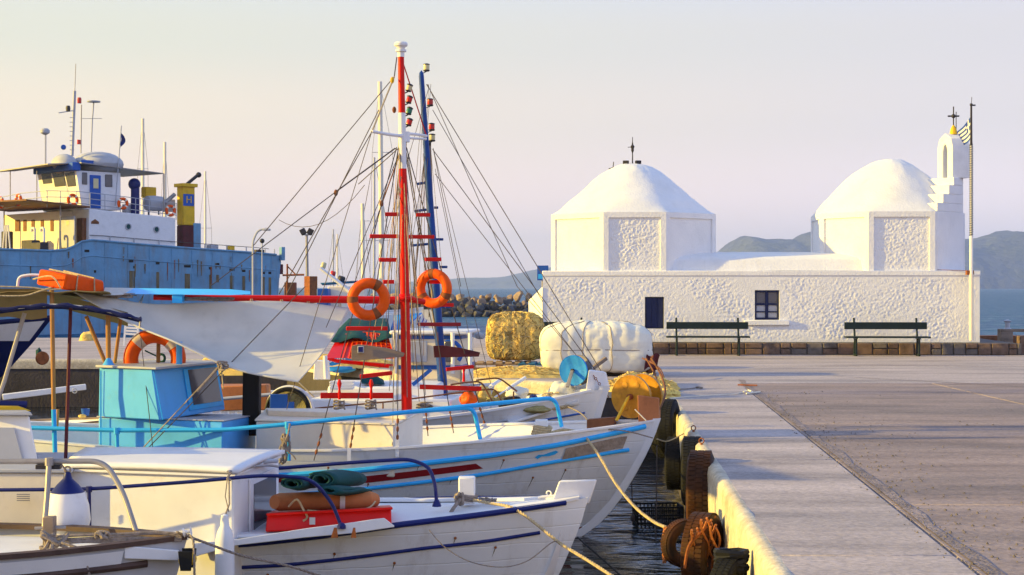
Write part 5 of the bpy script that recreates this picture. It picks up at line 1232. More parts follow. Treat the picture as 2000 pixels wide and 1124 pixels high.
# mast lamps
def lamp(parent, px, py, s, m, r=.032, h=.07, arm=None, tilt=.3):
    t = MB(); q = P(px, py, s); ax = Vector((tilt, 0, 1)).normalized()
    t.lathe(q - ax * h / 2, [(r * .8, 0), (r, .008), (r, h * .2)], 12, axis=ax); b_ = t.build('lamp', M['steel_dark'], parent)
    t = MB(); t.lathe(q - ax * h * .28, [(r * .9, 0), (r * .95, h * .3), (r * .9, h * .68)], 12, axis=ax); t.build('lens', M[m], b_)
    t = MB(); t.lathe(q + ax * h * .41, [(r, 0), (r, .012), (r * .5, .02)], 12, axis=ax); t.build('lamp_cap', M['steel_dark'], b_)
    if arm is not None: t = MB(); t.tube([arm, q - ax * h / 2], .007, 5); t.build('bracket', M['steel_dark'], b_)
for py, m_ in ((173, 'lens_clear'), (196, 'lens_red'), (218, 'lens_green'), (240, 'lens_red')): lamp(mast, 799, py, 190, m_, arm=mp(py + 12))
# rigging : shrouds of both sides, ratlines
hd = mp(288)
near = [P(613, 900, 209), P(682, 888, 208.5), P(776, 872, 207)]; far = [P(836, 852, 183), P(886, 846, 182), P(950, 840, 181)]
for i, q in enumerate(near + far):
    line('shroud', mast, hd + Vector((.02 * (i - 3), 0, 0)), q, .0055)
    b = MB(); d = (hd - q).normalized()
    for k in (0.06, .14, .22): b.lathe(q + d * k, [(.006, 0), (.013, .015), (.013, .04), (.006, .055)], 6, axis=d)
    b.build('turnbuckle', M['rust'], mast)
def sh_at(feet, y):
    out = []
    for q in feet:
        lo, hi = 0, 1
        for _ in range(30):
            m_ = (lo + hi) / 2; p = hd.lerp(q, m_); py = 562 - F * (p.z - ZC) / p.y
            if py < y: lo = m_
            else: hi = m_
        out.append(hd.lerp(q, lo))
    return out
def proj(p): return 1000 + F * p.x / p.y, 562 - F * (p.z - ZC) / p.y
def rat(feet, y, x0, x1, h=.04, m='red', y2=None):
    pts = sh_at(feet, y); a, c = pts[0], pts[-1]
    if abs(a.x - c.x) < 1e-4: c = a + Vector((.1, 0, 0))
    dl = (c - a) / (proj(c)[0] - proj(a)[0])
    p0 = a + dl * (x0 - proj(a)[0]); p1 = a + dl * (x1 - proj(a)[0])
    if y2 is not None: p1.z -= (y2 - y) / 195
    b = MB(); b.bar(p0, p1, .03, h); b.build('ratline', M[m], mast, bevel=.005)
for y, x0, x1 in ((419, 752, 779), (462, 722, 778), (508, 740, 775), (551, 748, 770), (642, 676, 757)): rat(near, y, x0, x1)
rat(near, 736, 703, 766, y2=729); rat(near, 773, 626, 768, .055)
for y, x0, x1 in ((420, 813, 840), (463, 798, 848), (507, 830, 862), (551, 838, 876), (596, 832, 886)): rat(far, y, x0, x1)
rat(far, 634, 818, 900, m='dkred'); rat(far, 722, 871, 925, y2=716); rat(far, 756, 820, 940, .05, y2=760)
for px, s in ((663, 207.5), (725, 207.5)):
    b = MB(); q = P(px, 760, s); b.lathe(q - Vector((0, 0, .10)), [(.012, 0), (.016, .05), (.010, .10), (.022, .15), (.010, .19)], 8); b.build('belaying_pin', M['red'], mast)
    b = MB(); coil(b, P(px, 800, s) , .05, 3, .008, .03, (1, .5)); tangle(b, P(px + 3, 790, s), (.035, .02, .05), 8, .008, px); b.build('rope_coil', M['oldrope'], mast)
b = MB(); q = P(906, 735, 182); b.lathe(q - Vector((0, 0, .06)), [(.016, 0), (.01, .10), (.02, .14)], 8); b.build('belaying_pin', M['red'], mast)
# more running lines
for (a, c, sa, sc_, r_, m_) in (((770, 150), (726, 258), 192, 200, .009, 'rope'), ((775, 112), (770, 150), 192, 192, .006, 'line'), ((726, 258), (545, 575), 200, 197, .005, 'line'), ((740, 215), (560, 575), 193, 200, .005, 'line'), ((770, 150), (495, 480), 192, 188, .005, 'line'),
        ((783, 110), (832, 262), 192, 186, .007, 'dkred'), ((772, 290), (660, 372), 192, 196, .008, 'line'), ((660, 372), (410, 560), 196, 200, .005, 'line'), ((778, 290), (700, 360), 191, 188, .005, 'line'), ((785, 290), (745, 400), 191, 190, .007, 'brownwood'), ((745, 400), (690, 560), 190, 190, .004, 'line'), ((726, 258), (560, 800), 200, 205, .004, 'line'),
        ((783, 290), (756, 560), 191, 192, .004, 'line'), ((788, 290), (815, 560), 191, 188, .004, 'line'), ((780, 290), (766, 870), 193, 206, .005, 'rope'), ((795, 290), (870, 760), 191, 184, .004, 'line'), ((780, 300), (637, 640), 192, 205, .004, 'line'), ((792, 290), (850, 600), 191, 184, .005, 'line')):
    line('halyard', mast, P(*a, sa), P(*c, sc_), r_, M[m_])
for px, py, s, m_ in ((766, 157, 193, 'yellow'), (770, 215, 193, 'rust'), (656, 377, 196, 'brownwood'), (745, 398, 190, 'brownwood')):
    b = MB(); b.sphere(P(px, py, s), .026, 10, 8, sc=(.8, .6, 1.3)); b.build('pulley_block', M[m_], mast)
line('halyard', mast, P(545, 430, 150), P(712, 362, 170), .004, None, .25)
# sidelight boards
def board(near_, pts, s, m, lampm=None):
    b = MB(); lo = [P(x, y, s) for x, y in pts]; b.loops(lo, [p + Vector((0, .03, 0)) for p in lo]); o = b.build('light_board', m, mast, bevel=.004)
board(1, [(687, 676), (700, 673), (755, 680), (790, 690), (788, 697), (700, 705), (686, 704)], 206, M['oldwood'])
b = MB(); b.bx(P(698, 690, 207.2), P(711, 676, 206.2)); b.build('side_lamp', M['ltgrey'], mast, bevel=.004); b = MB(); b.bx(P(700, 688, 207.7), P(709, 678, 207.3)); b.build('side_lens', M['navy'], mast)
board(0, [(846, 676), (865, 675), (900, 680), (938, 689), (935, 697), (848, 699)], 184, M['maroon'])
rl_ = random.Random(3)
for k in range(16):
    x0 = rl_.uniform(778, 796); y0 = rl_.choice([265, 290, 300, 330]); x1 = x0 + rl_.uniform(-75, 45); line('halyard', mast, P(x0, y0, 191), P(x1, rl_.uniform(600, 790), 193 + rl_.uniform(-5, 10)), .0035, M[rl_.choice(['line', 'oldrope', 'brownwood', 'rope'])])
# awning sail stretched under the boom
TL, TR, BR, BL = P(140, 568, 200), P(684, 602, 193), P(582, 746, 207), P(432, 712, 206)
topc = catmull([TL, P(225, 583, 198), P(300, 594, 197), P(420, 590, 196), P(520, 588, 195), P(600, 592, 194), TR], 8)
botc = catmull([BL, P(480, 727, 206), P(530, 737, 207), BR], 8); lefc = catmull([TL, P(255, 632, 202), P(340, 668, 205), BL], 8); rigc = catmull([TR, P(655, 652, 198), P(622, 700, 203), BR], 8)
def along(c, t):
    f = t * (len(c) - 1); i = min(int(f), len(c) - 2); return c[i].lerp(c[i + 1], f - i)
b = MB(); rows = []; nu, nv = 60, 40
for j in range(nv + 1):
    v = j / nv; row = []
    for i in range(nu + 1):
        u = i / nu; c = along(topc, u).lerp(along(botc, u), v) + along(lefc, v).lerp(along(rigc, v), u) - (TL.lerp(TR, u).lerp(BL.lerp(BR, u), v))
        bulge = math.sin(math.pi * u) * math.sin(math.pi * v); wr = math.sin(u * 26 + v * 7 + 3 * noise.noise(Vector((u * 3, v * 3, 0)))) * .010 * (1 - abs(u - .5)) + .02 * noise.noise(Vector((u * 5, v * 9, 2)))
        c = c + Vector((0, .10 * bulge + wr * bulge * 2, -.10 * bulge + wr * bulge)); row.append(c)
    rows.append(row)
b.grid(rows); sail = b.build('awning', M['canvas'], label='pale canvas awning stretched under the red boom of the sky blue trimmed boat', cat='awning', smooth=179)
W_ = sail; so = sail.modifiers.new('thick', 'SOLIDIFY'); so.thickness = .006
b = MB(); b.tube(lefc, .009, 6); b.tube(botc, .009, 6); b.build('hem', M['canvas'], sail)
for k in range(9):
    u = (k + .5) / 9; b = MB(); p = along(topc, u); q = bm0.lerp(bm1, .05 + .78 * u); b.tube([p, Vector((p.x, q.y, q.z + .035)), p + Vector((.02, 0, 0))], .006, 4); b.build('lacing', M['rope'], sail)
for a, c in ((BL, P(270, 885, 206)), (BL, P(436, 760, 206)), (BR, P(614, 776, 207))): b = MB(); b.tube([a, c], .006, 5); b.build('guy_line', M['rope'], sail)
b = MB(); tangle(b, P(434, 715, 207), (.05, .03, .04), 14, .009, 5); b.tube([BL, P(385, 765, 207)], .014, 6); b.build('knot', M['oldrope'], sail)
line('stay', mast, P(280, 885, 207), P(596, 560, 200), .005); line('stay', mast, P(300, 890, 207), P(275, 660, 203), .004)
# awning frame over the cabin with poles
def pole(px0, py0, px1, py1, s, r, m, parent=b1, name='awning_pole'): b = MB(); b.tube([P(px0, py0, s), P(px1, py1, s)], r, 10); return b.build(name, m, parent)
pole(101, 562, 105, 800, 203, .021, M['wood']); pole(105, 800, 108, 905, 203, .023, M['skyblue'])
pole(168, 618, 208, 714, 196, .02, M['wood']); pole(211, 615, 212, 712, 198, .024, M['wood']); pole(236, 620, 224, 712, 192, .018, M['wood']); pole(310, 640, 309, 710, 194, .02, M['wood']); pole(113, 800, 111, 840, 190, .015, M['wood'])
pole(350, 668, 350, 712, 201, .03, M['cabinblue'])
b = MB(); b.lathe(P(212, 716, 200), [(.07, 0), (.05, .03), (.02, .08)], 10); b.build('pole_foot', M['cabinblue'], b1)
b = MB(); rows = []
for j in range(9):
    v = j / 8; rows.append([P(lerp(-60, lerp(205, 275, v), i / 14), lerp(563, 556, v) + lerp(6, 48, (i / 14) ** 1.6 * v), lerp(204, 176, v)) + Vector((0, 0, .03 * noise.noise(Vector((i * .5, j * .6, 0))))) for i in range(15)])
b.grid(rows); ol = b.build('awning', M['olive'], label='olive canvas roof over the stern of the sky blue trimmed boat', cat='awning', smooth=179); ol.modifiers.new('thick', 'SOLIDIFY').thickness = .012
b = MB(); b.grid([[P(lerp(-60, 92, i / 10), lerp(564, 622 + 3 * math.sin(i), j / 6), 204 - j * .3) for i in range(11)] for j in range(7)]); b.build('side_flap', M['olive'], ol, smooth=60)
b = MB(); b.grid([[P(lerp(104, 250, i / 10), lerp(571 + 4 * i, 598 + 4.0 * i, j / 6), 200 - j * 2) for i in range(11)] for j in range(7)]); b.build('side_flap', M['olive'], ol, smooth=60)
b = MB(); b.tube(catmull([P(-10, 578, 205), P(45, 578, 205), P(75, 570, 205), P(100, 562, 205)], 6), .009, 6); b.tube(catmull([P(0, 560, 205), P(60, 562, 205), P(90, 566, 205), P(120, 565, 205)], 6), .008, 6); b.build('cord', M['rope'], ol)
pipe('frame_pipe', b1, [P(34, 562, 199), P(36, 541, 199), P(60, 537, 199), P(80, 538, 199)], .014, M['white'], .06)
# orange float box and sky blue spar lying on the roof
fb = thing('float_box', 'long orange fabric covered box tied on the olive awning', 'box', P(137, 560, 200))
b = MB(); pts = [P(70, 556, 202), P(125, 567, 204), P(205, 574, 196), P(150, 560, 193)]; up_ = [P(77, 526, 202), P(131, 536, 204), P(203, 549, 196), P(140, 533, 193)]
b.loops(pts, up_); b.build('body', M['orangebox'], fb, bevel=.02)
for k in (.3, .75): b = MB(); b.tube([pts[1].lerp(pts[2], k) - Vector((0, .02, 0)), up_[1].lerp(up_[2], k) - Vector((0, .02, -.01)), up_[0].lerp(up_[3], k) + Vector((0, 0, .01))], .008, 5); b.build('cord', M['rope'], fb)
b = MB(); b.tube(catmull([pts[0] + Vector((-.02, -.02, .05)), P(100, 540, 204.5), P(118, 562, 205)], 5), .008, 5); b.build('cord', M['rope'], fb)
sp = thing('spar', 'sky blue wooden spar lying above the red boom, its ends tapered', 'spar', P(360, 575, 196))
b = MB(); b.loops([P(243, 572, 194), P(262, 563, 194), P(450, 565, 198), P(490, 569, 199)], [P(250, 575, 198), P(270, 575, 199), P(450, 577, 201), P(490, 575, 201)]); b.build('body', M['skyblue'], sp, bevel=.006)
b = MB(); b.bx(P(341, 592, 198), P(356, 576, 199.5)); b.build('cleat', M['skyblue'], sp, bevel=.004)
b = MB(); tangle(b, P(225, 578, 198), (.22, .05, .02), 22, .007, 3); tangle(b, P(400, 584, 198), (.3, .04, .02), 26, .006, 8); b.build('lashing', M['oldrope'], sp)
b = MB(); b.add([P(205, 562, 196), P(262, 563, 195), P(240, 576, 199), P(200, 578, 200)], [[0, 1, 2, 3]]); b.build('cloth', M['canvas'], sp)
# lifebuoys
rg = make_ring('lifebuoy', M['orange'], M['rust'], .155, .052, 3); rg['label'] = 'weathered orange ring hung on the red rungs left of the red mast'; rg['group'] = 'lifebuoys hung in the rigging'; rg.location = P(720, 585, 203); rg.rotation_euler = (R(4), R(20), R(14))
copy_tree(rg, P(847, 564, 188), rot=(R(2), R(-15), R(-24)), label='weathered orange ring hung on the rungs in front of the blue mast')
rl = make_ring('lifebuoy', M['orange'], M['canvas'], .235, .075, 4); rl['label'] = 'large red orange lifebuoy with grey bands standing on the turquoise cabin roof'; rl.location = P(302, 702, 195); rl.rotation_euler = (R(-4), R(10), R(4))
rl['group'] = 'lifebuoys hung in the rigging'
# bitt, rope, yellow winch on the bow
q = P(1058, 850, 199); b = MB(); b.box(q + Vector((0, 0, .03)), (.125, .125, .24)); b.build('bitt', M['white'], b1, bevel=.01)
bt_ = thing('rope_turns', 'turns of pale rope around the white bitt on the bow near the fish emblem', 'rope', q); b = MB(); coil(b, q + Vector((0, 0, -.02)), .085, 5, .013, .022, (1, 1)); b.tube(catmull([q + Vector((.08, -.05, .02)), P(1100, 840, 200), P(1135, 845, 200)], 6), .016, 6); b.tube(catmull([q + Vector((-.08, -.05, .02)), P(1046, 860, 201), P(1042, 876, 201)], 5), .011, 6); b.build('coil', M['rope'], bt_)
wn = thing('net_winch', 'rusty yellow net winch drum on the bow of the sky blue trimmed boat', 'winch', P(1235, 830, 193))
q = P(1233, 775, 193); ax = Vector((.62, 1, 0)).normalized()
for k, off in enumerate((0, .26)):
    b = MB(); b.lathe(q + ax * off, [(.03, -.012), (.19, -.012), (.218, -.02), (.222, 0), (.218, .02), (.19, .012), (.03, .012)], 40, axis=ax); d_ = b.build('drum_flange', M['drumyellow'], wn, smooth=30)
    if k == 0:
        u_, v_ = frame_of(ax)
        for a_ in range(6):
            b = MB(); c_ = q - ax * .013 + (u_ * math.cos(a_ * 1.047) + v_ * math.sin(a_ * 1.047)) * .13; b.lathe(c_ - ax * .002, [(.034, 0), (.034, .003), (.026, .004)], 14, axis=-ax); b.build('boss', M['drumyellow'], d_)
b = MB(); b.tube([q, q + ax * .26], .12, 20); b.build('drum', M['drumyellow'], wn)
b = MB(); b.bar(q - ax * .04 + Vector((0, 0, .02)), P(1204, 822, 194.5), .035, .02); b.build('arm', M['yellow'], wn, bevel=.004); b = MB(); b.lathe(q - ax * .06, [(.028, 0), (.03, .02), (.03, .06)], 12, axis=ax); b.build('hub', M['rust'], wn)
b = MB(); b.loops([P(1247, 828, 196.5), P(1287, 822, 195), P(1290, 822, 186), P(1252, 824, 187)], [P(1245, 772, 196.5), P(1287, 778, 195), P(1290, 776, 186), P(1252, 774, 187)]); b.build('motor_box', M['orangebrown'], wn, bevel=.01)
b = MB(); b.tube(catmull([P(1272, 700, 182), P(1292, 735, 184), P(1299, 770, 188), P(1284, 806, 192)], 6), .012, 6); b.tube(catmull([P(1262, 700, 180), P(1283, 745, 184), P(1276, 800, 190)], 6), .010, 6); b.build('guard_pipe', M['brownwood'], wn)
b = MB(); b.tube([P(1240, 800, 197), P(1262, 822, 197)], .006, 5); b.build('pin', M['cream'], wn)
wb_ = thing('wood_block', 'split brown wooden block lying on the bow left of the yellow winch', 'wooden block', P(1170, 832, 193)); b = MB(); b.loops([P(1146, 838, 194), P(1200, 832, 194), P(1205, 832, 190), P(1150, 836, 190)], [P(1146, 820, 194), P(1200, 815, 194), P(1205, 814, 190), P(1150, 818, 190)]); b.build('block', M['brownwood'], wb_, bevel=.008)
mooring('long twisted rope from the sky blue trimmed bow down to the rusty tyre', [P(1138, 846, 199), P(1170, 890, 205), P(1203, 945, 212), P(1240, 990, 222), P(1275, 1018, 230), P(1300, 1030, 236)], .013)
mooring('rusty rope hanging down into the water from the end of the long mooring rope', [P(1300, 1030, 236), P(1297, 1060, 236), P(1298, 1100, 236)], .016, M['orangebrown'])
mooring('slack pale line from the stem of the sky blue trimmed boat to the kerb', [P(1283, 858, 195), P(1305, 862, 186), P(1340, 845, 180)], .006)
mooring('thin dark line crossing the bow of the sky blue trimmed boat towards the tyres', [P(1160, 838, 199), P(1220, 842, 199), P(1275, 856, 197)], .006, M['oldrope'])
q = P(553, 880, 210.5); kn = thing('rope_hank', 'hank of brown rope tied on the sky blue rail post', 'rope', q); b = MB(); tangle(b, P(556, 868, 210.5), (.045, .03, .10), 26, .010, 2); tangle(b, P(553, 895, 210.5), (.035, .03, .06), 16, .012, 4); b.tube(catmull([P(566, 828, 210.5), P(562, 850, 211), P(552, 870, 211)], 5), .010, 6); b.tube(catmull([P(548, 884, 211), P(535, 884, 211), P(524, 886, 211)], 5), .008, 6); b.tube(catmull([P(560, 880, 211), P(572, 890, 211), P(578, 898, 211)], 5), .007, 6); b.build('hank', M['oldrope'], kn)
for px in (680, 776): b = MB(); p_ = near[1] if px == 680 else near[2]; b.box(p_ - Vector((0, .01, .02)), (.035, .02, .16)); b.build('chain_plate', M['white'], b1)
# green hose pump on cabin roof
t = thing('hose_reel', 'small green hose reel behind the large lifebuoy', 'reel', P(315, 708, 194)); b = MB(); b.torus(P(315, 700, 193), (.3, 1, 0), .04, .014, 16, 6); b.tube([P(283, 685, 193), P(308, 697, 193)], .008, 5); b.build('reel', M['greentarp'], t)
# ============ boat A : white with navy rails, nearest but one
BA = Hull((.52, 11.50), 6, 6.2, 1.02, [(-.5, -.60), (0, -.42), (.34, -.17), (.55, -.08), (.74, .0), (.93, .05), (1.05, .10)],
          [(-6.2, .80), (-4, .72), (-2.6, .735), (-1.6, .775), (-.9, .83), (-.35, .885), (0, .93)], plan_k=2.0, fmax=.5)
b2 = thing('fishing_boat', 'white fishing boat with two navy rails and a cream cabin, nearest bow to the camera', 'fishing boat', (-2, 11.6, 0))
BA.shell().build('hull', M['hullwhite'], b2, smooth=50)
BA.cap(.10, .02, 0, .99).build('gunwale', M['white'], b2, smooth=30)
BA.deck(.015, .40, .985, .03).build('foredeck', M['white'], b2); BA.deck(.30, 0, .40).build('deck', M['white'], b2); BA.inner(.3, .06, 0, .42).build('bulwark', M['white'], b2)
g_up = zt_of(BA, [(1122, 978, 262), (950, 1006, 270), (770, 1033, 278), (600, 1060, 282), (460, 1078, 285), (300, 1085, 286)])
g_lo = zt_of(BA, [(1100, 1035, 263), (960, 1063, 270), (830, 1084, 277), (700, 1104, 281), (560, 1122, 284), (300, 1135, 286)])
BA.strake(g_up, .1, .975, .022).build('rub_rail', M['navy'], b2); BA.strake(g_lo, .1, .955, .015).build('rub_rail', M['navy'], b2)
# stem head and post
b = MB(); b.loops([P(1078, 978, 261), P(1150, 985, 260), P(1154, 976, 252), P(1085, 968, 252)], [P(1092, 940, 261), P(1166, 937, 260), P(1166, 937, 254), P(1095, 938, 254)]); b.build('stem_head', M['white'], b2, bevel=.01)
b = MB(); rows = []
for y, x0, x1 in ((978, 1108, 1149), (1020, 1100, 1131), (1060, 1088, 1114), (1100, 1074, 1100), (1160, 1048, 1074), (1220, 1010, 1040)):
    rows.append([P(x0, y, 262.2), P(x1, y, 260), P(x1, y, 258), P(x0, y, 256)])
b.grid(rows, closed=True); b.build('stem_post', M['white'], b2, bevel=.004)
# raised wash board with rust runs
b = MB(); rows = []
for i in range(21):
    u = i / 20; px = lerp(380, 770, u); y0 = interp([(380, 1088), (460, 1066), (600, 1050), (690, 1042), (770, 1030)], px); y1 = interp([(380, 1062), (460, 1054), (600, 1032), (680, 1022), (740, 1013), (752, 1012), (770, 1027)], px); s = lerp(286, 279, u)
    rows.append([P(px, y0, s), P(px, y1, s), P(px, y1, s - 6), P(px, y0, s - 6)])
b.grid(rows, closed=True); b.add(rows[-1], [[0, 1, 2, 3]]); b.build('wash_board', M['white'], b2, bevel=.004)
for px, wd in ((654, 8), (691, 6)):
    b = MB(); y0 = 1031; b.add([P(px - wd * .2, y0, 283.5), P(px + wd * .5, y0, 283.5), P(px + wd * .8, y0 + 20, 283.5), P(px - wd, y0 + 20, 283.5)], [[0, 1, 2, 3]]); b.build('rust_run', M['rust'], b2, smooth=0)
# cabin
z_c = P(0, 913, 277).z
cab, cp = house('cabin', b2, (136, 272), (456, 281), (545, 252), (175, 248), .45, [z_c] * 2 + [P(0, 897, 250).z] * 2, M['white'])
b = MB(); b.prism([(cp[0][0] - .02, cp[0][1] - .03), (cp[1][0] + .02, cp[1][1] - .03), (cp[2][0] + .02, cp[2][1]), (cp[3][0], cp[3][1])], [z_c - .05] * 4, [z_c - .03] * 4); b.build('moulding', M['white'], b2, bevel=.005)
# slightly domed roof
b = MB(); rows = []
for j in range(9):
    v = j / 8; l_ = Vector((*cp[0], 0)).lerp(Vector((*cp[3], 0)), v); r_ = Vector((*cp[1], 0)).lerp(Vector((*cp[2], 0)), v)
    rows.append([l_.lerp(r_, i / 16) + Vector((.04 * (i / 8 - 1), .04 * (v * 2 - 1), z_c + .005 + .012 * math.sin(math.pi * v) + .01 * math.sin(math.pi * i / 16))) for i in range(17)])
b.grid(rows); rf = b.build('cabin_roof', M['white'], b2, smooth=179); rf.modifiers.new('thick', 'SOLIDIFY').thickness = .03
b = MB(); hs = [P(340, 905, 266), P(400, 912, 270), P(545, 905, 262), P(430, 896, 255)]
b.loops(hs, [p + Vector((0, 0, .03)) for p in hs]); b.build('roof_hatch', M['ltgrey'], b2, bevel=.01)
# recessed front window on the bow side of the cabin
def cf(u, v, o):
    a0, a1 = Vector((*cp[1], .45)), Vector((*cp[2], .45)); n_ = (a1 - a0).cross(Vector((0, 0, 1))).normalized(); n_ = n_ if n_.x > 0 else -n_
    return a0.lerp(a1, u) + Vector((0, 0, (z_c - .45) * v)) + n_ * o
def cfb(u0, u1, v0, v1, o0, o1):
    b = MB(); b.loops([cf(u0, v0, o0), cf(u1, v0, o0), cf(u1, v1, o0), cf(u0, v1, o0)], [cf(u0, v0, o1), cf(u1, v0, o1), cf(u1, v1, o1), cf(u0, v1, o1)]); return b
wn2 = cfb(.3, .92, .30, .86, .001, .02).build('window', M['white'], b2, bevel=.004); cfb(.36, .86, .36, .80, .0205, .024).build('pane', M['glass'], wn2, smooth=0)
b = MB(); b.tube(catmull([P(445, 922, 283), P(490, 912, 272), P(530, 910, 262), P(556, 915, 256)], 6), .010, 6); b.build('window_trim', M['galv'], b2)
# left lower trunk with louvre
z2 = P(0, 926, 276).z
trk, tp2 = house('trunk', b2, (-70, 274), (138, 275), (150, 250), (-40, 250), .45, z2, M['cream']); lid('trunk_top', b2, tp2, z2, .03, M['ltgrey'], .02)
for k in range(4): b = MB(); b.bar(P(33, 966 + k * 4, 276.6), P(58, 966 + k * 4, 276.6), .008, .006); b.build('louvre', M['galv'], b2)
# wheelhouse at the left edge
b = MB(); b.loops([P(-80, 925, 262), P(78, 922, 264), P(60, 905, 244), P(-60, 905, 244)], [P(-80, 808, 262), P(57, 812, 264), P(50, 802, 244), P(-60, 802, 244)]); wh2 = b.build('wheelhouse', M['white'], b2, bevel=.015)
b = MB(); b.loops([P(-60, 902, 264.5), P(45, 900, 264.5), P(28, 836, 264.5), P(-60, 834, 264.5)], [P(-60, 902, 263), P(45, 900, 263), P(28, 836, 263), P(-60, 834, 263)]); b.build('window', M['ltgrey'], wh2, bevel=.004)
b = MB(); b.loops([P(-60, 811, 265), P(64, 812, 265), P(40, 803, 246), P(-60, 803, 246)], [P(-60, 804, 265), P(60, 805, 265), P(40, 797, 246), P(-60, 797, 246)]); b.build('roof', M['ltgrey'], wh2, bevel=.006)
t = thing('fuel_box', 'yellow box with a dark blue cover on the wheelhouse roof at the left picture edge', 'box', P(10, 803, 255)); b = MB(); b.loops([P(-40, 805, 258), P(62, 803, 256), P(50, 800, 246), P(-40, 800, 246)], [P(-40, 793, 258), P(36, 794, 256), P(34, 792, 246), P(-40, 791, 246)]); b.build('body', M['yellow'], t, bevel=.01); b = MB(); b.tube([P(-40, 790, 253), P(52, 791, 250)], [.035, .03], 10); b.build('cover', M['navy'], t)
# rails
def RA(px, py): return P(px, py, interp([(-80, 280), (300, 284), (500, 284), (660, 280), (850, 272)], px))
pipe('rail', b2, [RA(-60, 958), RA(172, 956), RA(380, 941), RA(520, 928), RA(610, 935), RA(650, 985), RA(667, 1030)], .013, M['navy'], .16)
pipe('rail', b2, [P(545, 915, 262), P(700, 903, 263), P(800, 897, 262), P(838, 912, 262), P(850, 945, 262), P(853, 985, 262)], .014, M['navy'], .14)
for px, y0, y1 in ((174, 956, 1045),): b = MB(); b.tube([RA(px, y0), RA(px + 1, y1)], .014, 8); b.lathe(RA(px, y0) - Vector((0, 0, .02)), [(.022, 0), (.022, .04)], 8); b.build('rail_post', M['navy'], b2)
b = MB(); b.lathe(P(853, 987, 262), [(.035, -.01), (.03, .01), (.016, .04)], 10); b.lathe(P(667, 1030, 281), [(.03, -.01), (.03, .01), (.016, .03)], 10); b.build('rail_foot', M['navy'], b2)
# bimini
bim = thing('bimini', 'navy edged sun canopy on dark poles at the left edge of the picture', 'canopy', P(100, 600, 262))
prof_ = [(-80, 618), (0, 606), (60, 599), (120, 597), (180, 603), (235, 614), (276, 624)]
b = MB(); rows = []
for j in range(9):
    v = j / 8; rows.append([P(p.x, p.y - 3 * math.sin(math.pi * v), lerp(262, 232, v)) for p in catmull([(a, c, 0) for a, c in prof_], 5)])
b.grid(rows); cl = b.build('canopy_cloth', M['canvas'], bim, smooth=179); cl.modifiers.new('thick', 'SOLIDIFY').thickness = .01
b = MB(); b.tube([P(p.x, p.y, 262.5) + Vector((0, 0, .006 * math.sin(i * 1.7))) for i, p in enumerate(catmull([(a, c, 0) for a, c in prof_], 5))], [.014 + .004 * math.sin(i * 1.3) for i in range(31)], 8); b.build('edge_roll', M['navycloth'], bim)
b = MB(); b.tube([P(p.x, p.y + 4, 232) for p in catmull([(a, c, 0) for a, c in prof_], 5)], .014, 8); b.build('back_edge', M['navycloth'], bim)
b = MB(); b.tube([P(138, 602, 258), P(134, 720, 259), P(128, 903, 260)], .014, 8); b.build('pole', M['maroon'], bim)
b = MB(); b.tube([P(48, 612, 258), P(10, 740, 259), P(-10, 800, 260)], .016, 8); b.build('pole', M['galv'], bim)
b = MB(); b.tube([P(274, 626, 262), P(273, 640, 262)], .008, 6); b.build('pole', M['galv'], bim)
# gear in the bow well
rb = thing('crate', 'red plastic box lying on the foredeck of the nearest white boat', 'box', P(640, 1030, 270))
b = MB(); b.loops([P(518, 1040, 278), P(765, 1030, 276), P(760, 1010, 258), P(535, 1012, 258)], [P(522, 1004, 277), P(764, 992, 275), P(758, 990, 259), P(536, 1000, 259)]); b.build('body', M['red'], rb, bevel=.012)
b = MB(); b.loops([P(520, 1008, 279), P(767, 996, 277), P(762, 991, 258), P(534, 1001, 258)], [P(520, 1003, 279), P(767, 991, 277), P(762, 987, 258), P(534, 997, 258)]); b.build('rim', M['red'], rb, bevel=.006)
b = MB(); b.box(P(610, 1018, 279), (.04, .004, .05)); b.build('label_mark', M['ltgrey'], rb)
rr_ = thing('rolled_mat', 'orange brown roll of padding resting on the red box', 'roll', P(630, 990, 268)); b = MB(); b.tube([P(536, 981, 272), P(545, 981, 271), P(630, 978, 269), P(722, 977, 267), P(733, 977, 266)], [.05, .065, .066, .066, .05], 16); b.build('roll', M['orangebrown'], rr_)
b = MB(); b.tube([P(664, 979, 268.5), P(674, 979, 268.4)], .069, 16); b.build('tape', M['white'], rr_); b = MB(); b.tube(catmull([P(564, 990, 276), P(580, 976, 277), P(592, 995, 277), P(600, 1010, 277), P(592, 1018, 277)], 5), .008, 6); b.tube(catmull([P(600, 997, 277), P(650, 1000, 277), P(715, 994, 273), P(733, 980, 270)], 5), .006, 6); b.build('cord', M['rope'], rr_)
gt = thing('green_tarp', 'folded green tarpaulin rolls on top of the orange brown roll', 'tarpaulin', P(630, 960, 268))
def scroll(x0, x1, yc, s0, s1, r0, turns, sq=.6):
    b = MB(); rows = []
    for i in range(int(turns * 16) + 1):
        a = i * 2 * math.pi / 16; r = r0 * (.35 + .65 * i / (turns * 16)); rows.append([P(lerp(x0, x1, k / 6), yc, lerp(s0, s1, k / 6)) + Vector((r * math.cos(a), 0, r * sq * math.sin(a) + .008 * math.sin(k + i * .3))) for k in range(7)])
    b.grid(rows); o = b.build('fold', M['greentarp'], gt, smooth=60); o.modifiers.new('thick', 'SOLIDIFY').thickness = .012
scroll(568, 606, 945, 281, 266, .095, 2.4, .55); scroll(625, 690, 937, 276, 262, .115, 2.4, .6); scroll(640, 705, 958, 279, 266, .085, 2.0, .45)
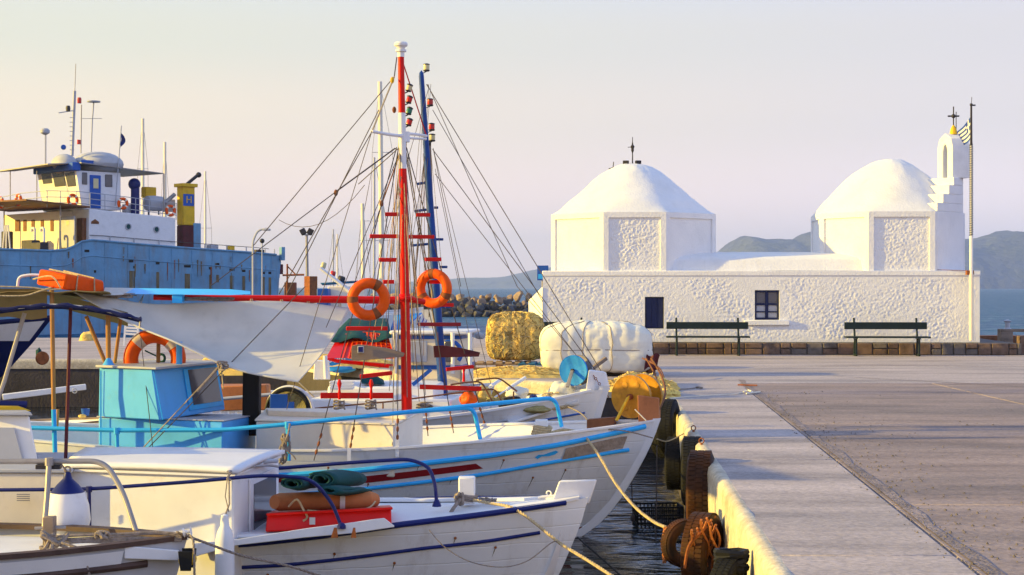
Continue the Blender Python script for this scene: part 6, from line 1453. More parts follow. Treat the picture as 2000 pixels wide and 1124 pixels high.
# bitt and mooring rope
q = P(912, 965, 258); b = MB(); b.box(q + Vector((0, 0, .03)), (.125, .12, .20)); b.build('bitt', M['white'], b2, bevel=.01)
b = MB(); b.torus(P(1072, 964, 257), (.3, 1, 0), .018, .006, 14, 6); b.tube(catmull([P(1050, 972, 258), P(1062, 970, 258), P(1072, 970, 258), P(1086, 968, 258)], 5), .010, 6); b.build('fairlead', M['white'], b2)
t = thing('rope_turns', 'frayed rope knotted around the white bitt of the nearest boat', 'rope', q); b = MB(); coil(b, q + Vector((0, 0, -.05)), .08, 3, .012, .016, (1, 1)); tangle(b, P(898, 975, 262), (.03, .02, .05), 14, .012, 3); b.tube(catmull([P(900, 975, 262), P(888, 990, 263), P(880, 1002, 263)], 5), .014, 6); tangle(b, P(955, 977, 258), (.09, .04, .015), 16, .007, 6); b.build('coil', M['oldrope'], t)
q = P(990, 990, 261); b = MB(); b.box(q + Vector((0, 0, .0)), (.045, .05, .05)); b.build('cleat', M['white'], b2, bevel=.005)
mooring('twisted pale rope from the nearest bow running down past the bottom edge towards the quay', [P(925, 977, 260), P(960, 984, 262), P(1000, 992, 266), P(1045, 1022, 270), P(1092, 1060, 275), P(1150, 1096, 284), P(1200, 1128, 292), P(1260, 1165, 300)], .011)
mooring('thin loose loop of cord hanging against the nearest bow', [P(838, 1035, 279), P(870, 1070, 280), P(920, 1098, 280), P(980, 1108, 278), P(1030, 1096, 276), P(1075, 1062, 274), P(1088, 1058, 276)], .0035, M['oldrope'])
mooring('black submerged line leading from the nearest bow across the water', [P(1128, 1050, 255), P(1160, 1078, 262), P(1205, 1118, 270), P(1240, 1150, 276)], .007, M['black'])
# fenders
fd = thing('fender', 'white and blue teardrop fender hanging on the grey rail', 'fender', P(130, 985, 290)); b = MB(); q = P(132, 1040, 292)
b.lathe(q, [(.02, -.02), (.13, .0), (.15, .08), (.14, .18), (.11, .27)], 24); b.build('body', M['white'], fd); b = MB(); b.lathe(q, [(.1115, .268), (.07, .32), (.03, .36), (.02, .40), (.0, .41)], 24); b.build('cap', M['navy'], fd); b = MB(); b.tube([q + Vector((0, 0, .4)), P(118, 905, 293)], .007, 6); b.torus(q + Vector((0, 0, .42)), (0, 1, 0), .02, .007, 12, 6); b.build('rope', M['oldrope'], fd)
fd = thing('fender', 'long white bottle shaped fender hanging from the navy rail over the side', 'fender', P(440, 1120, 294)); q = P(439, 1145, 294)
b = MB(); b.lathe(q, [(.03, -.03), (.062, .0), (.065, .1), (.063, .30), (.050, .36), (.03, .40), (.024, .47), (.0, .48)], 20); b.build('body', M['white'], fd); b = MB(); b.tube([q + Vector((0, 0, .46)), P(448, 985, 292), P(447, 935, 286)], .006, 5); b.tube([P(444, 935, 286), P(440, 970, 290), P(447, 1000, 293)], .004, 5); b.tube(catmull([P(450, 925, 286), P(444, 935, 287), P(452, 938, 287)], 4), .008, 5); b.build('rope', M['oldrope'], fd)

# ============ boat D : the nearest gunwale, bottom left
BD = Hull((-2.02, 9.55), 2, 4.5, .75, [(-.5, -.5), (.3, -.18), (.94, 0)], [(-4.5, .86), (-2, .885), (-1, .90), (0, .935)], plan_k=2.6, fmax=.5)
b3 = thing('rowing_boat', 'boat with dark brown gunwale and bow roller cut off by the bottom left corner', 'boat', (-3, 9.6, 0))
BD.shell().build('hull', M['ltgrey'], b3, smooth=50); BD.cap(.07, .03).build('gunwale', M['darkbrown'], b3, smooth=30); BD.deck(.05, .3, .97).build('foredeck', M['white'], b3); BD.deck(.3, 0, .3).build('deck', M['white'], b3)
BD.strake(lambda t: BD.sheer(t) - .12, .1, .96, .024).build('rub_rail', M['darkbrown'], b3)
BD.band(lambda t: BD.sheer(t) - .10, lambda t: BD.sheer(t) - .02, .1, .93, push=.008).build('sheer_strake', M['white'], b3)
b = MB(); b.loops([P(243, 1092, 322), P(350, 1096, 318), P(350, 1085, 306), P(243, 1084, 308)], [P(243, 1066, 322), P(350, 1076, 318), P(348, 1070, 306), P(243, 1062, 308)]); b.build('bow_plank', M['white'], b3, bevel=.006)
b = MB(); b.lathe(P(362, 1096, 321), [(.02, 0), (.045, .004), (.03, .03), (.03, .06), (.045, .085), (.02, .09)], 18, axis=(.1, 1, 0)); b.build('roller', M['yellow'], b3)
for dy in (-.012, .1): b = MB(); q = P(364, 1096, 321) + Vector((0, dy, 0)); b.loops([q + Vector((-.035, 0, -.06)), q + Vector((.03, 0, -.06)), q + Vector((.04, 0, .06)), q + Vector((-.05, 0, .06))], [q + Vector((-.035, .01, -.06)), q + Vector((.03, .01, -.06)), q + Vector((.04, .01, .06)), q + Vector((-.05, .01, .06))]); b.build('roller_cheek', M['black'], b3, bevel=.003)
q = P(97, 1040, 312); b = MB(); b.box(q, (.07, .07, .20)); b.build('bitt', M['oldwood'], b3, bevel=.006); b = MB(); b.tube([P(68, 1032, 312), P(128, 1030, 312)], .010, 8); b.build('bitt_pin', M['galv'], b3)
b = MB(); b.tube(fillet([P(-60, 902, 300), P(205, 901, 300), P(240, 960, 302), P(268, 1046, 306)], .10, 7), .018, 10); b.build('rail', M['galv'], b3); b = MB(); b.tube([P(96, 902, 301), P(92, 970, 303), P(86, 1040, 306)], .018, 10); b.lathe(P(96, 902, 301) - Vector((0, 0, .025)), [(.028, 0), (.028, .05)], 10); b.build('rail_post', M['galv'], b3)
b = MB(); b.box(P(95, 912, 300), (.16, .05, .03)); b.build('clamp', M['steel_dark'], b3, bevel=.004)
t = thing('rope_heap', 'tangle of grey mooring rope lying along the brown gunwale', 'rope', P(220, 1050, 315)); b = MB()
for k in range(5): b.tube(catmull([P(90, 1050 + 5 * k, 318), P(150, 1046 + 4 * k + 4 * math.sin(k), 318), P(230, 1044 + 4 * k, 317), P(300, 1040 + 5 * k - 3 * math.sin(k * 2), 316), P(355, 1044 + 3 * k, 316)], 7), .010, 6)
tangle(b, P(105, 1055, 320), (.08, .03, .05), 26, .011, 11); tangle(b, P(200, 1046, 318), (.05, .02, .03), 12, .009, 13)
b.tube(catmull([P(102, 1065, 323), P(98, 1090, 325), P(95, 1140, 325)], 5), .013, 6); b.tube(catmull([P(120, 1060, 323), P(158, 1075, 324), P(170, 1105, 325), P(178, 1140, 325)], 5), .009, 6); b.build('rope', M['oldrope'], t)
mooring('taut grey line from the corner boat bow past the white bottle fender', [P(345, 1040, 318), P(400, 1060, 312), P(470, 1085, 308), P(560, 1105, 304), P(640, 1130, 300)], .008, M['oldrope'])
mooring('short dark line hanging off the bow roller of the corner boat', [P(368, 1045, 318), P(378, 1060, 320), P(380, 1140, 322)], .007, M['oldrope'])
b = MB(); b.lathe(P(362, 1040, 318), [(.03, -.01), (.012, .0), (.01, .03), (.03, .035)], 10, axis=(1, 0, .2)); b.build('cleat', M['white'], b3)

# ============ boat C : white boat with the blue mast and blue wheel
BC = Hull((1.27, 20.55), 4, 6.6, 1.25, [(-.5, -.75), (0, -.45), (.5, -.2), (1.17, 0)], [(-6.6, .80), (-4.3, .70), (-3, .74), (-2, .84), (-1.2, .94), (-.5, 1.06), (0, 1.16)], plan_k=2.4, fmax=.48)
b4 = thing('fishing_boat', 'white fishing boat with a blue mast and a blue disc winch on its bow', 'fishing boat', (-2, 20.8, 0))
BC.shell().build('hull', M['hullwhite'], b4, smooth=50); BC.cap(.11, .03, 0, .97).build('gunwale', M['white'], b4, smooth=30); BC.inner(.42).build('bulwark', M['white'], b4); BC.deck(.40).build('deck', M['ltgrey'], b4)
BC.stempost(.09, .04, .02).build('stem_post', M['white'], b4, bevel=.008)
for k in range(46):   # inner frames of the far bulwark read as fine vertical planking
    t_ = .10 + .80 * k / 46; p0 = BC.pt(t_, BC.sheer(t_) - .01, 1, -.07); p1 = BC.pt(t_, BC.sheer(t_) - .36, 1, -.09); b = MB(); b.bar(p0, p1, .030, .02); b.build('plank', M['white'], b4)
fw0 = zt_of(BC, [(1100, 824, 148), (1165, 812, 146)]); fw1 = zt_of(BC, [(1100, 828, 148), (1165, 816, 146)])
BC.strake(lambda t: interp([(0, .60), (.6, .6), (.86, .74), (1, .86)], t) , .84, .97, .014).build('rub_rail', M['royal'], b4)
BC.strake(lambda t: BC.sheer(t) - .16, .1, .82, .016).build('rub_rail', M['ltgrey'], b4)
b = MB(); b.loops([P(1140, 792, 146.5), P(1190, 764, 145), P(1192, 762, 142), P(1145, 788, 142)], [P(1150, 722, 146.5), P(1182, 726, 145), P(1184, 727, 142), P(1152, 724, 142)]); b.build('stem_head', M['white'], b4, bevel=.02)
# deck structures
hc, hcp = house('coaming', b4, (600, 149), (880, 150), (905, 138), (640, 138), .40, [P(0, 782, 150).z] * 2 + [P(0, 770, 138).z] * 2, M['white'], .02)
ec, ecp = house('engine_cover', b4, (640, 147), (850, 148), (870, 140), (650, 139), .8, [P(0, 755, 147).z] * 2 + [P(0, 742, 139).z] * 2, M['white'], .03)
b = MB(); b.loops([P(706, 750, 147), P(752, 752, 147), P(750, 742, 143), P(708, 740, 143)], [P(706, 740, 147), P(735, 735, 146), P(730, 732, 144), P(712, 733, 144)]); b.build('skylight', M['greentarp'], b4, bevel=.01)
b = MB(); b.loops([P(612, 742, 147), P(645, 742, 147), P(645, 738, 142), P(612, 738, 142)], [P(614, 704, 147), P(643, 706, 147), P(643, 704, 142), P(614, 703, 142)]); b.build('box', M['white'], b4, bevel=.01); b = MB(); b.tube([P(637, 740, 147.5), P(635, 695, 147.5)], .03, 10); b.build('post', M['white'], b4)
b = MB(); b.loops([P(902, 745, 136), P(918, 745, 136), P(918, 743, 133), P(902, 743, 133)], [P(902, 722, 136), P(915, 722, 136), P(915, 720, 133), P(902, 720, 133)]); b.build('locker', M['white'], b4, bevel=.01)
b = MB(); b.loops([P(992, 832, 152), P(1075, 806, 150), P(1065, 795, 142), P(1000, 805, 143)], [P(992, 826, 152), P(1075, 800, 150), P(1065, 789, 142), P(1000, 799, 143)]); b.build('side_deck', M['white'], b4, bevel=.01)
b = MB(); b.bar(P(900, 812, 148), P(995, 800, 148), .05, .03); b.build('thwart', M['skyblue'], b4)
# lettering under the coaming
Mt = Matrix.Translation(P(690, 765, 149.6) + Vector((0, -.015, 0))) @ Matrix.Rotation(R(4), 4, 'Z').inverted() @ Matrix.Rotation(R(90), 4, 'X')
# dark pipe rails
for pts in ([(615, 798), (760, 785), (830, 776), (930, 763), (968, 760), (990, 805)], [(880, 752), (905, 748), (940, 745), (965, 790)], [(930, 743), (975, 738), (1010, 765)]):
    b = MB(); b.tube(fillet([P(x, y, 151 - k * .3) for k, (x, y) in enumerate(pts)], .08), .011, 7); b.build('rail', M['brownwood'], b4)
for px, y0, y1 in ((748, 786, 815), (798, 781, 806), (1003, 765, 790)): b = MB(); b.tube([P(px, y0, 150), P(px, y1, 150)], .010, 6); b.build('rail_post', M['brownwood'], b4)
for a, c in (((945, 790), (1026, 738)), ((935, 770), (978, 742))):
    b = MB(); b.tube([P(*a, 146), P(*c, 143)], .012, 7); b.tube([P(*a, 146).lerp(P(*c, 143), .55), P(*c, 143)], .026, 9); b.build('oar', M['white'], b4)
# blue mast
mb2, mt2 = P(866, 775, 141), P(823, 150, 141)
b = MB(); b.tube([mb2, mt2], [.068, .036], 14); b.lathe(mt2, [(.036, 0), (.03, .05), (.0, .09)], 12); mast2 = b.build('mast', M['mastblue'], b4)
b = MB(); b.tube([P(838, 285, 139), P(848, 600, 139), P(862, 720, 139)], [.03, .04, .03], 9); b.build('furled_gaff', M['oldwood'], mast2)
b = MB(); b.tube([P(826, 280, 139.5), P(842, 280, 139.5)], .035, 8); b.build('mast_band', M['steel_dark'], mast2)
def mp2(y): t = (775 - y) / 625; return mb2.lerp(mt2, t)
for px, py, m_ in ((833, 133, 'lens_clear'), (840, 201, 'lens_red'), (843, 249, 'lens_red'), (844, 270, 'lens_clear')): lamp(mast2, px, py, 139, m_, .046, .10, arm=mp2(py + 12), tilt=0)
for y, x0, x1 in ((360, 814, 832), (406, 848, 856), (413, 809, 833), (468, 852, 866), (480, 803, 838), (522, 858, 874), (600, 850, 880)):
    b = MB(); b.bar(P(x0, y, 139), P(x1, y - (3 if x1 < 840 else 0), 139), .04, .035); b.build('rung', M['mastblue'], mast2, bevel=.004)
b = MB(); b.bar(P(806, 752, 147), P(842, 722, 147), .05, .05); b.build('boom', M['royal'], mast2)
for (a, c, sa, sc_, r_) in (((833, 165), (1180, 735), 140, 145, .006), ((845, 292), (1190, 760), 140, 145, .006), ((850, 340), (1130, 700), 140, 144, .005), ((835, 165), (1010, 560), 140, 133, .005), ((1010, 560), (1165, 740), 133, 143, .005),
        ((845, 215), (1060, 590), 139, 138, .005), ((846, 290), (900, 560), 139, 133, .005), ((838, 170), (700, 640), 141, 147, .004), ((838, 290), (790, 740), 141, 147, .004), ((850, 330), (940, 770), 139, 133, .004), ((832, 290), (765, 740), 141, 147, .004), ((846, 290), (960, 755), 139, 133, .004), ((835, 280), (838, 620), 139, 139, .006), ((840, 290), (852, 640), 138, 138, .006), ((836, 600), (872, 760), 139, 139, .006)):
    line('stay', mast2, P(*a, sa), P(*c, sc_), r_)
b = MB(); a_, c_ = P(1160, 735, 146), P(1188, 775, 146)
for k in range(9): b.torus(a_.lerp(c_, k / 8), (0, 1, 0) if k % 2 else (1, 0, .5), .016, .005, 8, 5)
b.build('chain', M['rust'], b4)
rl_ = random.Random(5)
for k in range(12):
    x0 = rl_.uniform(826, 842); y0 = rl_.choice([165, 200, 290, 300]); line('halyard', mast2, P(x0, y0, 139), P(x0 + rl_.uniform(-60, 45), rl_.uniform(600, 740), 140 + rl_.uniform(-4, 4)), .0035, M[rl_.choice(['line', 'oldrope', 'brownwood'])])
# blue disc winch
wc = thing('net_winch', 'blue disc net winch with grey arms on the bow behind the sky blue rail', 'winch', P(1122, 760, 144)); q = P(1120, 724, 144); ax = Vector((.55, 1, 0)).normalized()
for off, m_ in ((0, 'royal'), (.17, 'galv')): b = MB(); b.lathe(q + ax * off, [(.02, -.01), (.185, -.01), (.207, -.018), (.21, 0), (.207, .018), (.185, .01), (.02, .01)], 36, axis=ax); b.build('disc', M['bluetarp'] if m_ == 'royal' else M[m_], wc, smooth=30)
b = MB(); b.tube([q, q + ax * .17], .09, 16); b.build('drum', M['galv'], wc)
b = MB(); b.bar(q - ax * .03, P(1108, 756, 146), .045, .03); b.build('arm', M['galv'], wc, bevel=.005); b = MB(); b.lathe(q - ax * .05, [(.025, 0), (.025, .05)], 10, axis=ax); b.build('hub', M['steel_dark'], wc)
b = MB(); b.bar(P(1155, 722, 142), P(1184, 700, 141), .05, .05); b.build('handle', M['oldwood'], wc, bevel=.006)
# gear heaped on deck
def lump(name, label, cat, px, py, s, dims, m, seedv, group=None):
    q = P(px, py, s); b = MB(); rows = []
    for i in range(13):
        row = []
        for j in range(20):
            a, c = math.pi * i / 12, 2 * math.pi * j / 20; p = Vector((math.sin(a) * math.cos(c), math.sin(a) * math.sin(c), -math.cos(a))); k = 1 + .30 * noise.noise(p * 1.8 + Vector((seedv, 0, 0))) + .12 * noise.noise(p * 5 + Vector((seedv, 0, 0)))
            row.append(q + Vector((p.x * dims[0] * k, p.y * dims[1] * k, p.z * dims[2] * k)))
        rows.append(row)
    b.grid(rows, closed=True); return b.build(name, m, label=label, cat=cat, smooth=179, group=group)
lump('covered_gear', 'rounded bundle under pale cloth on the bow below the blue disc winch', 'bundle', 1098, 765, 143, (.19, .25, .14), M['whitecloth'], 2)
lump('folded_cloth', 'grey white cloth heaped right in front of the rounded bundle on the bow', 'bundle', 1102, 785, 147, (.22, .2, .09), M['canvas'], 5)
lump('float_ball', 'orange float ball on the deck under the red belaying bar', 'float', 915, 780, 150, (.115, .12, .10), M['orange'], 8)
lump('net_bag', 'small brown yellow net bag beside the orange float ball', 'bag', 945, 770, 146, (.10, .12, .11), M['net'], 9)
lump('blue_bag', 'small dark blue bag on deck left of the pale cloth', 'bag', 1042, 778, 147, (.06, .07, .05), M['navy'], 9)
lump('cloth_bag', 'small pale sack behind the coil of grey rope', 'bag', 1010, 768, 143, (.16, .14, .09), M['whitecloth'], 19)
lump('green_sack', 'dark heap of rope and weed on the foredeck beside the bow rail', 'rope', 1045, 800, 150, (.2, .14, .05), M['netolive'], 12)
t = thing('rope_coil', 'dark grey coil of rope heaped on deck in front of the pale sack', 'rope', P(1000, 790, 148)); b = MB()
for k in range(7): b.torus(P(1000, 792 - k * 2.2, 148) + Vector((0, 0, 0)), (.1 * math.sin(k * 2), .25 * math.cos(k), 1), .17 - k * .012, .014, 24, 6)
b.build('coil', M['steel_dark'], t)
mooring('thick pale rope laid along the foredeck behind the end of the sky blue rail', [P(1035, 797, 149), P(1080, 798, 149), P(1115, 792, 148), P(1130, 786, 147)], .025)
mooring('dark doubled line dropping from the white bow rail towards the neighbouring boat', [P(1110, 795, 150), P(1140, 812, 155), P(1165, 850, 165)], .010, M['oldrope'])
lump('float_cluster', 'orange wrapped bundle on the stern of the blue masted boat', 'bundle', 475, 776, 152, (.32, .2, .14), M['orangebrown'], 21)
t = thing('wooden_locker', 'orange brown wooden locker with a grey strap behind the black stack', 'locker', P(480, 800, 156)); b = MB(); b.loops([P(430, 803, 158), P(525, 802, 158), P(530, 796, 148), P(436, 796, 148)], [P(428, 755, 158), P(520, 752, 158), P(528, 750, 148), P(432, 750, 148)]); b.build('body', M['orangebrown'], t, bevel=.015)
b = MB(); b.tube([P(428, 780, 159), P(528, 771, 159)], .022, 8); b.build('strap', M['ltgrey'], t)
q = P(450, 750, 120); t = heap('heap of yellow net seen between the black stack and the awning', (q.x + .2, q.y, 1.1), .9, .4, .32, M['net'], 31)
# black rimmed net drum half hidden by the cream hatch
nd = thing('net_drum', 'large black rimmed net drum rising behind the cream hatch house', 'winch', P(562, 805, 180)); q = P(562, 803, 180); ax = Vector((.15, 1, 0)).normalized()
b = MB(); b.torus(q, ax, .235, .026, 40, 8); b.build('rim', M['black'], nd); b = MB(); b.torus(q + ax * .06, ax, .255, .022, 40, 8); b.build('outer_rim', M['white'], nd); b = MB(); b.lathe(q + ax * .05, [(.0, 0), (.235, 0), (.235, .01), (0, .01)], 36, axis=ax); b.build('disc', M['netolive'], nd)
b = MB(); b.bx(P(527, 803, 181.5), P(562, 770, 181)); b.bx(P(561, 803, 181.5), P(575, 785, 181)); b.build('gear_box', M['royal'], nd, bevel=.006)

# ============ boat E : small wheelhouse boat further in
BE_ = Hull((-.25, 22.85), 3, 4.6, .95, [(-.5, -.6), (.4, -.25), (1.05, 0)], [(-5.2, .95), (-3, .85), (-1, .93), (0, 1.06)])
b5 = thing('fishing_boat', 'small white boat with a blue trimmed wheelhouse between the two masts', 'fishing boat', (-2, 22.95, 0))
BE_.shell().build('hull', M['hullwhite'], b5, smooth=50); BE_.cap(.09, .03).build('gunwale', M['white'], b5); BE_.deck(.2).build('deck', M['ltgrey'], b5); BE_.inner(.25).build('bulwark', M['white'], b5)
cw, cwp = house('wheelhouse', b5, (775, 133), (900, 133.5), (925, 127), (790, 126), .6, P(0, 652, 131).z, M['cream'])
lid('roof', b5, cwp, P(0, 652, 131).z, .055, M['white'], .10, .02)
for y0, y1 in ((655, 662), (713, 721)): b = MB(); b.prism([(p[0] + (.012 if k in (1, 2) else -.012), p[1] + (.012 if k > 1 else -.012)) for k, p in enumerate(cwp)], P(0, y1, 132.5).z, P(0, y0, 132.5).z); b.build('blue_trim', M['royal'], b5)
for x0, x1 in ((795, 835), (868, 884)): b = MB(); b.bx(P(x0, 708, 134.6), P(x1, 666, 133.6)); b.build('window', M['glass'] if x0 > 850 else M['ltgrey'], b5, bevel=.01)
for px in (772, 884, 918): b = MB(); b.tube([P(px, 730, 134.5), P(px, 650, 134.5)], .03, 8); b.build('awning_post', M['white'], b5)
b = MB(); q = P(931, 655, 129); b.lathe(q, [(.05, 0), (.055, .03), (.04, .12)], 12, axis=(1, -.5, -.2)); b.build('searchlight', M['ltgrey'], b5)
b = MB(); b.torus(P(878, 690, 134.4), (0, 1, 0), .17, .03, 20, 8, 250, 400); b.build('blue_arc', M['royal'], b5)
# awnings over its stern
t = thing('tarp_cover', 'green tarpaulin with a red netted flap stretched beside the pale awning', 'tarpaulin', P(710, 690, 130))
b = MB(); g = [[P(lerp(lerp(682, 640, j / 6), lerp(757, 765, j / 6), i / 10), lerp(622, 664, j / 6) + 5 * math.sin(i * 1.1) * (j / 6), 128 + j) for i in range(11)] for j in range(7)]; b.grid(g); b.build('green_sheet', M['greentarp'], t, smooth=60).modifiers.new('thick', 'SOLIDIFY').thickness = .01
b = MB(); g = [[P(lerp(lerp(662, 636, j / 8), lerp(757, 772, j / 8), i / 12), lerp(655, 700, j / 8) + 10 * math.sin(math.pi * i / 12) * -.6 * (1 - j / 8), 132 + j * .6) for i in range(13)] for j in range(9)]; b.grid(g); b.build('red_sheet', M['red'], t, smooth=60)
b = MB()
for i in range(3, 13): b.tube([g[j][i] - Vector((0, .02, 0)) for j in range(9)], .006, 4)
for j in range(0, 9): b.tube([g[j][i] - Vector((0, .02, 0)) for i in range(4, 13)], .006, 4)
b.build('cord_net', M['orange'], t, kind='stuff')
b = MB(); b.tube([P(636, 702, 134), P(835, 720, 132)], .02, 6); b.tube([P(634, 698, 134), P(660, 706, 134), P(760, 716, 134)], .03, 6); b.build('red_edge', M['red'], t)
bn = thing('banner', 'blue banner with white letters hanging under the red flap', 'banner', P(660, 705, 128)); b = MB(); b.grid([[P(lerp(633, 690, i / 8), lerp(696, 712 + 3 * math.sin(i * .8), j / 3), 128) for i in range(9)] for j in range(4)]); b.build('cloth', M['bluetarp'], bn)
text('BUN', .14, Matrix.Translation(P(657, 703, 128.3)) @ Matrix.Rotation(R(90), 4, 'X'), M['white'], bn, ext=.003)
lump('blue_bundle', 'rumpled blue and white plastic sack lying beneath the banner', 'sack', 665, 722, 128, (.22, .2, .05), M['bluetarp'], 41)
t = thing('blue_awning', 'bright blue tarpaulin draped over the wheelhouse behind the red mast', 'tarpaulin', P(790, 640, 127)); b = MB(); g = [[P(lerp(lerp(770, 762, j / 7), lerp(824, 800, j / 7), i / 8), lerp(616 - i * .6, 650 - 2 * i, j / 7), 127 + j * .5) + Vector((0, .05 * math.sin(i + j), 0)) for i in range(9)] for j in range(8)]; b.grid(g); b.build('cloth', M['bluetarp'], t, smooth=60).modifiers.new('thick', 'SOLIDIFY').thickness = .01
b = MB(); 
for k in range(7): b.add([P(818 + k * 3, 617 + k * 1.5, 128), P(820 + k * 3, 617 + k * 1.5, 128), P(812 + k * 3.5, 634 + k, 128), P(810 + k * 3.5, 634 + k, 128)], [[0, 1, 2, 3]], k % 2)
b.build('flag', [M['flagw'], M['flagb']], label='striped blue and white flag end hanging beside the bright blue tarpaulin', cat='flag', smooth=0)
b = MB(); b.loops([P(822, 605, 119), P(846, 605, 119), P(858, 650, 119), P(842, 650, 119)], [P(822, 605, 118), P(846, 605, 118), P(858, 650, 118), P(842, 650, 118)]); b.build('sail_bundle', M['canvas'], label='white furled sail end beside the foot of the blue mast', cat='sail')

# ============ boats at the left, behind the turquoise cabin
BF = Hull((-5.55, 22.2), -4, 4.6, .8, [(-.5, -.4), (.6, 0)], [(-4.6, .55), (-2.3, .47), (0, .60)], stern=.7)
b6 = thing('rowing_boat', 'white dinghy with a low rail floating left of the turquoise cabin', 'boat', (-6.5, 22.3, 0)); BF.shell().build('hull', M['white'], b6, smooth=50); BF.cap(.06, .025).build('gunwale', M['oldwood'], b6); BF.inner(.25).build('bulwark', M['white'], b6); BF.deck(.3).build('deck', M['ltgrey'], b6)
t = thing('bucket', 'small blue bucket standing on the stern of the white dinghy', 'bucket', P(167, 812, 134)); b = MB(); b.lathe(P(167, 812, 134), [(.05, 0), (.065, .10), (.06, .10), (.05, .02)], 16); b.build('body', M['royal'], t)
lump('rope_lump', 'yellow rope lump beside the blue bucket', 'rope', 160, 813, 135, (.06, .05, .025), M['net'], 3)
BG = Hull((-4.7, 19.4), 14, 4.4, .85, [(-.5, -.35), (.6, 0)], [(-4.4, .66), (-2.2, .56), (0, .46)], stern=.8, emid=.4)
b7 = thing('rowing_boat', 'grey cream skiff with peeling side and teal bottom beside the blue pole foot', 'boat', (-5.6, 19.6, 0)); M['skiff'] = pm('skiff_paint', (.50, .48, .45), .6, var=.15, bump=.4, bscale=20, dirt_or_shade=(.25, .22, .2), damt=.4, zpaint=(.22, (.02, .17, .27))); BG.shell().build('hull', M['skiff'], b7, smooth=50); BG.cap(.09, .03).build('gunwale', M['cream'], b7); BG.inner(.25).build('bulwark', M['cream'], b7); BG.deck(.3).build('deck', M['ltgrey'], b7); BG.strake(lambda t: BG.sheer(t) - .14, .05, .95, .012).build('rub_rail', M['galv'], b7)
# navy boat with white panels against the quay
BH = Hull((-8.35, 27.9), 0, 4.8, 1.5, [(-.5, -1.9), (0, -1.65), (.5, -1.30), (1.0, -.8), (1.5, -.35), (1.95, 0)], [(-4.8, 1.6), (-2, 1.75), (0, 1.95)], plan_k=1.6, ebow=1.1)
b8 = thing('fishing_boat', 'navy hulled boat with white sheer panels whose high bow overhangs at the left edge', 'fishing boat', (-10, 28, 0))
M['navyhull'] = pm('navy_hull', (.008, .015, .10), .35, var=.25, bump=.2, zpaint=(.12, (.12, .02, .02))); BH.shell().build('hull', M['navyhull'], b8, smooth=50); BH.cap(.12, .05).build('gunwale', M['navycloth'], b8); BH.deck(.2).build('deck', M['ltgrey'], b8)
BH.band(lambda t: BH.sheer(t) - interp([(0, .1), (.55, .12), (.66, .12), (.82, .30), (1, .42)], t), lambda t: BH.sheer(t) - .04, .70, .985, push=.012).build('white_panel', M['white'], b8, smooth=60)
BH.band(lambda t: BH.sheer(t) - interp([(0, .5), (.4, .35), (.62, .08)], t), lambda t: BH.sheer(t) - .04, .05, .62, push=.012).build('white_panel', M['white'], b8, smooth=60)
b = MB(); b.lathe(P(82, 700, 112), [(.0, 0), (.10, 0), (.12, .02), (.10, .04), (0, .04)], 16, axis=(.6, -1, 0)); b.build('hawse_plate', M['rust'], b8)
t = thing('gangplank', 'long white plank with a ring hanging near its end above the dark water', 'plank', P(80, 770, 125)); b = MB(); b.bar(P(5, 776, 126), P(168, 756, 124), .12, .09); b.build('plank', M['white'], t, bevel=.01); b = MB(); b.torus(P(146, 764, 125.5), (0, 1, 0), .035, .008, 14, 6); b.build('ring', M['ltgrey'], t)
lump('net_bundle', 'brown yellow net bundle heaped on the far edge of the left quay', 'net', 172, 662, 69, (.22, .3, .20), M['net'], 51)
lump('teal_float', 'small teal floats and weed at the waterline by the navy bow', 'float', 76, 692, 96, (.06, .06, .12), M['greentarp'], 54)
t = thing('deck_chair', 'white slatted chair standing on the left quay behind the cabin roof', 'chair', P(257, 665, 80))
for k in range(4): b = MB(); b.bar(P(243, 634 + k * 6, 80), P(272, 636 + k * 6, 80), .03, .05); b.build('slat', M['white'], t)
for px in (245, 270): b = MB(); b.bar(P(px, 632, 80.3), P(px - 3, 676, 80.3), .04, .04); b.build('leg', M['white'], t)

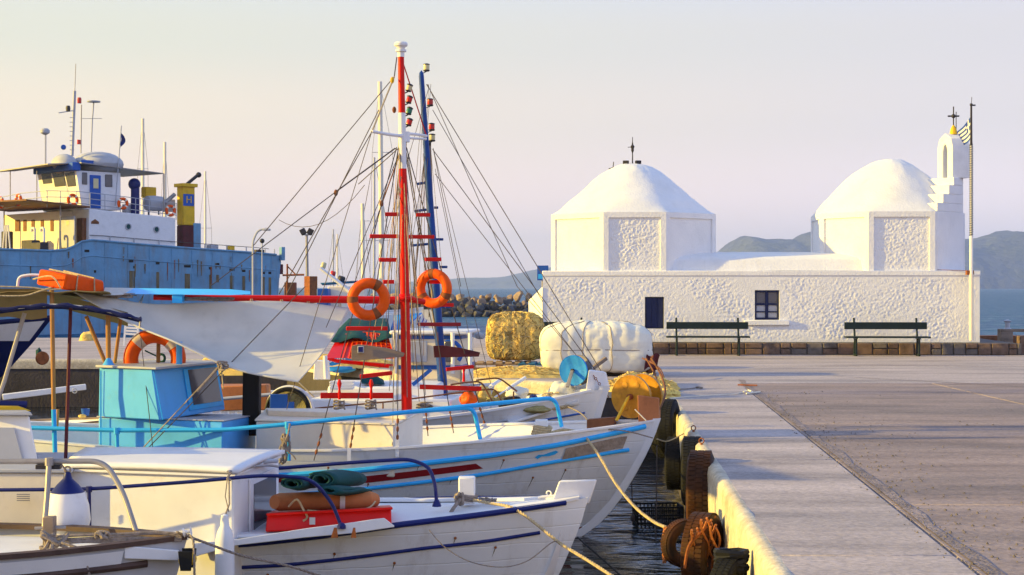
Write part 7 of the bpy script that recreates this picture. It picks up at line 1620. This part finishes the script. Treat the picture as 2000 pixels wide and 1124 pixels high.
# wear on the two nearest hulls: bolt heads and rust weeping down the planks
def wear(H, root, pts, seedv):
    rw = random.Random(seedv)
    for t_, dz in pts:
        z = H.sheer(t_) - dz; p = H.pt(t_, z, -1, .004); b = MB(); b.lathe(p, [(.011, 0), (.009, .006), (.0, .008)], 8, axis=(0, -1, 0)); b.build('bolt', M['rust'], root)
        L_ = rw.uniform(.04, .14); b = MB(); rows = []
        for j in range(6):
            zz = z - L_ * j / 5; w_ = .004 * (1 - j / 5) + .001; q = H.pt(t_, zz, -1, .0035); rows.append([q + Vector((-w_ + .002 * rw.random(), 0, 0)), q + Vector((w_, 0, 0))])
        b.grid(rows); b.build('rust_run', M['streak'], root, smooth=0)
wear(BA, b2, [(.52, .17), (.60, .16), (.66, .30), (.73, .17), (.80, .29), (.86, .15), (.91, .27), (.56, .33), (.77, .40)], 2)
wear(BB, b1, [(.58, .16), (.64, .34), (.70, .17), (.75, .36), (.81, .20), (.86, .42), (.67, .50), (.79, .55), (.90, .38)], 3)
wear(BC, b4, [(.5, .2), (.6, .22), (.7, .2), (.78, .24), (.86, .3), (.92, .26)], 4)
# more loose gear on the blue masted boat
for k, (px, py, s_, m_, lb) in enumerate(((968, 782, 149, 'netolive', 'tangle of olive line on deck right of the orange float ball'), (1075, 772, 146, 'rope', 'loose pale line tangled on the pale cloth below the blue disc winch'), (830, 792, 150, 'oldrope', 'grey line tangled along the white coaming just right of the red mast'))):
    t = thing('rope_tangle', lb, 'rope', P(px, py, s_)); b = MB(); tangle(b, P(px, py, s_), (.12, .08, .04), 34, .009, 60 + k); b.build('line', M[m_], t)
t = thing('fish_crate', 'small white slatted fish crate on deck behind the left belaying pin', 'crate', P(668, 750, 149))
c_ = P(668, 752, 149)
b = MB(); b.box(c_ - Vector((0, 0, .05)), (.30, .20, .012)); b.build('floor', M['white'], t)
for k in range(3):
    z = -.035 + k * .035; b = MB(); b.box(c_ + Vector((0, -.10, z)), (.30, .010, .024)); b.box(c_ + Vector((0, .10, z)), (.30, .010, .024)); b.box(c_ + Vector((-.15, 0, z)), (.010, .20, .024)); b.box(c_ + Vector((.15, 0, z)), (.010, .20, .024)); b.build('slat', M['white'], t, bevel=.002)
